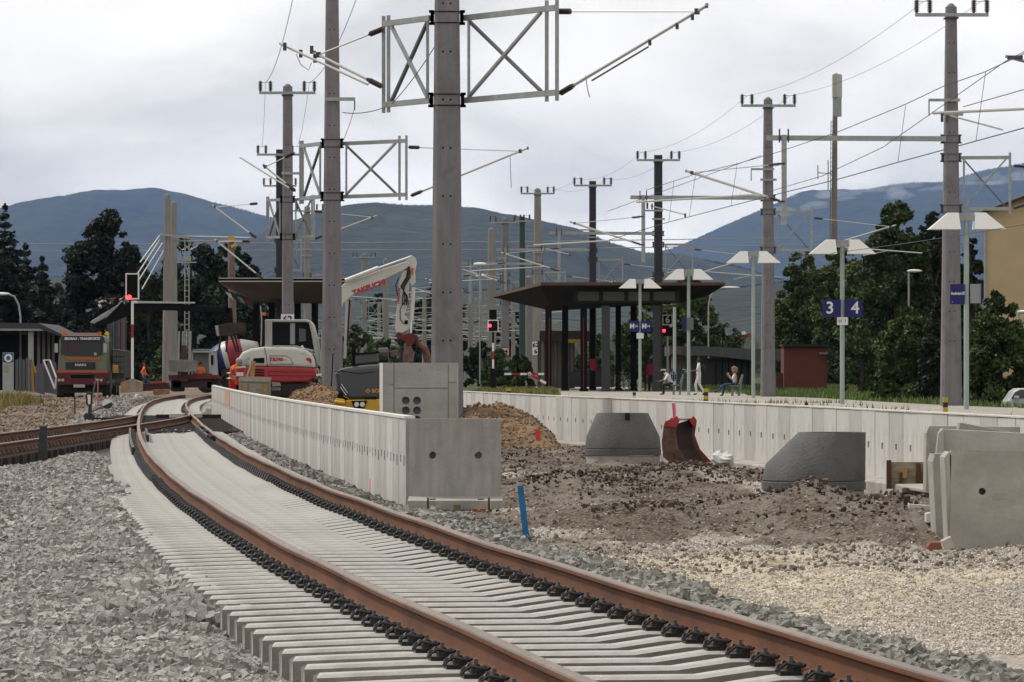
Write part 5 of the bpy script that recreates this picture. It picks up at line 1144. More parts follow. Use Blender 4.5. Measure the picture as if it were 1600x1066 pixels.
# square signal right of the big mast
s2 = thing('track_signal', 'white framed black signal with red light right of the biggest mast', 'signal', pd(770, 606, 195))
mb = MB(); mb.ext([(762, 500), (779, 500), (779, 519), (762, 519)], F/195, 0, .15); part('frame', mb, M_white, s2, bevel=.05); mb = MB(); mb.ext([(763.5, 501.5), (777.5, 501.5), (777.5, 517.5), (763.5, 517.5)], F/195, -.03, 0); part('screen', mb, M_txb, s2)
mb = MB(); mb.ext([(764.5, 484), (776, 484), (776, 499), (764.5, 499)], F/195, -.0, .3); part('upper_head', mb, M_txb, s2)
mb = MB(); mb.tube([pd(765.7, 509, 194.9), pd(765.7, 509, 194.8)], .07, 12); part('red_lamp', mb, M_red, s2)
M_rdp = mat('paint_red', (.33,.02,.02), .6)
for i, (a, b2, m_) in enumerate(((519, 536, M_txb), (536, 549, M_white), (549, 562, M_rdp), (562, 576, M_white), (576, 606, M_txb))): mb = MB(); mb.tube([pd(770.5, b2, 195), pd(770.5, a, 195)], .045 if i < 4 else .13, 8); part('pole_section', mb, m_, s2)
# number plates on masts
th = thing('number_plate', 'white plate with red border and number fourteen', 'sign', pd(789, 549, 325)); pY = F/20.4-.45
mb = MB(); mb.ext([(782, 543), (796, 543), (796, 556), (782, 556)], F/pY, 0, .05); part('border', mb, mat('border_red', (.45,.04,.05), .5), th); mb = MB(); mb.ext([(783.3, 544.3), (794.7, 544.3), (794.7, 554.7), (783.3, 554.7)], F/pY, -.02, 0); part('plate', mb, mat('plate_pink', (.75,.62,.62), .5), th)
text('digits', '14', .42, pd(789, 549.5, pY-.03), FRONT, M_txb, th, .003, offset=.015)
th = thing('number_plate', 'white kilometre plate reading sixty two over six', 'sign', pd(837, 545, 300)); pY = F/22.6-.5
mb = MB(); mb.ext([(831.5, 534), (842.5, 534), (842.5, 555), (831.5, 555)], F/pY, 0, .05); part('plate', mb, M_white, th)
text('digits', '62', .42, pd(837, 539.5, pY-.02), FRONT, M_txb, th, .003, offset=.01); text('digit', '6', .42, pd(837, 549.5, pY-.02), FRONT, M_txb, th, .003, offset=.01)
th = thing('number_plate', 'white plate with black number sixty two above the excavator cab', 'sign', pd(449, 495, 178)); pY = F/37.6-.5
mb = MB(); mb.ext([(439, 491), (459.5, 491), (459.5, 512), (439, 512)], F/pY, 0, .05); part('plate', mb, M_white, th); text('digits', '62', .40, pd(449.3, 499.5, pY-.02), FRONT, M_txb, th, .003, offset=.008)
# barrier bar with round sign
bb = thing('barrier', 'red and white striped barrier bar with a round sign left of the shelter', 'barrier', pd(790, 605, 212))
for i, (x0, x1, m_) in enumerate(((788, 799, M_white), (799, 813, M_rdp), (813, 825, M_white), (830, 841, M_rdp), (841, 850, M_white))): mb = MB(); mb.beam(pd(x0, 584.5, 212), pd(x1, 584.5, 212), .08, .10); part('bar_section', mb, m_, bb)
for x0, y0, x1, y1, m_ in ((832, 588, 844, 594, M_rdp), (844, 594, 853, 599, M_white)): mb = MB(); mb.beam(pd(x0, y0, 211), pd(x1, y1, 211), .08, .12); part('bar_section', mb, m_, bb)
mb = MB(); mb.beam(pd(787.5, 612, 212), pd(787.5, 582, 212), .05); part('post', mb, M_txb, bb)
mb = MB(); mb.tube([pd(827.5, 584.5, 211.8), pd(827.5, 584.5, 211.7)], .13, 14); part('sign_ring', mb, M_rdp, bb); mb = MB(); mb.tube([pd(827.5, 584.5, 211.69), pd(827.5, 584.5, 211.65)], .085, 14); part('sign_face', mb, M_white, bb); mb = MB(); mb.tube([pd(827.5, 584.5, 211.64), pd(827.5, 584.5, 211.6)], .035, 10); part('sign_dot', mb, M_txb, bb)
# street lamps
def street(px, yf, ytop, Y, dx, label, head=.9, m=None):
    p = pd(px, yf, Y); t = pd(px, ytop, Y); k = dx*Y/F; th = thing('street_lamp', label, 'lamp', p); m = m or M_galv
    if abs(dx) > 12: pts = [p, t-Vector((0, 0, 1.2)), t+Vector((k*.12, 0, -.55)), t+Vector((k*.4, 0, -.12)), t+Vector((k*.8, 0, 0))]
    else: pts = [p, t]
    mb = MB(); mb.tube(pts, .052, 8); part('pole', mb, m, th, smooth=True); mb = MB(); e = pts[-1]; sx = 1 if dx > 0 else -1
    mb.ball(e+Vector((sx*head*.4, 0, .02)), (head*.55, .18, .09), 10, 5); part('head', mb, M_shade, th, smooth=True)
street(32, 620, 460, 230, -24, 'curved white street lamp above the waiting hall at the left edge')
street(1107, 600, 450, 300, 30, 'curved grey street lamp behind the right end of the dark shelter', 1.2)
street(1420, 590, 424, 240, 10, 'slim street lamp in front of the tall dark tree at right', .8)
street(1592, 600, 488, 210, 8, 'small street lamp in front of the yellow building', .6)
for px, yt, yb, Y, lb in ((750, 413, 600, 260, 'upper white tube lamp right of the biggest mast'), (752, 431, 600, 300, 'lower white tube lamp right of the biggest mast')):
    p = pd(px, yb, Y); t = pd(px, yt, Y); th = thing('tube_lamp', lb, 'lamp', p); mb = MB(); mb.tube([p, t], .05, 6); part('pole', mb, M_galv, th); mb = MB(); mb.ball(t, (.42, .15, .12), 10, 5); part('head', mb, M_shade, th, smooth=True)
# ------------------------------------------------------------------ main signal at left with red-white mast
ms = thing('main_signal', 'tall black signal board with white frame and red lamp at left', 'signal', pd(207, 603, 185))
mb = MB()
for a, b2 in (((196, 427), (198, 468)), ((215.3, 427), (217.3, 468))): mb.ext([(a[0], a[1]), (b2[0], a[1]), (b2[0], b2[1]), (a[0], b2[1])], F/185, 0, .12)
mb.ext([(198, 427), (215.3, 427), (215.3, 429), (198, 429)], F/185, 0, .12); mb.ext([(198, 466), (215.3, 466), (215.3, 468), (198, 468)], F/185, 0, .12); part('white_frame', mb, M_white, ms)
mb = MB(); mb.ext([(198, 429), (215.3, 429), (215.3, 466), (198, 466)], F/185, .03, .10); part('board', mb, M_txb, ms)
mb = MB(); mb.tube([pd(202, 464.5, 185.03), pd(202, 464.5, 184.9)], .10, 14); part('red_lamp', mb, M_red, ms)
mb = MB(); mb.ext([(200, 412), (214, 412), (214, 424), (200, 424)], F/187, 0, .3); part('rear_box', mb, M_txb, ms)
for a, b2, m_ in ((470, 507, M_white), (507, 528, M_rdp), (528, 600, M_white)): mb = MB(); mb.tube([pd(207, b2, 185.1), pd(207, a, 185.1)], .055, 8); part('mast_section', mb, m_, ms, smooth=True)
mb = MB(); mb.ext([(203, 592), (211, 592), (211, 612), (203, 612)], F/185, -.1, .2); part('foot', mb, M_up, ms)
mb = MB(); mb.ext([(208, 470), (214, 470), (214, 474), (208, 474)], F/184.8, 0, .1); part('tag', mb, M_white, ms)
# switch stand with lantern and counterweight
ss = thing('switch_stand', 'black switch lever with square lantern and round white and black counterweight', 'switch stand', pd(140, 658, 128)); Ys = 128
mb = MB(); mb.ext([(131, 650), (134, 646), (138, 646), (139, 632), (143, 632), (143, 645), (147, 648), (148, 653), (144, 659), (134, 659)], F/Ys, -.15, .2); part('lever_box', mb, M_blk, ss, bevel=.01)
mb = MB(); mb.ext([(135, 616), (145, 616), (144, 632), (137, 634), (135, 632)], F/Ys, -.12, .15); mb.ext([(135.5, 612.5), (146, 613.5), (145, 616), (135.5, 615.5)], F/Ys, -.15, .18); part('lantern', mb, M_blk, ss)
mb = MB(); mb.ext([(137.3, 617), (142.3, 617), (142, 631), (138.5, 632)], F/Ys, -.14, -.12); part('lantern_glass', mb, M_white, ss)
mb = MB(); mb.tube([pd(143, 644, Ys-.1), pd(161, 635, Ys-.1)], .025, 6); mb.tube([pd(146, 613, Ys), pd(150, 590, Ys)], .02, 6); part('lever_arm', mb, M_galv_d, ss)
mb = MB(); c = pd(167.5, 631.5, Ys-.1); n = 20
for half, m_, nm in ((0, M_white, 'counterweight_top'), (1, M_blk, 'counterweight_bottom')):
    mb = MB(); pts = []
    for k in range(13):
        a = math.pi*k/12 + half*math.pi + R(25); pts.append(c+Vector((.145*math.cos(a), 0, .145*math.sin(a))))
    mb.prism(pts, (0, .06, 0)); part(nm, mb, m_, ss)
mb = MB(); mb.tube([pd(148, 654, Ys), pd(208, 654.5, Ys+1)], .03, 6); part('switch_rod', mb, M_tim, ss)
for x, yt, yb, Y, lb, m_ in ((117, 622, 648, 140, 'thin dark peg with knob in the yard', M_tim), (153, 595, 636, 150, 'thin pink marker rod in front of the truck', mat('rod_pink', (.42,.16,.14), .7)), (102, 0, 0, 0, '', None)):
    if m_: mb = MB(); mb.tube([pd(x, yb, Y), pd(x, yt, Y)], .022, 6); mb.ball(pd(x, yt, Y), .035, 6, 4); single('marker_rod', mb, m_, lb, 'rod', pd(x, yb, Y))
# waiting hall at left
wh = thing('waiting_hall', 'low dark roofed waiting hall with grey posts at the left edge', 'building', pd(60, 612, 225))
mb = MB(); mb.ext([(-300, 503), (60, 505), (96, 522), (97, 526), (62, 514), (-300, 512)], F/225, 0, 10); part('roof', mb, mat('roof_dark', (.055,.055,.06), .8), wh)
mb = MB(); mb.ext([(-300, 512), (62, 514), (68, 517), (-300, 516)], F/224.8, 0, .25); part('gutter', mb, mat('gutter_pale', (.30,.30,.30), .5), wh)
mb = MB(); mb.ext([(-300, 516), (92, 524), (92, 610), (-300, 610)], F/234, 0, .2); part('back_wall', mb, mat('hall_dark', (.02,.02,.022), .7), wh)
for x0, w in ((43, 8), (57, 4), (65, 3.5), (73, 3), (80, 3), (-40, 8)): mb = MB(); mb.ext([(x0, 515), (x0+w, 515), (x0+w, 612), (x0, 612)], F/(225+(x0-43)*.1), .3, .6); part('post', mb, M_galv if x0 in (43, -40) else M_mast, wh)
ib = thing('info_board', 'white standing notice board with round blue logo at the left edge', 'notice board', pd(12, 615, 200))
mb = MB(); mb.ext([(4, 551), (21, 551), (21, 615), (4, 615)], F/200, 0, .1); part('panel', mb, mat('board_white', (.50,.51,.50), .6, var=.2, vscale=3, col2=(.32,.35,.36)), ib)
mb = MB(); mb.ext([(4.5, 552), (20.5, 552), (20.5, 566), (4.5, 566)], F/200, -.02, 0); part('header', mb, mat('header_blue', (.03,.12,.22), .5), ib)
mb = MB(); mb.tube([pd(13, 559.5, 199.97), pd(13, 559.5, 199.93)], .19, 16); part('logo_disc', mb, M_white, ib); mb = MB(); mb.tube([pd(13, 559.5, 199.92), pd(13, 559.5, 199.9)], .10, 12); part('logo_ring', mb, mat('header_blue', (.03,.12,.22)), ib)
mb = MB(); mb.ext([(7, 572), (13, 572), (13, 582), (7, 582)], F/200, -.02, 0); part('map_patch', mb, mat('patch_green', (.25,.33,.12), .6), ib)
sp = thing('sheet_metal', 'dark grey sheet panels leaning beside the truck', 'metal sheet', pd(75, 615, 205))
for x0, x1, d in ((54, 70, 0), (66, 88, .4)): mb = MB(); mb.ext([(x0, 573), (x1-2, 566), (x1, 617), (x0, 613)], F/205, d, d+.06); part('sheet', mb, mat('sheet_grey', (.10,.105,.12), .55, metal=.2, var=.1), sp)
fc = thing('fence_panels', 'dark grey upright fence slats behind the notice board', 'fence', pd(35, 612, 208))
for i in range(5): mb = MB(); x0 = 24+5.4*i; mb.ext([(x0, 562-(i % 2)*3), (x0+4.4, 562-(i % 2)*3), (x0+4.4, 612), (x0, 612)], F/208, 0, .05); part('slat', mb, mat('sheet_grey2', (.095,.10,.11), .6), fc)
ld = thing('leaning_trestle', 'bent white steel frame leaning between the metal sheets and the truck', 'frame', pd(85, 608, 200))
mb = MB(); mb.tube([pd(68, 563, 200), pd(86, 608, 199)], .045, 6); mb.tube([pd(68, 563, 200), pd(78, 563, 200)], .04, 6); mb.tube([pd(78, 563, 200), pd(88, 590, 199), pd(86, 608, 199)], .04, 6); part('tube', mb, mat('tube_white', (.45,.45,.45), .5), ld)
mb = MB(); mb.beam(pd(50, 565, 203), pd(52, 614, 203), .1); mb.beam(pd(50, 566, 203), pd(56, 583, 203), .22, .08); single('yellow_beam', mb, mat('beam_yellow', (.35,.20,.03), .6), 'yellow brown prop leaning at the hall post', 'prop', pd(50, 614, 203))
mb = MB(); n = 16
for Yp, r in ((192, .26), (192.7, .26)):
    for k in range(n): a = 2*math.pi*k/n; c0 = pd(34, 617, Yp); mb.v.append((c0.x+r*math.cos(a), Yp, c0.z+r*math.sin(a)))
for k in range(n): mb.face(k, (k+1) % n, n+(k+1) % n, n+k)
single('concrete_pipe', mb, M_up, 'short grey pipe piece lying at the left edge of the yard', 'pipe', pd(34, 618, 192))
# red brick hut
hut = thing('brick_hut', 'small windowless red hut with flat dark roof right of the grey mast', 'hut', pd(1260, 604, 255))
mb = MB(); mb.ext([(1225, 541), (1292, 541), (1292, 606), (1225, 606)], F/255, 0, 3); part('wall', mb, mat('hut_red', (.20,.062,.045), .85, var=.18, vscale=1.2, dirt=((.11,.045,.04), 1.2, .45, .8)), hut)
mb = MB(); mb.ext([(1223.5, 538), (1293.5, 538), (1293.5, 541.5), (1223.5, 541.5)], F/254.8, -.1, 3.3); part('roof', mb, mat('hut_roof', (.035,.03,.03), .8), hut)
mb = MB(); mb.ext([(1212, 583), (1226, 583), (1226, 606), (1212, 606)], F/256, 0, .3); part('low_wall', mb, mat('hut_low', (.17,.07,.06), .85, var=.15), hut)
mb = MB(); mb.box(pd(1287, 552, 254.6), (.5, .4, .12)); part('lamp_bracket', mb, M_mast, hut)
# cell tower
cl = thing('antenna_tower', 'tall slender mast with ladder and white antenna drum at its top', 'antenna tower', pd(1300, 606, 350)); Yc = 350
mb = MB(); mb.tube([pd(1301, 606, Yc), pd(1305, 150, Yc)], [.34, .19], 10); part('shaft', mb, mat('tower_tan', (.24,.20,.18), .85, var=.15, vscale=.6), cl, smooth=True)
for px, m_ in ((1301.5, M_up), (1311, mat('antenna_white', (.55,.55,.52), .5))): pass
mb = MB(); mb.ext([(1300.5, 117), (1308, 114), (1308, 153), (1300.5, 153)], F/Yc, -.3, .3); part('antenna_panel', mb, mat('antenna_beige', (.48,.46,.38), .6), cl, bevel=.03)
mb = MB(); mb.ext([(1309, 115.5), (1315.5, 117), (1315.5, 152), (1309, 154)], F/Yc, -.25, .3); part('antenna_panel', mb, mat('antenna_white', (.62,.61,.54), .6), cl, bevel=.03)
mb = MB(); mb.tube([pd(1303, 183, Yc), pd(1303, 150, Yc)], .10, 8); mb.box(pd(1308, 167, Yc), (.7, .4, 1.6)); part('mount', mb, M_galv, cl)
mb = MB(); y = 190
for dx in (-5.5, -2.5): mb.tube([pd(1300.5+dx, 600, Yc-.4), pd(1304+dx, 190, Yc-.4)], .03, 4)
while y < 600: mb.beam(pd(1298.5-3.5*(y-190)/410, y, Yc-.4), pd(1301.5-3.5*(y-190)/410, y, Yc-.4), .05); y += 7
part('ladder', mb, M_galv_d, cl, kind='stuff')
mb = MB()
for x, a, b2 in ((1294, 250, 298), (1278, 258, 280)): mb.tube([pd(x, b2, Yc), pd(x, a, Yc)], .05, 5)
mb.tube([pd(1278, 270, Yc), pd(1303, 272, Yc)], .04, 5); part('rod_antenna', mb, M_galv, cl)
mb = MB(); mb.ext([(1290, 527), (1298, 527), (1298, 541), (1290, 541)], F/349, 0, .4); mb.ext([(1306, 527), (1312, 527), (1312, 541), (1306, 541)], F/349, 0, .4); part('switch_box', mb, M_galv, cl)
# yellow building
yb_ = thing('apartment_house', 'plain yellow rendered house with dark gable roof edge at the right edge', 'building', pd(1620, 620, 235)); Yy = 235
mb = MB(); mb.ext([(1537, 331), (1600, 308), (1700, 272), (1800, 310), (1800, 625), (1537, 625)], F/Yy, 0, .01); mb.v = [((v[0]+(1.5 if i >= 6 else 0)), v[1]+(12 if i >= 6 else 0), v[2]) for i, v in enumerate(mb.v)]; part('wall', mb, mat('render_yellow', (.58,.44,.27), .85, var=.06, vscale=.5, dirt=((.50,.38,.23), .35, .5, .8)), yb_)
mb = MB(); mb.ext([(1533, 331), (1600, 306), (1700, 269), (1802, 307), (1802, 311), (1700, 273.5), (1600, 310.5), (1536, 334)], F/(Yy-.6), 0, 13.5); part('roof', mb, mat('roof_edge', (.035,.03,.03), .7), yb_)
mb = MB(); mb.ext([(1620, 360), (1650, 360), (1650, 410), (1620, 410)], F/Yy, -.03, .05); part('window', mb, M_und, yb_)
mb = MB(); mb.tube([pd(1540, 620, Yy-.15), pd(1540, 334, Yy-.15)], .06, 8); part('downpipe', mb, M_galv, yb_)
# car at right edge
def car():
    s = 45; t = thing('parked_car', 'silver car nose peeking in at the right edge beside the bushes', 'car', W(1605, 640, s)); M_cp = mat('car_silver', (.50,.52,.55), .3, metal=.4, spec=.6)
    mb = MB(); mb.ext([(1572, 656), (1573, 628), (1578, 622), (1584, 612), (1592, 607), (1650, 606), (1680, 616), (1710, 626), (1740, 634), (1742, 661), (1574, 661)], s, 0, 1.7); part('body', mb, M_cp, t, bevel=.12)
    mb = MB(); mb.ext([(1580, 623), (1586, 613), (1595, 609), (1650, 608.5), (1674, 622)], s, -.02, 1.72); part('windows', mb, mat('car_glass', (.03,.035,.04), .1, spec=.8), t)
    mb = MB(); mb.ext([(1573, 628), (1578, 626), (1579, 632), (1573, 633)], s, -.02, .3); part('headlight', mb, mat('lens', (.6,.6,.6), .2), t)
    for x in (1594, 1710): mb = MB(); p = W(x, 664, s); mb.tube([p+Vector((0, -.03, 0)), p+Vector((0, .2, 0))], .31, 18); w_ = part('wheel', mb, M_blk, t); mb = MB(); mb.tube([p+Vector((0, -.04, 0)), p+Vector((0, -.02, 0))], .17, 12); part('hub', mb, M_galv, w_)
    mb = MB(); mb.box(W(1588, 621, s)+Vector((0, -.12, 0)), (.16, .16, .11)); part('mirror', mb, M_cp, t, bevel=.02)
car()
# red roofed house far behind
hs = thing('distant_house', 'tiny red roofed white house far behind the right end of the shelter', 'house', pd(1165, 545, 900))
mb = MB(); mb.ext([(1150, 530), (1180, 530), (1180, 560), (1150, 560)], 7.5, 0, 8); part('wall', mb, M_upd, hs); mb = MB(); mb.ext([(1146, 532), (1156, 521), (1172, 521), (1183, 532)], 7.5, -.6, 9); part('roof', mb, mat('tile_red', (.25,.06,.045), .8, var=.2), hs); mb = MB(); mb.ext([(1150, 521.5), (1163, 517.5), (1166, 522), (1150, 526)], 7.5, -1.5, -.7); part('dormer', mb, M_white, hs)
# bicycles
def bike(px, Y, label, ph):
    t = thing('bicycle', label, 'bicycle', pd(px, 612, Y), 'bicycles parked under the shelter'); M_bk = mat('bike_frame', (.16,.17,.18), .4, metal=.5); M_ty = mat('tyre', (.012,.012,.012), .8)
    p = Vector(((px-800)*Y/F, Y, .15)); dx = Vector((math.cos(ph), math.sin(ph), 0)); z = Vector((0, 0, 1))
    for sx in (-.5, .5):
        c = p+dx*sx+z*.34; pts = [c+dx*.33*math.cos(a)+z*.33*math.sin(a) for a in np.linspace(0, 2*math.pi, 19)]
        mb = MB(); mb.tube(pts, .02, 5, False); w_ = part('wheel', mb, M_ty, t); mb = MB()
        for a in np.linspace(0, math.pi, 6)[:-1]: mb.tube([c+dx*.32*math.cos(a)+z*.32*math.sin(a), c-dx*.32*math.cos(a)-z*.32*math.sin(a)], .004, 3)
        part('spokes', mb, M_galv, w_)
    F_ = [(p+dx*-.5+z*.34, p+dx*-.15+z*.30), (p+dx*-.15+z*.30, p+dx*-.25+z*.85), (p+dx*-.22+z*.78, p+dx*.33+z*.82), (p+dx*-.15+z*.30, p+dx*.35+z*.75), (p+dx*.5+z*.34, p+dx*.32+z*.98), (p+dx*-.5+z*.34, p+dx*-.22+z*.75)]
    mb = MB()
    for a, b2 in F_: mb.tube([a, b2], .018, 6)
    part('frame', mb, M_bk, t); mb = MB(); mb.box(p+dx*-.27+z*.90, (.22, .12, .06)); part('saddle', mb, M_blk, t)
    side = Vector((-dx.y, dx.x, 0)); mb = MB(); mb.tube([p+dx*.28+z*1.02-side*.28, p+dx*.34+z*1.0, p+dx*.28+z*1.02+side*.28], .016, 6); part('handlebar', mb, M_bk, t)
bike(962, 238, 'leftmost bicycle under the shelter', .25); bike(970, 241, 'middle bicycle under the shelter', -.5); bike(978, 238.5, 'rightmost bicycle under the shelter', .8)
# benches
def bench(px, Y, face, label):
    p = Vector(((px-800)*Y/F, Y, .15)); t = thing('bench', label, 'bench', p, 'metal benches on the platform'); m = mat('bench_metal', (.24,.25,.25), .5, metal=.4)
    for k in range(4): mb = MB(); mb.box(p+Vector((face*.05+.11*(k-1.5)*face, 0, .45)), (.09, 1.4, .025)); part('seat_slat', mb, m, t)
    for k in range(4): mb = MB(); mb.box(p+Vector((-face*(.22+.035*k), 0, .55+.11*k)), (.025, 1.4, .085)); part('back_slat', mb, m, t)
    for dy in (-.5, .5): mb = MB(); mb.beam(p+Vector((.1*face, dy, 0)), p+Vector((.1*face, dy, .43)), .06); mb.beam(p+Vector((-.18*face, dy, 0)), p+Vector((-.34*face, dy, .95)), .05); mb.beam(p+Vector((.22*face, dy, .42)), p+Vector((-.25*face, dy, .42)), .04); part('leg', mb, m, t)
bench(1056, 200, -1, 'grey metal bench under the person with the polka dot bag'); bench(1148, 190, -1, 'grey metal bench under the curly haired woman')
# ------------------------------------------------------------------ big excavator (red and pale grey)
M_pw = mat('paint_pale', (.60,.59,.54), .35, spec=.5, var=.04, vscale=2, dirt=((.36,.33,.28), 2.5, .6, .85)); M_pr = mat('paint_red_ex', (.36,.012,.018), .38, spec=.5, var=.08, dirt=((.15,.03,.025), 2.5, .58, .85)); M_cg = mat('cab_grey', (.40,.40,.38), .45, spec=.4); M_gl = mat('cab_glass', (.008,.009,.011), .4, spec=.08)
M_track = mat('rubber_track', (.03,.028,.026), .9, var=.3); M_orb = mat('beacon_orange', (.75,.13,.01), .4); M_rtx = mat('text_red', (.45,.02,.04), .5); M_hose = mat('hose', (.015,.015,.015), .5)
S = 45; ex = thing('excavator', 'large red and pale grey excavator with its arm raised behind the curved wall', 'excavator', W(440, 640, S))
mb = MB(); mb.ext([(371, 572), (372, 561), (378, 551), (392, 545), (412, 542), (460, 543), (478, 547), (487, 553), (491, 562), (493, 575), (455, 573)], S, 0, 2.4); part('engine_hood', mb, M_pw, ex, bevel=.09, smooth=False)
mb = MB(); mb.ext([(371, 572.3), (455, 573.3), (493, 575.3), (495, 583), (492, 592), (480, 597), (440, 598), (400, 594), (372, 589)], S, -.03, 2.43); part('counterweight', mb, M_pr, ex, bevel=.06)
for yy in (580, 586): mb = MB(); mb.ext([(420, yy), (490, yy+1.5), (490, yy+2.3), (420, yy+.9)], S, -.045, -.02); part('groove', mb, mat('groove_red', (.12,.008,.01), .6), ex)
for yy in (577, 581, 585, 589): mb = MB(); mb.ext([(398, yy), (413, yy+.5), (413, yy+2.6), (398, yy+2.1)], S, -.045, -.02); part('vent_slat', mb, M_txb, ex)
mb = MB(); mb.ext([(394, 566), (397, 560), (413, 559), (413, 567.5), (396, 567)], S, -.03, .02); part('vent', mb, M_txb, ex)
for (x0, y0, x1, y1) in ((421.5, 556, 422.2, 569), (421.5, 568.5, 459, 569.2), (421.5, 555.8, 447, 556.5)): mb = MB(); mb.ext([(x0, y0), (x1, y0), (x1, y1), (x0, y1)], S, -.012, .01); part('panel_seam', mb, M_txb, ex)
mb = MB(); mb.tube([W(447, 556.2, S), W(454, 560, S), W(458, 569, S)], .008, 4); mb.tube([W(413, 543, S)+Vector((0, -.01, 0)), W(416, 556, S)+Vector((0, -.01, 0)), W(418, 572, S)+Vector((0, -.01, 0)), W(421, 592, S)+Vector((0, -.04, 0))], .010, 4); part('panel_seam', mb, M_txb, ex)
text('model_text', 'TB290', .17, W(431, 562, S)+Vector((0, -.015, 0)), FRONT, M_rtx, ex, .004, offset=.006, shear=.2); text('model_text_small', 'Hybrid', .06, W(443, 562.5, S)+Vector((0, -.015, 0)), FRONT, mat('text_grey', (.1,.1,.1), .5), ex, .003)
mb = MB(); mb.ext([(478, 560), (483, 559), (487, 562), (486, 570), (484, 566), (482, 564), (479, 563.5)], S, -.015, .01); part('emblem', mb, M_rtx, ex)
mb = MB(); mb.ext([(471, 551), (475, 551.5), (476, 546), (473, 539.5), (470.5, 540)], S, -.05, .05); part('mirror', mb, M_white, ex)
# cab
mb = MB(); fr = [(412, 543), (412, 501), (414, 499), (477, 499), (484, 502), (487, 508), (495, 535), (498, 570), (493, 570), (489, 548)]
mb.ext([(412, 501), (414, 499), (424, 499), (424, 543), (412, 543)], S, .5, 2.0); mb.ext([(424, 499), (478, 499), (484, 502), (481.5, 504.5), (477, 503.2), (424, 503.2)], S, .5, 2.0); mb.ext([(481.5, 504.5), (484, 502), (488, 508), (494, 530), (498, 572), (493.5, 572), (490, 548), (485, 520)], S, .5, 2.0); mb.ext([(424, 539.5), (462, 540), (490, 547), (490, 550), (424, 543)], S, .5, 2.0)
part('cab_frame', mb, M_cg, ex, bevel=.03)
mb = MB(); mb.ext([(424, 503.2), (477, 503.2), (482, 505), (486, 520), (490, 548), (462, 541), (424, 540)], S, .62, .66); part('cab_window', mb, M_gl, ex)
mb = MB(); mb.ext([(452, 505), (459.5, 505), (459.5, 538), (452, 538)], S, .58, .62); part('window_reflection', mb, mat('reflect_pale', (.26,.29,.29), .3), ex)  # pale strip before the cab glass: a reflection put in as colour
mb = MB(); mb.ext([(466, 513), (476, 514), (477, 533), (466, 534)], S, .60, .62); part('seat_back', mb, mat('seat_grey', (.09,.10,.10), .7), ex)
mb = MB(); mb.tube([W(489, 522, S)+Vector((0, .55, 0)), W(496, 530, S)+Vector((0, .5, 0)), W(499, 552, S)+Vector((0, .5, 0)), W(500, 574, S)+Vector((0, .5, 0))], .025, 6); part('hand_rail', mb, M_cg, ex)
mb = MB(); mb.tube([W(408, 541, S), W(409, 500, S), W(407, 478, S)], .022, 5); part('antenna', mb, M_galv, ex)
mb = MB(); mb.tube([W(411, 493, S)+Vector((0, .3, 0)), W(411, 488, S)+Vector((0, .3, 0))], .07, 10); part('beacon', mb, M_orb, ex); mb = MB(); mb.tube([W(411, 541, S)+Vector((0, .3, 0)), W(411, 493, S)+Vector((0, .3, 0))], .05, 6); part('exhaust', mb, M_txb, ex)
mb = MB(); mb.ext([(378, 563), (385, 561), (388, 558), (388, 566), (378, 572)], S, -.04, .0); mb.tube([W(376, 570, S), W(382, 563, S), W(390, 559, S)], .03, 6); part('grab_handle', mb, M_cg, ex)
mb = MB(); mb.ext([(388, 596), (500, 598), (505, 612), (498, 622), (392, 622), (384, 610)], S, .1, .6); mb.ext([(388, 596), (500, 598), (505, 612), (498, 622), (392, 622), (384, 610)], S, 1.8, 2.3); part('crawler', mb, M_track, ex, bevel=.1)
mb = MB(); mb.ext([(430, 590), (470, 590), (470, 612), (430, 612)], S, .6, 1.8); part('undercarriage', mb, M_track, ex)
mb = MB(); mb.beam(W(494, 586, S), W(507, 585, S), .07, .07); part('white_bar', mb, M_white, ex)
# boom and stick
mb = MB(); mb.ext([(497, 590), (500, 520), (508, 480), (524, 452), (537, 441), (560, 433), (600, 418), (634, 407), (640, 412), (634, 419), (604, 433), (575, 447), (548, 461), (534, 474), (522, 500), (515, 545), (513, 590)], S, 1.15, 1.55); part('boom', mb, M_pw, ex, bevel=.025)
mb = MB(); mb.tube([W(538, 438, S)+Vector((0, 1.0, 0)), W(590, 418, S)+Vector((0, 1.0, 0))], .085, 10); part('arm_cylinder', mb, M_pw, ex, smooth=True)
mb = MB(); mb.tube([W(588, 419, S)+Vector((0, 1.0, 0)), W(641, 400, S)+Vector((0, 1.0, 0))], .045, 10); part('cylinder_rod', mb, mat('chrome', (.75,.76,.77), .18, metal=.9), ex, smooth=True)
mb = MB(); mb.tube([W(541, 470, S)+Vector((0, 1.0, 0)), W(537, 560, S)+Vector((0, .9, 0))], .055, 8); part('boom_cylinder', mb, M_cg, ex, smooth=True); mb = MB(); mb.tube([W(545, 468, S)+Vector((0, 1.0, 0)), W(541, 540, S)+Vector((0, .9, 0))], .03, 6); part('hose', mb, M_hose, ex)
mb = MB(); mb.ext([(634, 402), (641, 397), (648, 402), (650, 410), (647, 424), (648, 440), (643, 446), (638, 440), (636, 470), (631, 492), (641, 504), (641, 512), (628, 520), (618, 520), (616, 512), (622, 440), (628, 424), (633, 412)], S, 1.2, 1.5); part('stick', mb, M_pw, ex, bevel=.02)
mb = MB(); mb.ext([(631, 500), (636, 500), (636, 506), (630, 506)], S, 1.17, 1.2); part('opening', mb, M_txb, ex)
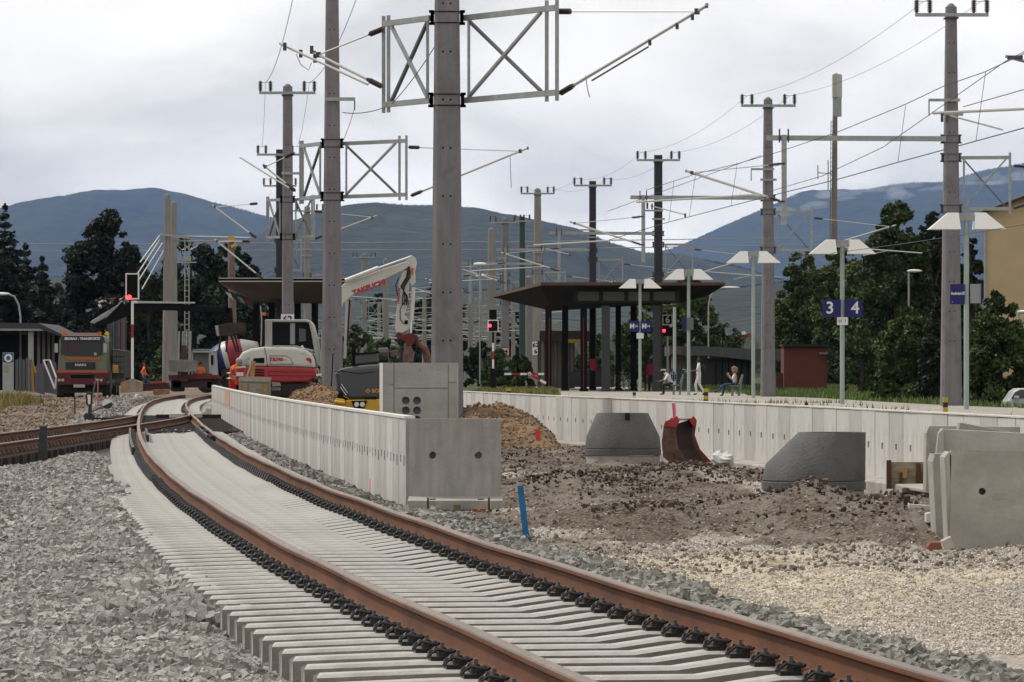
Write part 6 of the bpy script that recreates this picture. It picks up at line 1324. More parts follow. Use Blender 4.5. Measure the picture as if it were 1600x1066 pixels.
mb = MB(); mb.tube([W(645, 448, S)+Vector((0, 1.1, 0)), W(642, 500, S)+Vector((0, 1.1, 0))], .07, 8); part('bucket_cylinder', mb, M_pw, ex, smooth=True); mb = MB(); mb.tube([W(642, 500, S)+Vector((0, 1.1, 0)), W(641, 520, S)+Vector((0, 1.1, 0))], .04, 8); part('cylinder_rod', mb, M_MET if False else MATS['chrome'], ex, smooth=True)
for i, o in enumerate((0, 2.2, 4.4, 6.0)):
    mb = MB(); mb.tube([W(631+o*.5, 421, S)+Vector((0, 1.05, 0)), W(639-o*.4, 416, S)+Vector((0, 1.0, 0)), W(640-o, 432, S)+Vector((0, .98, 0)), W(631-o, 447, S)+Vector((0, .98, 0)), W(628+o*1.2, 462, S)+Vector((0, 1.0, 0)), W(627+o*1.6, 476, S)+Vector((0, 1.08, 0))], .022, 6); part('hose', mb, M_hose, ex, smooth=True)
mb = MB(); mb.tube([W(634, 466, S)+Vector((0, 1.08, 0)), W(624, 482, S)+Vector((0, 1.05, 0)), W(624, 498, S)+Vector((0, 1.05, 0)), W(629, 505, S)+Vector((0, 1.1, 0))], .02, 6); part('hose', mb, M_hose, ex, smooth=True)
mb = MB(); mb.tube([W(622, 432, S)+Vector((0, 1.1, 0)), W(617, 445, S)+Vector((0, 1.05, 0)), W(620, 462, S)+Vector((0, 1.1, 0))], .018, 6); part('hose', mb, M_hose, ex, smooth=True)
mb = MB(); mb.ext([(641, 418), (645, 417), (644, 428), (641, 428)], S, 1.16, 1.2); part('orange_mark', mb, M_orb, ex)
a_ = math.atan2(22, 62); text('maker_text', 'TAKEUCHI', .25, W(575, 448.5, S)+Vector((0, 1.13, 0)), (R(90), -a_, 0), M_rtx, ex, .004, offset=.012)
text('maker_text', 'TAKEUCHI', .12, W(621.5, 462, S)+Vector((0, 1.18, 0)), (R(90), -R(86), 0), M_rtx, ex, .004, offset=.004)
mb = MB(); mb.ext([(617, 522), (622, 518), (628, 523), (640, 520), (650, 523), (654, 528), (646, 534), (640, 541), (633, 541), (630, 532), (620, 529)], S, 1.0, 1.6); part('tilt_rotator', mb, mat('rot_red', (.26,.02,.02), .5, var=.4, vscale=6, col2=(.08,.015,.015)), ex, bevel=.02)
mb = MB(); mb.ext([(632, 540), (640, 540), (646, 552), (644, 566), (628, 566), (626, 556)], S, 1.0, 1.7); mb.ext([(607, 549), (622, 546), (622, 556), (610, 558)], S, 1.1, 1.5); part('bucket', mb, mat('bucket_brown', (.15,.10,.075), .75, var=.3, vscale=5), ex, bevel=.03)
mb = MB(); mb.tube([W(646, 530, S)+Vector((0, 1.3, 0)), W(656, 540, S)+Vector((0, 1.3, 0)), W(665, 548, S)+Vector((0, 1.3, 0))], .10, 8); mb.tube([W(663, 545, S)+Vector((0, 1.3, 0)), W(668, 566, S)+Vector((0, 1.3, 0))], .13, 8); part('breaker_link', mb, mat('link_brown', (.14,.07,.045), .7, var=.4, vscale=6), ex)
mb = MB(); mb.tube([W(627, 541, S)+Vector((0, 1., 0)), W(625, 570, S)+Vector((0, 1., 0))], .04, 6); part('hose', mb, M_hose, ex)
# ------------------------------------------------------------------ black and yellow roller
S = 70; ro = thing('road_roller', 'black and yellow compaction machine with round headlights beside the concrete shaft', 'construction machine', W(570, 650, S))
M_yel = mat('machine_yellow', (.62,.36,.02), .4, spec=.5, var=.05); M_bh = mat('hood_black', (.030,.032,.038), .22, spec=.7, var=.1)
mb = MB(); mb.v = []; 
prof = [(523, 583), (526, 578), (545, 573), (600, 568), (640, 568)]
mb.ext([(523, 584), (526, 578.5), (540, 574), (575, 570), (640, 568), (640, 626), (546, 626), (534, 621), (527, 612)], S, 0, 1.4); part('hood', mb, M_bh, ro, bevel=.10)
mb = MB(); mb.ext([(531, 611), (540, 622), (541, 636), (527, 632), (526, 621)], S, -.04, 1.3); part('hood_corner', mb, M_txb, ro, bevel=.03)
mb = MB(); mb.ext([(539, 625), (585, 624), (640, 620), (640, 640), (590, 644), (538, 638)], S, -.05, 1.5); part('bumper', mb, M_yel, ro, bevel=.03)
mb = MB(); mb.ext([(549, 626.5), (574, 626), (570, 637), (554, 639)], S, -.08, -.03); part('lamp_housing', mb, M_txb, ro, bevel=.01)
for x in (557.5, 566.5): mb = MB(); mb.tube([W(x, 632, S)+Vector((0, -.08, 0)), W(x, 632, S)+Vector((0, -.11, 0))], .055, 14); part('headlight', mb, mat('lamp_lens', (.75,.76,.76), .15, spec=.8), ro)
for (x0, y0, x1, y1) in ((533, 600, 543, 614), (532, 605, 541, 618), (534, 617, 546, 624)): mb = MB(); mb.tube([W(x0, y0, S)+Vector((0, -.02, 0)), W(x1, y1, S)+Vector((0, -.02, 0))], .008, 4); part('stripe', mb, M_yel if y0 > 610 else M_white, ro)
mb = MB(); c = W(575, 611, S)+Vector((0, -.012, 0)); mb.prism([c+Vector((-.06, 0, 0)), c+Vector((0, 0, -.055)), c+Vector((.06, 0, 0)), c+Vector((0, 0, .055))], (0, .02, 0)); part('logo_diamond', mb, mat('logo_orange', (.55,.25,.06), .5), ro)
mb = MB(); c = c+Vector((0, -.006, 0)); mb.prism([c+Vector((-.025, 0, 0)), c+Vector((0, 0, -.022)), c+Vector((.025, 0, 0)), c+Vector((0, 0, .022))], (0, .01, 0)); part('logo_core', mb, M_bh, ro)
text('logo_text', 'BOMAG', .11, W(581, 611, S)+Vector((.0, -.012, 0)), FRONT, MATS['logo_orange'], ro, .003, align='LEFT', offset=.006); text('model_text', 'BW 138', .075, W(570, 622.5, S)+Vector((0, -.065, 0)), FRONT, M_txb, ro, .003, align='LEFT', offset=.005)
mb = MB(); mb.ext([(526, 622), (539, 624), (540, 636), (531, 637), (524, 633)], S, -.25, -.02); mb.tube([W(523, 628, S)+Vector((0, -.25, 0)), W(540, 630, S)+Vector((0, -.25, 0))], .05, 8); part('tow_frame', mb, M_yel, ro, bevel=.02)
mb = MB(); mb.tube([W(523, 582, S)+Vector((0, -.01, 0)), W(532, 579, S)+Vector((0, -.01, 0)), W(543, 581, S)+Vector((0, -.01, 0)), W(560, 584, S)+Vector((0, -.01, 0)), W(585, 581, S)+Vector((0, -.01, 0))], .010, 5); part('hood_seam', mb, M_txb, ro)
mb = MB(); mb.ext([(552, 552), (590, 549), (592, 568), (552, 572)], S, .5, 1.3); part('seat_console', mb, M_bh, ro, bevel=.05)
mb = MB(); mb.ext([(549, 540), (553, 538), (553, 574), (549, 574)], S, .5, .6); mb.ext([(546, 536), (553, 536), (553, 543), (546, 543)], S, .4, .6); mb.ext([(553, 552), (592, 549), (592, 551.5), (553, 554.5)], S, .4, .5); part('roll_bar', mb, M_txb, ro)
mb = MB(); mb.tube([W(605, 556, S)+Vector((0, .9, 0)), W(590, 557, S)+Vector((0, .9, 0))], .20, 14); part('drum', mb, mat('drum_dark', (.05,.045,.04), .6), ro)
mb = MB(); mb.tube([W(560, 646, S)+Vector((0, .2, 0)), W(560, 646, S)+Vector((0, 1.3, 0))], .28, 18); part('wheel', mb, M_track, ro)
mb = MB(); mb.tube([W(518, 604, 68), W(520.5, 552, 68)], .015, 5); single('thin_rod', mb, M_txb, 'thin dark rod standing left of the black and yellow machine', 'rod', W(518, 604, 68))
# formwork box and red crate, planks behind the wall
S = 53; fb = thing('formwork_box', 'pale timber formwork box behind the curved wall beside the orange worker', 'formwork', W(400, 625, S))
mb = MB(); mb.ext([(373, 592), (423, 593), (423, 625), (373, 622)], S, 0, .06); part('board', mb, mat('box_board', (.33,.30,.24), .9, var=.2, vscale=4, streak=(1, 1, 6)), fb)
mb = MB(); mb.ext([(374, 588.5), (424, 589.5), (423, 597), (373, 596)], S, -.05, .0); part('plank', mb, mat('plank_light', (.38,.34,.27), .9, var=.1), fb)
for x0 in (380, 411): mb = MB(); mb.ext([(x0, 600), (x0+7, 600), (x0+7, 626), (x0, 626)], S, -.08, -.0); part('upright', mb, mat('upright_wood', (.33,.22,.09), .8, var=.2), fb)
mb = MB(); mb.ext([(424, 597), (436, 598), (438, 603), (426, 604)], S, .0, .4); mb.ext([(424, 604), (437, 605), (437, 610), (424, 610)], S, .1, .4); part('brick_stack', mb, M_up, fb)
mb = MB(); mb.beam(W(393, 591, S)+Vector((0, .3, 0)), W(395, 564, S)+Vector((0, .3, 0)), .12, .12); single('timber_post', mb, mat('timber_yellow', (.40,.24,.08), .8, var=.2, vscale=6), 'yellowish squared timber post standing in front of the red excavator', 'post', W(393, 591, S))
mb = MB(); mb.beam(W(384, 592, S)+Vector((0, .2, 0)), W(391, 570, S)+Vector((0, .2, 0)), .05, .05); single('lath', mb, mat('lath_light', (.50,.40,.30), .8), 'thin light lath leaning beside the timber post', 'lath', W(384, 592, S))
rc = thing('red_crate', 'red box with white letters in front of the orange worker', 'box', W(374, 595, 52)); mb = MB(); mb.ext([(369, 574), (382, 572), (382, 602), (369, 602)], 52, 0, .4); part('body', mb, mat('crate_red', (.42,.02,.02), .5), rc, bevel=.01)
mb = MB(); mb.ext([(368, 573.5), (383, 571.5), (383, 575), (368, 576)], 52, -.02, .42); part('lid', mb, M_pw, rc); text('letters', 'BIG', .13, W(375, 585, 52)+Vector((0, -.012, 0)), FRONT, M_white, rc, .003, offset=.012)
# ------------------------------------------------------------------ concrete mixer drum truck
S = 30; mx_ = thing('mixer_truck', 'concrete mixer truck with blue white and red striped drum, white cab left', 'truck', W(350, 610, S))
ax0 = W(327, 568, S)+Vector((0, 1.2, 0)); ax1 = W(400, 549, S)+Vector((0, 1.2, 0)); D_ = ax1-ax0
segs = [(0, .62, .16, .82, 'drum_blue', (.02,.04,.17)), (.16, .82, .30, .93, 'drum_blue', (.02,.04,.17)), (.30, .93, .40, .96, 'drum_white', (.62,.62,.60)), (.40, .96, .72, .86, 'drum_red', (.30,.03,.04)), (.72, .86, .80, .78, 'drum_white', (.62,.62,.60)), (.80, .78, 1.05, .50, 'drum_white', (.62,.62,.60))]
for a, ra, b2, rb, nm, c_ in segs: mb = MB(); mb.tube([ax0+D_*a, ax0+D_*b2], [ra, rb], 22); part('drum_section', mb, mat(nm, c_, .4), mx_, smooth=True)
mb = MB(); mb.ext([(314, 556), (318, 549), (338, 547), (341, 590), (314, 592)], S, .2, 2.5); part('cab', mb, mat('cab_white', (.55,.55,.54), .4), mx_, bevel=.08)
mb = MB(); mb.ext([(317, 560), (322, 555), (333, 555), (333, 570), (316, 572)], S, .15, .22); part('cab_window', mb, M_gl, mx_)
mb = MB(); mb.ext([(330, 590), (400, 586), (400, 597), (330, 598)], S, .4, 2.3); mb.ext([(345, 578), (372, 572), (372, 580), (345, 590)], S, .2, .4); part('chassis', mb, mat('chassis_dark', (.05,.045,.04), .8), mx_)
for x in (322, 360, 378): mb = MB(); p = W(x, 600, S); mb.tube([p+Vector((0, .2, 0)), p+Vector((0, .55, 0))], .48, 16); part('wheel', mb, M_track, mx_)
# ------------------------------------------------------------------ mini excavator with cab facing the viewer
S = 30.5; me_ = thing('mini_excavator', 'small excavator facing the viewer with worker in its cab, right of the twin masts', 'excavator', W(310, 612, S))
mb = MB(); mb.ext([(300, 548), (333, 548), (333, 551), (300, 551)], S, -.1, 1.2); mb.ext([(299, 550), (302, 550), (302, 596), (299, 596)], S, 0, .1); mb.ext([(326, 550), (329, 550), (330, 592), (327, 592)], S, 0, .1); part('cab_frame', mb, M_cg, me_)
mb = MB(); mb.ext([(302, 551), (327, 551), (327, 590), (302, 590)], S, .75, .8); part('cab_rear', mb, mat('cab_rear_pale', (.22,.23,.23), .5), me_)
mb = MB()
for i in range(9): mb.beam(W(303+3*i, 546, S), W(303+3*i, 549, S), .03)
mb.beam(W(301, 546, S), W(329, 546, S), .04); part('roof_guard', mb, M_galv, me_)
mb = MB(); mb.ext([(264, 586), (340, 586), (346, 592), (266, 595)], S, -.6, .9); part('body_red', mb, mat('mini_red', (.14,.015,.018), .5), me_, bevel=.03)
mb = MB(); mb.ext([(266, 562), (310, 563), (312, 570), (312, 580), (300, 582), (268, 580)], S, -1.3, -1.0); part('blade', mb, mat('blade_grey', (.20,.185,.18), .6, var=.2), me_, bevel=.02)
mb = MB(); mb.ext([(286, 540), (294, 540), (296, 596), (284, 596)], S, -.95, -.7); mb.ext([(270, 586), (330, 584), (332, 606), (270, 606)], S, -.4, .8); part('arm_base', mb, mat('arm_brown', (.065,.035,.03), .7), me_)
for x in (281, 287, 293, 299): mb = MB(); mb.tube([W(x, 575, S)+Vector((0, -.9, 0)), W(x+1, 500+(x % 3)*9, S)+Vector((0, -.9, 0))], .045, 7); part('cylinder', mb, M_galv, me_)
for x0, x1 in ((268, 286), (322, 342)): mb = MB(); mb.ext([(x0, 594), (x1, 594), (x1, 612), (x0, 612)], S, -.4, 1.3); part('crawler', mb, M_track, me_, bevel=.08)
# ------------------------------------------------------------------ crane with long black boom and clamshell
S = 31; tk = thing('dump_truck', 'three axle site truck with olive cab, dark red bumper and raised crane arm', 'truck', W(128, 622, S))
M_ol = mat('truck_olive', (.15,.16,.10), .5, spec=.4, dirt=((.15,.13,.09), 3, .5, .8)); M_mar = mat('truck_maroon', (.085,.012,.014), .5, var=.15, dirt=((.12,.08,.06), 3, .58, .85)); M_ora = mat('truck_orange', (.42,.10,.04), .5)
mb = MB(); mb.ext([(93, 532), (95, 527), (101, 524), (158, 524), (163, 527), (165, 534), (167, 583), (90, 583)], S, 0, 2.0); part('cab', mb, M_ol, tk, bevel=.05)
mb = MB(); mb.ext([(95, 528), (99, 525), (160, 525), (163, 528), (163, 533.5), (95, 533.5)], S, -.12, 0); part('sun_visor', mb, mat('visor', (.03,.03,.045), .5), tk, bevel=.01)
text('visor_text', 'ERDBAU - TRANSPORTE', .165, W(129, 529.5, S)+Vector((0, -.126, 0)), FRONT, M_white, tk, .003, offset=.006, sx=1.0)
mb = MB(); mb.ext([(96, 534.5), (161, 534.5), (160, 554), (151, 557), (106, 556), (96, 554)], S, -.04, .02); part('windscreen', mb, mat('screen_glass', (.03,.035,.037), .2, spec=.3), tk)
for x0, y0, w_, h_, c_ in ((101, 538, 4, 10, (.14,.02,.03)), (113, 537, 6, 9, (.12,.02,.03)), (147, 551, 4, 4.5, (.35,.45,.20))): mb = MB(); mb.ext([(x0, y0), (x0+w_, y0), (x0+w_, y0+h_), (x0, y0+h_)], S, -.055, -.045); part('cab_pennant', mb, mat('pen%d' % x0, c_, .6), tk)
mb = MB(); mb.ext([(102, 558), (158, 558), (156, 562.5), (106, 562.5)], S, -.03, .02); mb.ext([(89, 579), (168, 579), (168, 582.5), (89, 582.5)], S, -.08, .1); part('orange_band', mb, M_ora, tk)
mb = MB(); mb.ext([(103, 566), (149, 566), (149, 577), (103, 577)], S, -.06, 0); part('grille', mb, mat('grille_dark', (.02,.022,.03), .5), tk)
text('maker_text', 'MAN', .17, W(126, 570.5, S)+Vector((0, -.065, 0)), FRONT, mat('chrome_letter', (.55,.55,.56), .3, metal=.4), tk, .006, sx=1.5, offset=.008)
mb = MB(); mb.ext([(88, 583), (168, 583), (169, 590), (166, 602), (92, 602), (87, 592)], S, -.12, .6); part('bumper', mb, M_mar, tk, bevel=.04)
mb = MB(); mb.ext([(110, 586), (148, 586), (146, 591), (112, 591)], S, -.14, -.11); part('bumper_inset', mb, M_txb, tk)
for x0 in (90, 150):
    for k in range(2): mb = MB(); mb.tube([W(x0+3+5.5*k, 594, S)+Vector((0, -.12, 0)), W(x0+3+5.5*k, 594, S)+Vector((0, -.15, 0))], .075, 10); part('headlight', mb, mat('lens_grey', (.45,.45,.42), .2), tk)
mb = MB(); mb.ext([(115.5, 601), (133, 601), (133, 605.5), (115.5, 605.5)], S, -.15, -.12); part('number_plate', mb, mat('plate_w', (.5,.5,.5), .5), tk); text('plate_text', 'NK 271 CX', .085, W(124, 603.3, S)+Vector((0, -.155, 0)), FRONT, M_txb, tk, .002)
mb = MB(); mb.ext([(90, 602), (166, 602), (160, 614), (96, 614)], S, .2, 5.5); part('chassis', mb, mat('black_chassis', (.012,.012,.012), .8), tk)
for x0, x1 in ((88, 98), (159, 170)):
    for d_ in (.35, 3.6, 4.9): mb = MB(); a = W((x0+x1)/2, 609, S); mb.tube([a+Vector((-.19, d_+.45, 0)), a+Vector((.19, d_+.45, 0))], .46, 18); w_ = part('wheel', mb, M_track, tk); mb = MB(); mb.tube([a+Vector((.2, d_+.45, 0)), a+Vector((.21, d_+.45, 0))], .22, 12); part('hub', mb, M_galv, w_)
for x0 in (88, 164): mb = MB(); mb.ext([(x0-2, 537), (x0+3, 537), (x0+3, 551), (x0-2, 551)], S, -.2, -.1); part('mirror', mb, M_cg, tk)
for x in (99, 155): mb = MB(); mb.tube([W(x, 524, S)+Vector((0, .3, 0)), W(x, 518.5, S)+Vector((0, .3, 0))], .09, 10); part('beacon', mb, M_orb, tk)
mb = MB(); mb.ext([(104, 520), (152, 520), (152, 524.5), (104, 524.5)], S, .2, .4); part('lamp_bar', mb, mat('lamp_bar', (.40,.25,.25), .4), tk)
mb = MB(); mb.ext([(165, 545), (188, 548), (188, 590), (168, 592)], S, 2.2, 6.5); part('load_bed', mb, mat('bed_grey', (.075,.07,.065), .8, var=.4, vscale=2), tk)
for i in range(3):
    for j in range(4): mb = MB(); x0 = 171+5.6*i; y0 = 549+9*j; mb.ext([(x0, y0), (x0+4.8, y0), (x0+4.8, y0+7.5), (x0, y0+7.5)], S, 2.0, 2.2); part('bed_panel', mb, mat('bed_panel', (.14,.135,.12), .8, var=.2), tk)
mb = MB(); mb.tube([W(160, 592, S)+Vector((0, .2, 0)), W(168, 600, S)+Vector((0, .2, 0))], .12, 8); mb.ext([(166, 582), (172, 580), (173, 608), (168, 612)], S, .5, .8); part('side_tank', mb, mat('tank_grey', (.14,.14,.14), .5), tk)
# crane arm of the truck
M_cr = mat('crane_black', (.008,.008,.009), .7, spec=.1); 
mb = MB(); mb.ext([(128, 503), (131, 500), (176, 472), (180, 476), (160, 492), (134, 505)], S, 4.0, 4.35); part('crane_tube', mb, mat('crane_silver', (.34,.34,.33), .4, metal=.4), tk, bevel=.03)
mb = MB(); mb.ext([(165, 485), (180, 470), (196, 472), (240, 471), (350, 479), (353, 488), (300, 485), (240, 483), (205, 484), (170, 500), (150, 508), (142, 508)], S, 3.9, 4.4); part('crane_boom', mb, M_cr, tk, bevel=.03)
mb = MB(); mb.ext([(196, 468.5), (296, 470), (296, 472.5), (196, 472)], S, 3.8, 4.0); part('white_cylinder', mb, mat('cyl_white', (.50,.50,.50), .4), tk)
mb = MB(); mb.ext([(345, 478), (354, 480), (356, 505), (346, 505)], S, 3.9, 4.4); part('boom_tip', mb, M_cr, tk)
mb = MB(); mb.ext([(330, 508), (346, 504), (375, 503), (376, 518), (356, 524), (335, 525)], S, 3.7, 4.6); part('grab_bucket', mb, mat('grab_brown', (.05,.028,.022), .7, var=.4, vscale=4), tk, bevel=.04); mb = MB(); mb.ext([(328, 508), (333, 507), (335, 524), (331, 524)], S, 3.65, 3.9); part('grab_edge', mb, M_galv, tk)
for x0, x1 in ((338, 333), (348, 345), (352, 362), (358, 366)): mb = MB(); mb.tube([W(x0, 520, S)+Vector((0, 4, 0)), W(x1, 550, S)+Vector((0, 4, 0))], .05, 6); part('grab_hose', mb, M_hose, tk)
for i in range(26):
    x = random.uniform(141, 198); y = 474-(x-141)*.15+random.uniform(-9, 6); mb = MB(); a = W(x, y, S)+Vector((0, random.uniform(3.6, 4.4), 0)); b2 = a+Vector((random.uniform(-.45, .45), random.uniform(-.3, .3), random.uniform(-.2, .2)))
    mb.tube([a, b2], random.uniform(.03, .09), 6); part('crane_hydraulics', mb, (mat('hyd_red', (.16,.035,.03), .6), M_cg, M_cr, M_galv, mat('hyd_br', (.12,.07,.05), .7))[i % 5], tk)
# bundle of vertical grey sheet piles behind
bp_ = thing('sheet_pile_bundle', 'tall grey upright sheet piles standing behind the truck', 'sheet pile', pd(184, 605, 232))
for i in range(7): mb = MB(); x0 = 168+4.1*i; mb.ext([(x0, 488-i*1.8), (x0+2.6, 487-i*1.8), (x0+2.6, 604), (x0, 604)], F/232, .1*(i % 2), .1*(i % 2)+.08); mb.ext([(x0+2.6, 488-i*1.8), (x0+4, 487.5-i*1.8), (x0+4, 604), (x0+2.6, 604)], F/232, .3, .35); part('sheet_pile', mb, mat('pile_grey', (.13,.135,.15), .6, metal=.2, var=.15), bp_)
mb = MB(); mb.ext([(168, 490), (194, 478), (194, 480), (168, 492)], F/231.5, 0, .1); part('top_rail', mb, M_galv, bp_)
mb = MB(); mb.ext([(191, 500), (192.5, 500), (192.5, 604), (191, 604)], F/231, 0, .05); part('red_rod', mb, M_rdp, bp_)
# clutter around the walking worker
for (pts, s, d, m_, nm, lb, cat) in (
    ([(188, 598), (205, 592), (222, 597), (222, 612), (188, 614)], 31, .6, mat('crate_wood', (.34,.25,.15), .9, var=.25, vscale=3), 'wooden_box', 'light brown wooden box at the foot of the main signal', 'box'),
    ([(180, 583), (205, 583), (205, 590), (180, 592)], 30, .8, mat('yellow_pack', (.38,.22,.05), .7, var=.3), 'timber_pack', 'yellowish timber pack behind the wooden box', 'timber'),
    ([(214, 600), (262, 598), (266, 609), (214, 612)], 30, .9, mat('steel_red', (.10,.045,.04), .8, var=.3), 'steel_beam_stack', 'low stack of dark reddish steel beams right of the signal foot', 'steel beams'),
    ([(234, 597), (258, 596), (262, 601), (236, 603)], 28, .5, mat('barrier_red', (.42,.05,.05), .6), 'road_barrier', 'red and white barrier plank lying behind the walking worker', 'barrier'),
    ([(238, 609), (264, 608), (264, 616), (240, 618)], 33, .5, mat('timber_br', (.25,.14,.08), .9, var=.3), 'timber_block', 'brown timber blocks between the rails and the beam stack', 'timber'),
    ([(176, 570), (184, 571), (184, 583), (176, 583)], 31, .4, MATS['yellow_pack'], 'yellow_case', 'small yellow case on the rear corner of the truck', 'case')):
    mb = MB(); mb.ext(pts, s, 0, d); single(nm, mb, m_, lb, cat, W(pts[-1][0], pts[-1][1], s), bevel=.02)
mb = MB()
for i in range(3): mb.ext([(236+8*i, 598), (239+8*i, 598), (240+8*i, 602), (237+8*i, 602)], 28, -.02, -.005)
part('white_stripe', mb, M_white, bpy.data.objects['road_barrier'])
# signal-foot litter
for i, (x, y, lb) in enumerate(((213, 620, 'white scrap at the foot of the main signal'), (30, 627, 'tiny white stone or scrap in the yard near the left edge'))): mb = MB(); mb.ball(W(x, y, 36), (.07, .07, .12), 6, 4); single('scrap', mb, M_white, lb, 'scrap', W(x, y, 36))
# ------------------------------------------------------------------ people
SKIN = (.42,.25,.17)
def person(name, label, loc, ang, J, cols, scale=1., hair=None, hairm=None, group=None, extra=None):
    """J: joint positions in local metres (x forward, y left, z up) merged over a standing default; cols: bone group -> material"""
    D = dict(pel=(0,0,.95), sp=(0,0,1.12), ch=(0,0,1.33), nk=(0,0,1.47), hd=(.015,0,1.58), ht=(.02,0,1.70),
             sL=(0,.18,1.40), eL=(-.02,.23,1.12), wL=(.06,.24,.88), hL=(.08,.24,.80), sR=(0,-.18,1.40), eR=(-.02,-.23,1.12), wR=(.06,-.24,.88), hR=(.08,-.24,.80),
             pL=(0,.095,.90), kL=(.02,.10,.50), aL=(-.02,.10,.09), tL=(.14,.11,.04), pR=(0,-.095,.90), kR=(.02,-.10,.50), aR=(-.02,-.10,.09), tR=(.14,-.11,.04))
    D.update(J); keys = list(D); idx = {k: i for i, k in enumerate(keys)}
    Ed = [('pel','sp'),('sp','ch'),('ch','nk'),('nk','hd'),('hd','ht'),('ch','sL'),('sL','eL'),('eL','wL'),('wL','hL'),('ch','sR'),('sR','eR'),('eR','wR'),('wR','hR'),('pel','pL'),('pL','kL'),('kL','aL'),('aL','tL'),('pel','pR'),('pR','kR'),('kR','aR'),('aR','tR')]
    rad = dict(pel=.145, sp=.13, ch=.15, nk=.058, hd=.098, ht=.075, sL=.07, eL=.045, wL=.03, hL=.034, sR=.07, eR=.045, wR=.03, hR=.034, pL=.10, kL=.062, aL=.042, tL=.04, pR=.10, kR=.062, aR=.042, tR=.04)
    me = bpy.data.meshes.new('tmp'); me.from_pydata([tuple(c*scale for c in D[k]) for k in keys], [(idx[a], idx[b]) for a, b in Ed], [])
    o = bpy.data.objects.new('tmp', me); C.objects.link(o); sk = o.modifiers.new('s', 'SKIN'); ss_ = o.modifiers.new('d', 'SUBSURF'); ss_.levels = 1; ss_.render_levels = 1
    for k in keys: v = me.skin_vertices[0].data[idx[k]]; v.radius = (rad[k]*scale,)*2; v.use_root = (k == 'pel')
    bpy.context.view_layer.update(); dg = bpy.context.evaluated_depsgraph_get(); bm_ = bpy.data.meshes.new_from_object(o.evaluated_get(dg)); bpy.data.objects.remove(o); bpy.data.meshes.remove(me)
    bm_.name = 'body'; bm_.materials.clear()
    mats = []; 
    for g in ('skin', 'top', 'sleeve', 'leg', 'shoe'): bm_.materials.append(cols.get(g) or cols['top'])
    segs = []
    for a, b in Ed:
        g = {'nk': 0, 'hd': 0}.get(a, None)
        if a in ('nk', 'hd') : g = 0
        elif a[0] in 'e' : g = 2 if cols.get('long') else 0
        elif a[0] == 'w': g = 0
        elif a[0] == 's' and a != 'sp': g = 2
        elif a in ('pL', 'pR', 'kL', 'kR') or (a == 'pel' and b[0] == 'p'): g = 3
        elif a in ('aL', 'aR'): g = 4
        else: g = 1
        segs.append((np.array(D[a])*scale, np.array(D[b])*scale, g))
    ce = np.array([p.center[:] for p in bm_.polygons]); best = np.full(len(ce), 1e9); gi = np.zeros(len(ce), int)
    for A_, B_, g in segs:
        d = B_-A_; t = np.clip(((ce-A_) @ d)/max(d @ d, 1e-9), 0, 1); dist = np.linalg.norm(ce-(A_+t[:, None]*d), axis=1) - (.03 if g == 1 else 0)
        mk = dist < best; best[mk] = dist[mk]; gi[mk] = g
    bm_.polygons.foreach_set('material_index', gi.astype(np.int32)); bm_.polygons.foreach_set('use_smooth', [True]*len(gi))
    root = bpy.data.objects.new(name, None); root.location = loc; root.rotation_euler = (0, 0, ang); C.objects.link(root); root['label'] = label; root['category'] = 'person'
    if group: root['group'] = group
    b = bpy.data.objects.new('body', bm_); C.objects.link(b); b.parent = root
    def sub(nm, mb, m, sm=True): x = bpy.data.objects.new(nm, mb.mesh(nm, m, (0,0,0), sm)); C.objects.link(x); x.parent = root; return x
    V = lambda k: Vector(D[k])*scale
    # hands: five fingers each
    for sd in 'LR':
        w, h = V('w'+sd), V('h'+sd); d = (h-w).normalized(); sx = d.cross(Vector((0, 0, 1))); sx = sx.normalized() if sx.length > .1 else Vector((0, 1, 0)); mb = MB()
        for i, l in enumerate((.062, .072, .068, .052)):
            p = h+sx*(.018*(i-1.5)); mb.tube([p-d*.01, p+d*l*.5, p+d*l*.85-Vector((0, 0, .012))], [.009, .008, .006], 5)
        p = w+d*.03-sx*.03; mb.tube([p, p+d*.03-sx*.02, p+d*.055-sx*.018], [.011, .009, .007], 5); sub('fingers', mb, cols['skin'])
    # face: nose, ears, eyes
    hd, ht = V('hd'), V('ht'); upv = (ht-V('nk')).normalized(); fw = Vector((1, 0, 0)); fw = (fw-upv*fw.dot(upv)).normalized(); sd_ = upv.cross(fw)
    mb = MB(); mb.ball(hd+fw*.10+upv*.015, (.022, .014, .022), 6, 4); mb.ball(hd+sd_*.098, (.02, .012, .03), 6, 4); mb.ball(hd-sd_*.098, (.02, .012, .03), 6, 4); sub('face_features', mb, cols['skin'])
    mb = MB(); mb.ball(hd+fw*.092+sd_*.034+upv*.035, .010, 6, 4); mb.ball(hd+fw*.092-sd_*.034+upv*.035, .010, 6, 4); mb.ball(hd+fw*.096-upv*.04, (.008, .022, .006), 6, 4); sub('eyes_and_mouth', mb, M_txb)
    if hairm:
        mb = MB(); c = hd+upv*.04-fw*.025
        if hair == 'curly':
            for i in range(60):
                q = Vector((random.gauss(0, 1), random.gauss(0, 1), random.gauss(0, 1))).normalized(); 
                if q.dot(fw) > .55: continue
                mb.ball(c+Vector((0, 0, -.02))+q*.125, .05, 6, 4)
        else: mb.ball(c, (.108, .104, .105), 12, 8)
        sub('hair', mb, hairm)
    return root, sub, V
def at(px, Y, z): return Vector(((px-800)*Y/F, Y, z))
M_sk = mat('skin', SKIN, .6); M_skd = mat('skin_dark', (.14,.075,.05), .6)
M_or = mat('hivis_orange', (.90,.16,.03), .7); M_ye = mat('hivis_yellow', (.62,.80,.05), .7); M_hb = mat('hair_brown', (.05,.03,.02), .8); M_rf = mat('reflective_band', (.65,.65,.62), .4)
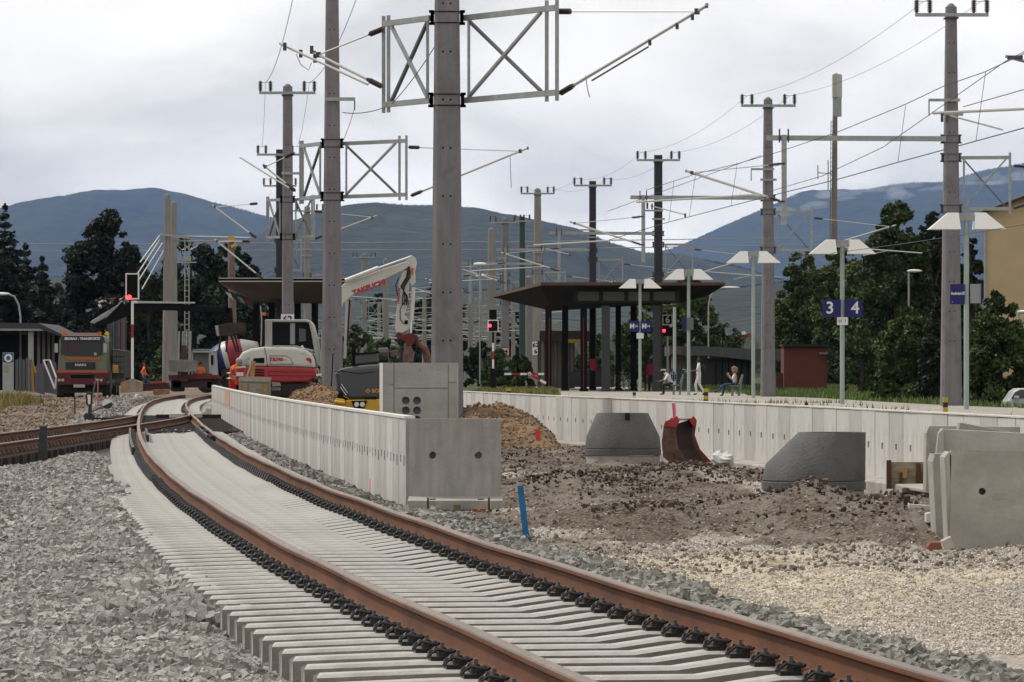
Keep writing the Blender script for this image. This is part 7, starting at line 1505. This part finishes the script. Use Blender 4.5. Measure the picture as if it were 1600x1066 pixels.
M_ww = mat('cloth_white', (.72,.72,.72), .8); M_bk_ = mat('cloth_black', (.018,.018,.02), .8); M_je = mat('jeans', (.035,.07,.15), .85, var=.2, vscale=10)
def vest_bands(sub, V, z0=1.05, sc=1.):
    for z in (z0, z0+.16):
        mb = MB(); n = 16; pts = [Vector((.158*math.cos(a), .172*math.sin(a), z)) for a in np.linspace(0, 2*math.pi, n)]; mb.tube(pts, .016, 4, False); sub('reflective_band', mb, M_rf, False)
# walking worker (left), moving right, seen from behind side
r_, sub, V = person('person', 'worker in orange shirt and jeans walking right near the main signal', at(225, 258, .02), R(15), dict(kL=(.22,.10,.52), aL=(.34,.10,.12), tL=(.50,.11,.07), kR=(-.03,-.10,.50), aR=(-.34,-.10,.16), tR=(-.24,-.11,.05), eR=(-.22,-.23,1.15), wR=(-.10,-.25,.92), hR=(-.05,-.25,.86), eL=(.12,.23,1.15), wL=(.25,.22,.98), hL=(.30,.2,.94)), dict(skin=M_sk, top=M_or, sleeve=M_or, leg=M_je, shoe=M_bk_), hairm=M_hb)
# orange worker behind the wall, looking down, facing right
r_, sub, V = person('person', 'bald worker in orange vest and red trousers bending over a red box behind the wall', at(363, 131, -.02), R(-15), dict(sp=(.02,0,1.12), ch=(.08,0,1.32), nk=(.15,0,1.44), hd=(.22,0,1.53), ht=(.27,0,1.64), sL=(.08,.19,1.38), sR=(.08,-.19,1.38), eR=(.05,-.26,1.12), wR=(.28,-.2,1.06), hR=(.36,-.16,1.08), eL=(.1,.25,1.12), wL=(.32,.15,1.06), hL=(.38,.12,1.06)), dict(skin=M_sk, top=M_or, sleeve=mat('sleeve_red', (.5,.04,.03), .7), leg=mat('trousers_red', (.45,.015,.015), .8), shoe=M_bk_), hairm=mat('hair_grey', (.35,.33,.30), .8)); vest_bands(sub, V)
r_, sub, V = person('person', 'worker in yellow high visibility vest standing on the truck bed', at(167, 222, 1.76), R(160), dict(hd=(.03,0,1.57), eR=(.1,-.28,1.15), wR=(.3,-.2,1.15), hR=(.36,-.18,1.16)), dict(skin=M_sk, top=M_ye, sleeve=mat('sleeve_orange', (.45,.10,.03), .7), leg=M_bk_, shoe=M_bk_), hairm=M_hb); vest_bands(sub, V)
r_, sub, V = person('person', 'worker in orange vest sitting in the cab of the small excavator', at(313, 221.5, .42), R(-90), dict(pel=(0,0,.5), sp=(0,0,.68), ch=(.02,0,.9), nk=(.03,0,1.04), hd=(.05,0,1.15), ht=(.05,0,1.27), sL=(.02,.19,.97), sR=(.02,-.19,.97), eL=(.1,.24,.72), eR=(.1,-.24,.72), wL=(.34,.2,.75), wR=(.34,-.2,.75), hL=(.42,.19,.77), hR=(.42,-.19,.77), pL=(.05,.1,.48), pR=(.05,-.1,.48), kL=(.45,.12,.50), kR=(.45,-.12,.50), aL=(.48,.12,.1), aR=(.48,-.12,.1), tL=(.6,.12,.06), tR=(.6,-.12,.06)), dict(skin=M_sk, top=M_or, sleeve=M_or, leg=M_bk_, shoe=M_bk_), hairm=M_hb)
# person 1: seated leaning forward, facing left
sit = dict(pel=(0,0,.52), pL=(.05,.1,.51), pR=(.05,-.1,.51), kL=(.45,.12,.52), kR=(.42,-.12,.52), aL=(.40,.12,.09), aR=(.44,-.12,.09), tL=(.55,.12,.05), tR=(.6,-.12,.05))
J = dict(sit); J.update(sp=(.06,0,.70), ch=(.22,0,.90), nk=(.33,0,1.02), hd=(.42,0,1.11), ht=(.48,0,1.22), sL=(.22,.19,.96), sR=(.22,-.19,.96), eL=(.38,.26,.72), eR=(.38,-.26,.72), wL=(.60,.16,.66), wR=(.62,-.14,.66), hL=(.68,.12,.67), hR=(.70,-.10,.68))
r_, sub, V = person('person', 'person in white shirt and cap sitting bent forward with a polka dot backpack', at(1051, 200, .10), R(180), J, dict(skin=M_skd, top=M_ww, sleeve=M_ww, leg=M_bk_, shoe=M_bk_), hairm=M_hb)
M_nv = mat('bag_navy', (.02,.025,.07), .8)
mb = MB(); mb.ball((-.02, 0, .90), (.16, .19, .24), 12, 8); sub('backpack', mb, M_nv); mb = MB()
for a in range(5):
    for b in range(4): th = R(-60+35*a)+math.pi/2; p = Vector((-.02+.16*math.cos(R(50+45*b))*1., -.19*math.cos(th-1.57)*.0-.17+.02*a, .74+.085*a)); mb.ball((-.16+.085*b, -.155-.02*(b in (1, 2)), .76+.07*a), (.018, .03, .018), 5, 3); mb.ball((-.16+.085*b, .155+.02*(b in (1, 2)), .76+.07*a), (.018, .03, .018), 5, 3)
sub('polka_dots', mb, M_ww); mb = MB(); h = V('hd'); mb.ball(h+Vector((.0, 0, .075)), (.115, .105, .06), 10, 5); mb.box(h+Vector((.11, 0, .06)), (.12, .14, .015)); sub('cap', mb, M_ww)
# person 2: walking left in white, with black backpack and papers
r_, sub, V = person('person', 'person all in white walking left with a black backpack and papers', at(1092, 198, .11), R(180), dict(kL=(.16,.10,.52), aL=(.10,.10,.10), tL=(.26,.11,.05), kR=(-.04,-.10,.50), aR=(-.26,-.10,.14), tR=(-.16,-.11,.04), eR=(.06,-.24,1.14), wR=(.12,-.24,.90), hR=(.14,-.24,.83), eL=(.10,.25,1.16), wL=(.34,.20,1.14), hL=(.42,.18,1.15)), dict(skin=M_skd, top=M_ww, sleeve=M_ww, leg=M_ww, shoe=M_bk_), hairm=M_bk_)
mb = MB(); mb.ball((-.20, 0, 1.22), (.13, .17, .22), 12, 8); sub('backpack', mb, M_bk_); mb = MB(); mb.box((.55, .12, 1.18), (.42, .25, .02), (0, R(-12), 0)); mb.box((.52, .12, 1.12), (.30, .25, .02), (0, R(14), 0)); sub('papers', mb, M_ww, False)
# person 3: seated woman with curly hair, legs stretched
J = dict(sit); J.update(sp=(-.03,0,.70), ch=(-.02,0,.92), nk=(0,0,1.06), hd=(.03,0,1.17), ht=(.05,0,1.28), sL=(0,.17,.99), sR=(0,-.17,.99), eL=(.12,.22,.76), eR=(.12,-.22,.76), wL=(.26,.1,.96), wR=(.30,-.12,.94), hL=(.28,.06,1.04), hR=(.33,-.08,1.02), kL=(.46,.12,.56), kR=(.44,-.08,.54), aL=(.78,.12,.24), aR=(.52,-.08,.10), tL=(.92,.12,.24), tR=(.66,-.08,.05))
r_, sub, V = person('person', 'woman with curly blond hair in jeans sitting on the right bench', at(1148, 190, .10), R(180), J, dict(skin=M_sk, top=mat('top_pinkish', (.50,.36,.30), .8), sleeve=M_ww, leg=M_je, shoe=M_bk_), hair='curly', hairm=mat('hair_blond', (.30,.20,.11), .9, var=.3, vscale=20))
# persons 4, 5 standing under the shelter
r_, sub, V = person('person', 'person in dark clothes standing left of the red clad one under the shelter', at(1011, 236, .12), R(90), {}, dict(skin=M_skd, top=M_bk_, sleeve=M_bk_, leg=M_bk_, shoe=M_bk_), hairm=M_bk_)
r_, sub, V = person('person', 'person in a crimson jacket standing behind the shelter column', at(1018, 233, .12), R(80), {}, dict(skin=M_sk, top=mat('jacket_crimson', (.38,.02,.06), .8), sleeve=MATS['jacket_crimson'], leg=M_bk_, shoe=M_bk_, long=1), hairm=M_hb)
# ------------------------------------------------------------------ trees
M_bark = mat('bark', (.055,.042,.032), .9, var=.3, vscale=3)
def leafmat(nm, c, c2):
    m = mat(nm, c, .75, var=.3, vscale=.35, col2=c2, island=.45); return m
LM = dict(dark=leafmat('leaf_dark', (.014,.023,.012), (.032,.048,.021)), mid=leafmat('leaf_mid', (.032,.056,.015), (.11,.15,.04)), light=leafmat('leaf_light', (.045,.075,.022), (.115,.145,.045)), pine=leafmat('needle', (.009,.016,.010), (.020,.031,.018)), poplar=leafmat('leaf_poplar', (.022,.040,.015), (.07,.10,.03)))
def leaves(name, cl, n, size, m, parent, droop=0.):
    n = int(n*1.7); size = size*.8
    """cl: array (k,6): centre xyz, radii xyz"""
    cl = np.array(cl); vol = cl[:, 3]*cl[:, 4]*cl[:, 5]; k = RNG.choice(len(cl), n, p=(vol**.75)/(vol**.75).sum())
    d = RNG.normal(size=(n, 3)); d /= np.linalg.norm(d, axis=1)[:, None]; r = RNG.random(n)**.42
    P = cl[k, :3] + d*r[:, None]*cl[k, 3:6]*RNG.uniform(.85, 1.15, (n, 1))
    a = RNG.normal(size=(n, 3)); a /= np.linalg.norm(a, axis=1)[:, None]; b = np.cross(a, RNG.normal(size=(n, 3))); b /= np.linalg.norm(b, axis=1)[:, None]
    if droop: a[:, 2] *= .4
    s = size*RNG.uniform(.5, 1.25, n)[:, None]
    v = np.stack([P-a*s, P+b*s*.55, P+a*s, P-b*s*.55], 1).reshape(-1, 3); off = np.array(ROOTLOC[parent]); f = np.arange(4*n).reshape(-1, 4)
    o = bigmesh(name, v-off, f, m); o.parent = parent; return o
def tree(label, px, yb, yt, wpx, Y, kind='dark', n=9000, size=.22, nm='broadleaf_tree', seed=0, low=.12, group=None, lobes=26, shape='round', cat='tree'):
    rs = np.random.RandomState(seed+11); p = pd(px, yb, Y); h = (yb-yt)*Y/F; w = wpx*Y/F/2; p.z = max(0.05, min(p.z, .2)); h = CZ+(HY-yt)*Y/F-p.z
    t = thing(nm, label, cat, p, group); cl = []
    if shape == 'conifer':
        lv = int(9+h*.9)
        for i in range(lv):
            f_ = i/(lv-1); z = p.z+h*(low+(1-low)*f_); rr = w*(1-f_)**.8*rs.uniform(.75, 1.15)+.12
            nb = 7 if f_ < .85 else 3
            for j in range(nb):
                a = 2*math.pi*(j+rs.rand())/nb; L_ = rr*rs.uniform(.6, 1.15)
                for q in (.35, .65, .92): cl.append((p.x+math.cos(a)*L_*q, p.y+math.sin(a)*L_*q, z-.18*L_*q+rs.uniform(-.1, .1), L_*.22+.12, L_*.22+.12, .22+.05*L_))
        cl.append((p.x, p.y, p.z+h*.98, .12, .12, h*.03+.2))
    else:
        for i in range(lobes):
            f_ = (i+.5)/lobes; z = p.z+h*(low+(.97-low)*f_)
            prof = {'round': math.sin(math.pi*min(1, .12+.86*f_))**.6, 'tall': (math.sin(math.pi*(.18+.80*f_)))**.75, 'bush': (1-f_**2.6)**.6}[shape]
            a = rs.uniform(0, 6.28); rr = w*prof*rs.uniform(.25, .85); r0 = w*rs.uniform(.20, .40)*(.6 if f_ > .8 else 1)
            cl.append((p.x+math.cos(a)*rr, p.y+math.sin(a)*rr*.8, z, r0, r0, r0*rs.uniform(.6, .95)))
            a2 = rs.choice([0, math.pi])+rs.uniform(-.5, .5); r1 = w*prof*.82; cl.append((p.x+math.cos(a2)*r1, p.y+math.sin(a2)*r1, z+rs.uniform(-.3, .3), r0*.62, r0*.62, r0*.5))
    cl = [c for c in cl]
    cl2 = [(x, y, max(z, p.z+.05+c_*.7), a, b, c_) for x, y, z, a, b, c_ in cl]
    leaves('crown', cl2, n, size, LM[kind], t, droop=1 if shape == 'conifer' else 0)
    mb = MB(); tw = .035*h*.6+.06; mb.tube([p, p+Vector((.05*w, 0, h*.35)), p+Vector((-.03*w, 0, h*.7)), p+Vector((0, 0, h*.93))], [tw, tw*.75, tw*.42, tw*.1], 8)
    for i in range(min(12, len(cl)//2)):
        c = cl2[rs.randint(len(cl2))]; z0 = p.z+(c[2]-p.z)*.62; mb.tube([(p.x, p.y, z0), ((p.x+c[0])/2, (p.y+c[1])/2, (z0+c[2])/2+.1), c[:3]], [tw*.35, tw*.22, tw*.08], 5)
    part('trunk', mb, M_bark, t, smooth=True); return t
# left conifers and trees
tree('tall black green spruce cut by the left edge', 8, 606, 325, 150, 335, 'pine', 12000, .30, 'spruce_tree', 1, .06, shape='conifer')
tree('shorter dark spruce beside the tall left edge one', 66, 606, 405, 90, 330, 'pine', 8000, .28, 'spruce_tree', 2, .05, shape='conifer')
tree('broad dark pine with ragged top behind the truck', 165, 606, 330, 150, 345, 'pine', 15000, .30, 'pine_tree', 3, .08, lobes=40, shape='tall')
tree('low dark spruce between the two big left trees', 112, 606, 430, 60, 350, 'pine', 5000, .28, 'spruce_tree', 4, .05, shape='conifer')
tree('dark tree right behind the main signal', 232, 606, 425, 95, 335, 'dark', 8000, .28, 'broadleaf_tree', 5, .05)
tree('wide dark tree behind the twin masts', 300, 606, 372, 150, 380, 'dark', 13000, .30, 'broadleaf_tree', 6, .05, lobes=34)
tree('dark green tree right of the wooden pole', 362, 606, 376, 110, 390, 'dark', 11000, .30, 'broadleaf_tree', 7, .05, lobes=30)
tree('smaller dark tree behind the excavator cab', 415, 606, 455, 80, 380, 'dark', 6000, .28, 'broadleaf_tree', 8, .05)
tree('low green shrub behind the walking worker', 262, 604, 542, 60, 300, 'mid', 3500, .18, 'shrub', 9, .03, shape='bush', cat='shrub')
tree('dark shrub between the hall and the truck', 112, 604, 500, 70, 300, 'dark', 4000, .2, 'shrub', 10, .03, shape='bush', cat='shrub')
# middle distance greens
mid = [(560, 507, 70, 330, 'light', 'light green shrub under the excavator boom'), (520, 500, 50, 340, 'mid', 'green shrub behind the second mast'), (602, 530, 60, 320, 'light', 'bright green shrub left of the excavator stick'), (690, 440, 90, 520, 'dark', 'dark tree beyond the excavator stick'), (650, 470, 60, 520, 'dark', 'dark distant tree behind the stick'), (590, 455, 50, 560, 'dark', 'small dark distant tree under the boom'), (748, 535, 60, 300, 'dark', 'dark bush right of the biggest mast'), (775, 545, 46, 290, 'mid', 'green bush behind the square signal'), (812, 560, 44, 260, 'mid', 'green bush right of the number fourteen mast'), (800, 480, 60, 480, 'dark', 'dark tree behind the number fourteen mast'), (905, 555, 46, 300, 'mid', 'green bush seen through the shelter columns'), (935, 520, 50, 320, 'mid', 'dark shrub behind the middle shelter column')]
for i, (px, yt, w, Y, k, lb) in enumerate(mid): tree(lb, px, 604, yt, w, Y, k, 3200, .2 if Y < 400 else .35, 'shrub' if Y < 400 else 'distant_tree', 20+i, .03, shape='bush' if Y < 400 else 'round', lobes=16, cat='shrub' if Y < 400 else 'tree')
tree('leafy green tree with reddish top behind the right end of the shelter', 1075, 600, 432, 100, 330, 'light', 12000, .2, 'broadleaf_tree', 40, .05, lobes=34)
tree('green tree behind the shelter between the black masts', 1010, 600, 470, 90, 330, 'mid', 7000, .22, 'broadleaf_tree', 41, .05)
tree('light green shrub row behind the low grey building', 1130, 600, 505, 90, 340, 'light', 5000, .2, 'shrub', 42, .03, shape='bush', cat='shrub')
# right trees
tree('dark green tree directly right of the mast by the brick hut', 1252, 606, 392, 100, 330, 'mid', 20000, .2, 'broadleaf_tree', 50, .03, lobes=48)
tree('round dark tree behind the track number sign', 1312, 606, 375, 95, 325, 'mid', 18000, .2, 'broadleaf_tree', 51, .03, lobes=46)
tree('tall twin topped dark green tree left of the tall mast', 1400, 612, 310, 120, 250, 'poplar', 26000, .18, 'broadleaf_tree', 52, .03, lobes=64, shape='tall')
tree('tall dark tree filling the gap behind the street lamp', 1455, 612, 330, 95, 262, 'dark', 22000, .19, 'broadleaf_tree', 53, .03, lobes=56, shape='tall')
tree('dark tree between the tall mast and the yellow house', 1518, 612, 365, 60, 245, 'dark', 7000, .2, 'broadleaf_tree', 54, .05, lobes=26, shape='tall')
tree('low bushy green shrub right of the red hut', 1345, 620, 505, 70, 215, 'mid', 7000, .15, 'shrub', 55, .02, shape='bush', lobes=26, cat='shrub')
tree('big rounded dark green bush left of the tall mast', 1420, 632, 478, 110, 168, 'mid', 15000, .12, 'bush', 56, .02, shape='bush', lobes=40, cat='bush')
tree('bush standing directly behind the tall mast', 1478, 634, 470, 90, 165, 'dark', 10000, .12, 'bush', 57, .02, shape='bush', lobes=34, cat='bush')
tree('big green bush in front of the yellow house', 1560, 636, 462, 110, 162, 'mid', 15000, .12, 'bush', 58, .02, shape='bush', lobes=40, cat='bush')
tree('green bush cut by the right edge behind the silver car', 1612, 636, 520, 70, 172, 'mid', 8000, .12, 'bush', 59, .02, shape='bush', lobes=26, cat='bush')
tree('wide dark green tree filling in behind the tall twin topped one', 1385, 612, 375, 170, 290, 'mid', 16000, .22, 'broadleaf_tree', 60, .02, lobes=50)
tree('broad dark green tree behind the red hut', 1280, 606, 420, 130, 345, 'mid', 12000, .24, 'broadleaf_tree', 61, .02, lobes=40)
tree('dark tree crown right behind the station name sign', 1475, 612, 385, 110, 285, 'mid', 12000, .22, 'broadleaf_tree', 62, .02, lobes=40)
tree('full dark spruce between the two left edge spruces', 40, 606, 385, 95, 345, 'pine', 9000, .28, 'spruce_tree', 63, .03, shape='conifer')
tree('broad dark tree filling between left spruces and pine', 88, 606, 445, 110, 365, 'dark', 10000, .28, 'broadleaf_tree', 64, .02, lobes=34)
tree('dark undergrowth tree behind the main signal mast', 205, 606, 480, 130, 360, 'dark', 10000, .26, 'broadleaf_tree', 65, .02, lobes=34)
# tufts on the platform edge
X = RNG.uniform(0, 1, 1100); Y = 46+104*RNG.random(1100)**.8; Y = np.where(vnoise(Y*.35, Y*0) > -.05, Y, 149.); X = rwall_x(np.minimum(Y, 112))+.25+RNG.random(1100)**2*1.6+ (Y > 112)*(RNG.random(1100)*12)
blades('platform_weeds', X, Y, np.full(1100, .15)+np.where(Y < 110, .42, 0)*(RNG.random(1100)), RNG.uniform(.04, .24, 1100), .02, MATS['verge'], 'thin weeds growing along the back of the pale platform wall')
# ------------------------------------------------------------------ distant wooded valley floor and hills
def wood_belt():
    n = 9000; X = RNG.uniform(-1, 1, n)*.17; Y = RNG.uniform(650, 1500, n); X = X*Y; h = RNG.uniform(3, 9, n)*np.interp(Y, [650, 1500], [.8, 1.2])
    k = 7; ang = np.arange(5)*2*np.pi/5; r = h*.38
    base = np.stack([X[:, None]+r[:, None]*np.cos(ang), Y[:, None]+r[:, None]*np.sin(ang), np.repeat((h*.25)[:, None], 5, 1)], -1); top = np.stack([X, Y, h], -1)[:, None]
    v = np.concatenate([base, top], 1).reshape(-1, 3); f = np.array([(i, (i+1) % 5, 5) for i in range(5)])[None]+(np.arange(n)*6)[:, None, None]
    o = bigmesh('distant_wood', v, f.reshape(-1, 3), LM['dark'], True); o['kind'] = 'stuff'; o['label'] = 'dark belt of far woodland behind the station'; o['category'] = 'wood'
wood_belt()
M_hill = mat('hill_forest', (.010,.020,.012), .95, var=.65, vscale=.0022, col2=(.026,.040,.020), detail=9, bump=1., bscale=.02, bdist=30.)
def ridge(name, pts, D, foot, ntree, th_, seed, spur=.0):
    xs = np.array([p[0] for p in pts], float); yy = np.array([p[1] for p in pts], float); u = np.linspace(xs[0], xs[-1], 420); H = CZ+(HY-np.interp(u, xs, yy))*D/F
    kern = np.exp(-np.linspace(-2, 2, 15)**2); H = np.convolve(np.pad(H, 7, mode='edge'), kern/kern.sum(), 'valid')
    t = np.linspace(0, 1.25, 50); U, T = np.meshgrid(u, t, indexing='ij'); Dd = foot+(D-foot)*np.minimum(T, 1)+np.maximum(T-1, 0)*3500
    prof = np.where(T <= 1, np.sin(np.clip(T, 0, 1)*np.pi/2)**1.25, 1-(T-1)**1.3*.8)
    X = (U-800)/F*(D*.5+Dd*.5); Z = H[:, None]*prof
    Z = Z*(1+ (.16*fbm(U/95.+seed, T*3.5+seed, 5))*np.clip(1.0-T, 0, 1)*np.clip(T*3, 0, 1)*1.6) - 3*(T < .01)*0
    v = np.stack([X, Dd, Z-2], -1).reshape(-1, 3); nu, nt_ = U.shape; i = np.arange(nu-1)[:, None]*nt_+np.arange(nt_-1)[None]; f = np.stack([i, i+nt_, i+nt_+1, i+1], -1).reshape(-1, 4)
    o = bigmesh(name, v, f, M_hill, True); o['kind'] = 'structure'
    # individual conifers covering the slope, denser at the ridge line
    a = RNG.random(ntree)*(nu-1.001); b = np.where(RNG.random(ntree) < 2, .97-.06*RNG.random(ntree)**2+.03, RNG.random(ntree)*.95+.03)/1.25*(nt_-1); b = np.minimum(b, nt_-1.01)
    G = v.reshape(nu, nt_, 3); ia, ib = a.astype(int), b.astype(int); fa, fb_ = (a-ia)[:, None], (b-ib)[:, None]
    P = (G[ia, ib]*(1-fa)+G[ia+1, ib]*fa)*(1-fb_)+(G[ia, ib+1]*(1-fa)+G[ia+1, ib+1]*fa)*fb_
    h = th_*RNG.uniform(.35, 1.2, ntree); r = h*.22; ang = np.arange(4)*np.pi/2
    base = np.stack([P[:, 0:1]+r[:, None]*np.cos(ang), P[:, 1:2]+r[:, None]*np.sin(ang), np.repeat(P[:, 2:3]-h[:, None]*.05, 4, 1)], -1); top = P[:, None].copy(); top[:, 0, 2] += h
    vv = np.concatenate([base, top], 1).reshape(-1, 3); ff = (np.array([(i, (i+1) % 4, 4) for i in range(4)])[None]+(np.arange(ntree)*5)[:, None, None]).reshape(-1, 3)
    q = bigmesh(name+'_forest', vv, ff, mat('far_conifer', (.018,.028,.019), .95, island=.18), False); q['kind'] = 'stuff'; q['label'] = {'hill_left': 'conifer forest covering the broad left mountain', 'hill_middle': 'conifer forest on the darker hill in the middle', 'hill_right': 'conifer forest on the high cloudy mountain at right', 'foothill': 'conifer forest on the low dark foothills'}[name]; q['category'] = 'forest'
ridge('hill_left', [(-700, 380), (-300, 350), (0, 334), (80, 316), (150, 304), (200, 303), (260, 306), (330, 322), (380, 334), (430, 346), (520, 372), (620, 400), (760, 430), (900, 470)], 23000, 13000, 16000, 13, 1)
ridge('hill_middle', [(300, 430), (400, 375), (470, 350), (520, 332), (560, 326), (600, 325), (640, 327), (700, 326), (745, 331), (790, 341), (850, 353), (900, 364), (960, 388), (1010, 400), (1060, 402), (1150, 420), (1250, 450)], 10500, 6500, 16000, 7, 5)
ridge('hill_right', [(960, 420), (1060, 388), (1110, 366), (1150, 348), (1200, 328), (1240, 309), (1300, 301), (1340, 303), (1400, 291), (1480, 288), (1520, 274), (1600, 260), (1800, 240), (2100, 250), (2500, 300)], 25000, 15000, 16000, 12, 9)
ridge('foothill', [(-700, 470), (-300, 450), (0, 440), (150, 430), (300, 440), (420, 455), (560, 470), (700, 455), (860, 450), (1000, 455), (1120, 452), (1240, 440), (1330, 452), (1500, 440), (1800, 430), (2400, 450)], 5600, 3600, 9000, 3.5, 13)
mb = MB(); rs = np.random.RandomState(4)
for cx_, cy_, wx, n_ in ((1275, 318, 60, 16), (1370, 300, 70, 12), (1530, 285, 80, 26), (1440, 300, 50, 10)):
    for i in range(n_):
        c = pd(cx_+rs.uniform(-wx, wx), cy_+rs.uniform(-16, 14), 22000+rs.uniform(-900, 900)); mb.ball(c, (rs.uniform(25, 95), rs.uniform(60, 120), rs.uniform(8, 32)), 14, 8)
mo = single('mist', mb, [], kind='stuff', smooth=True); mo['label'] = 'low drifting mist patches along the high right mountain ridge'; mo['category'] = 'mist'
mm = bpy.data.materials.new('mist'); mm.use_nodes = True; t = mm.node_tree; t.nodes.clear(); o_ = t.nodes.new('ShaderNodeOutputMaterial'); v_ = t.nodes.new('ShaderNodeVolumePrincipled')
v_.inputs['Color'].default_value = (.97, .98, 1., 1); v_.inputs['Density'].default_value = 1.1e-3; t.links.new(v_.outputs[0], o_.inputs['Volume']); mo.data.materials.append(mm)
# ------------------------------------------------------------------ haze
hz = MB(); hz.box((0, 12500, 620), (26000, 28000, 1246)); ho = single('haze', hz, [], kind='stuff'); ho['label'] = 'thin blue haze filling the valley between the station and the mountains'; ho['category'] = 'haze'
hm = bpy.data.materials.new('haze'); hm.use_nodes = True; t = hm.node_tree; t.nodes.clear(); o_ = t.nodes.new('ShaderNodeOutputMaterial'); v_ = t.nodes.new('ShaderNodeVolumePrincipled')
v_.inputs['Color'].default_value = (.26, .46, .92, 1); v_.inputs['Density'].default_value = 1.75e-5; v_.inputs['Anisotropy'].default_value = .1
t.links.new(v_.outputs[0], o_.inputs['Volume']); ho.data.materials.append(hm); ho.display_type = 'WIRE'
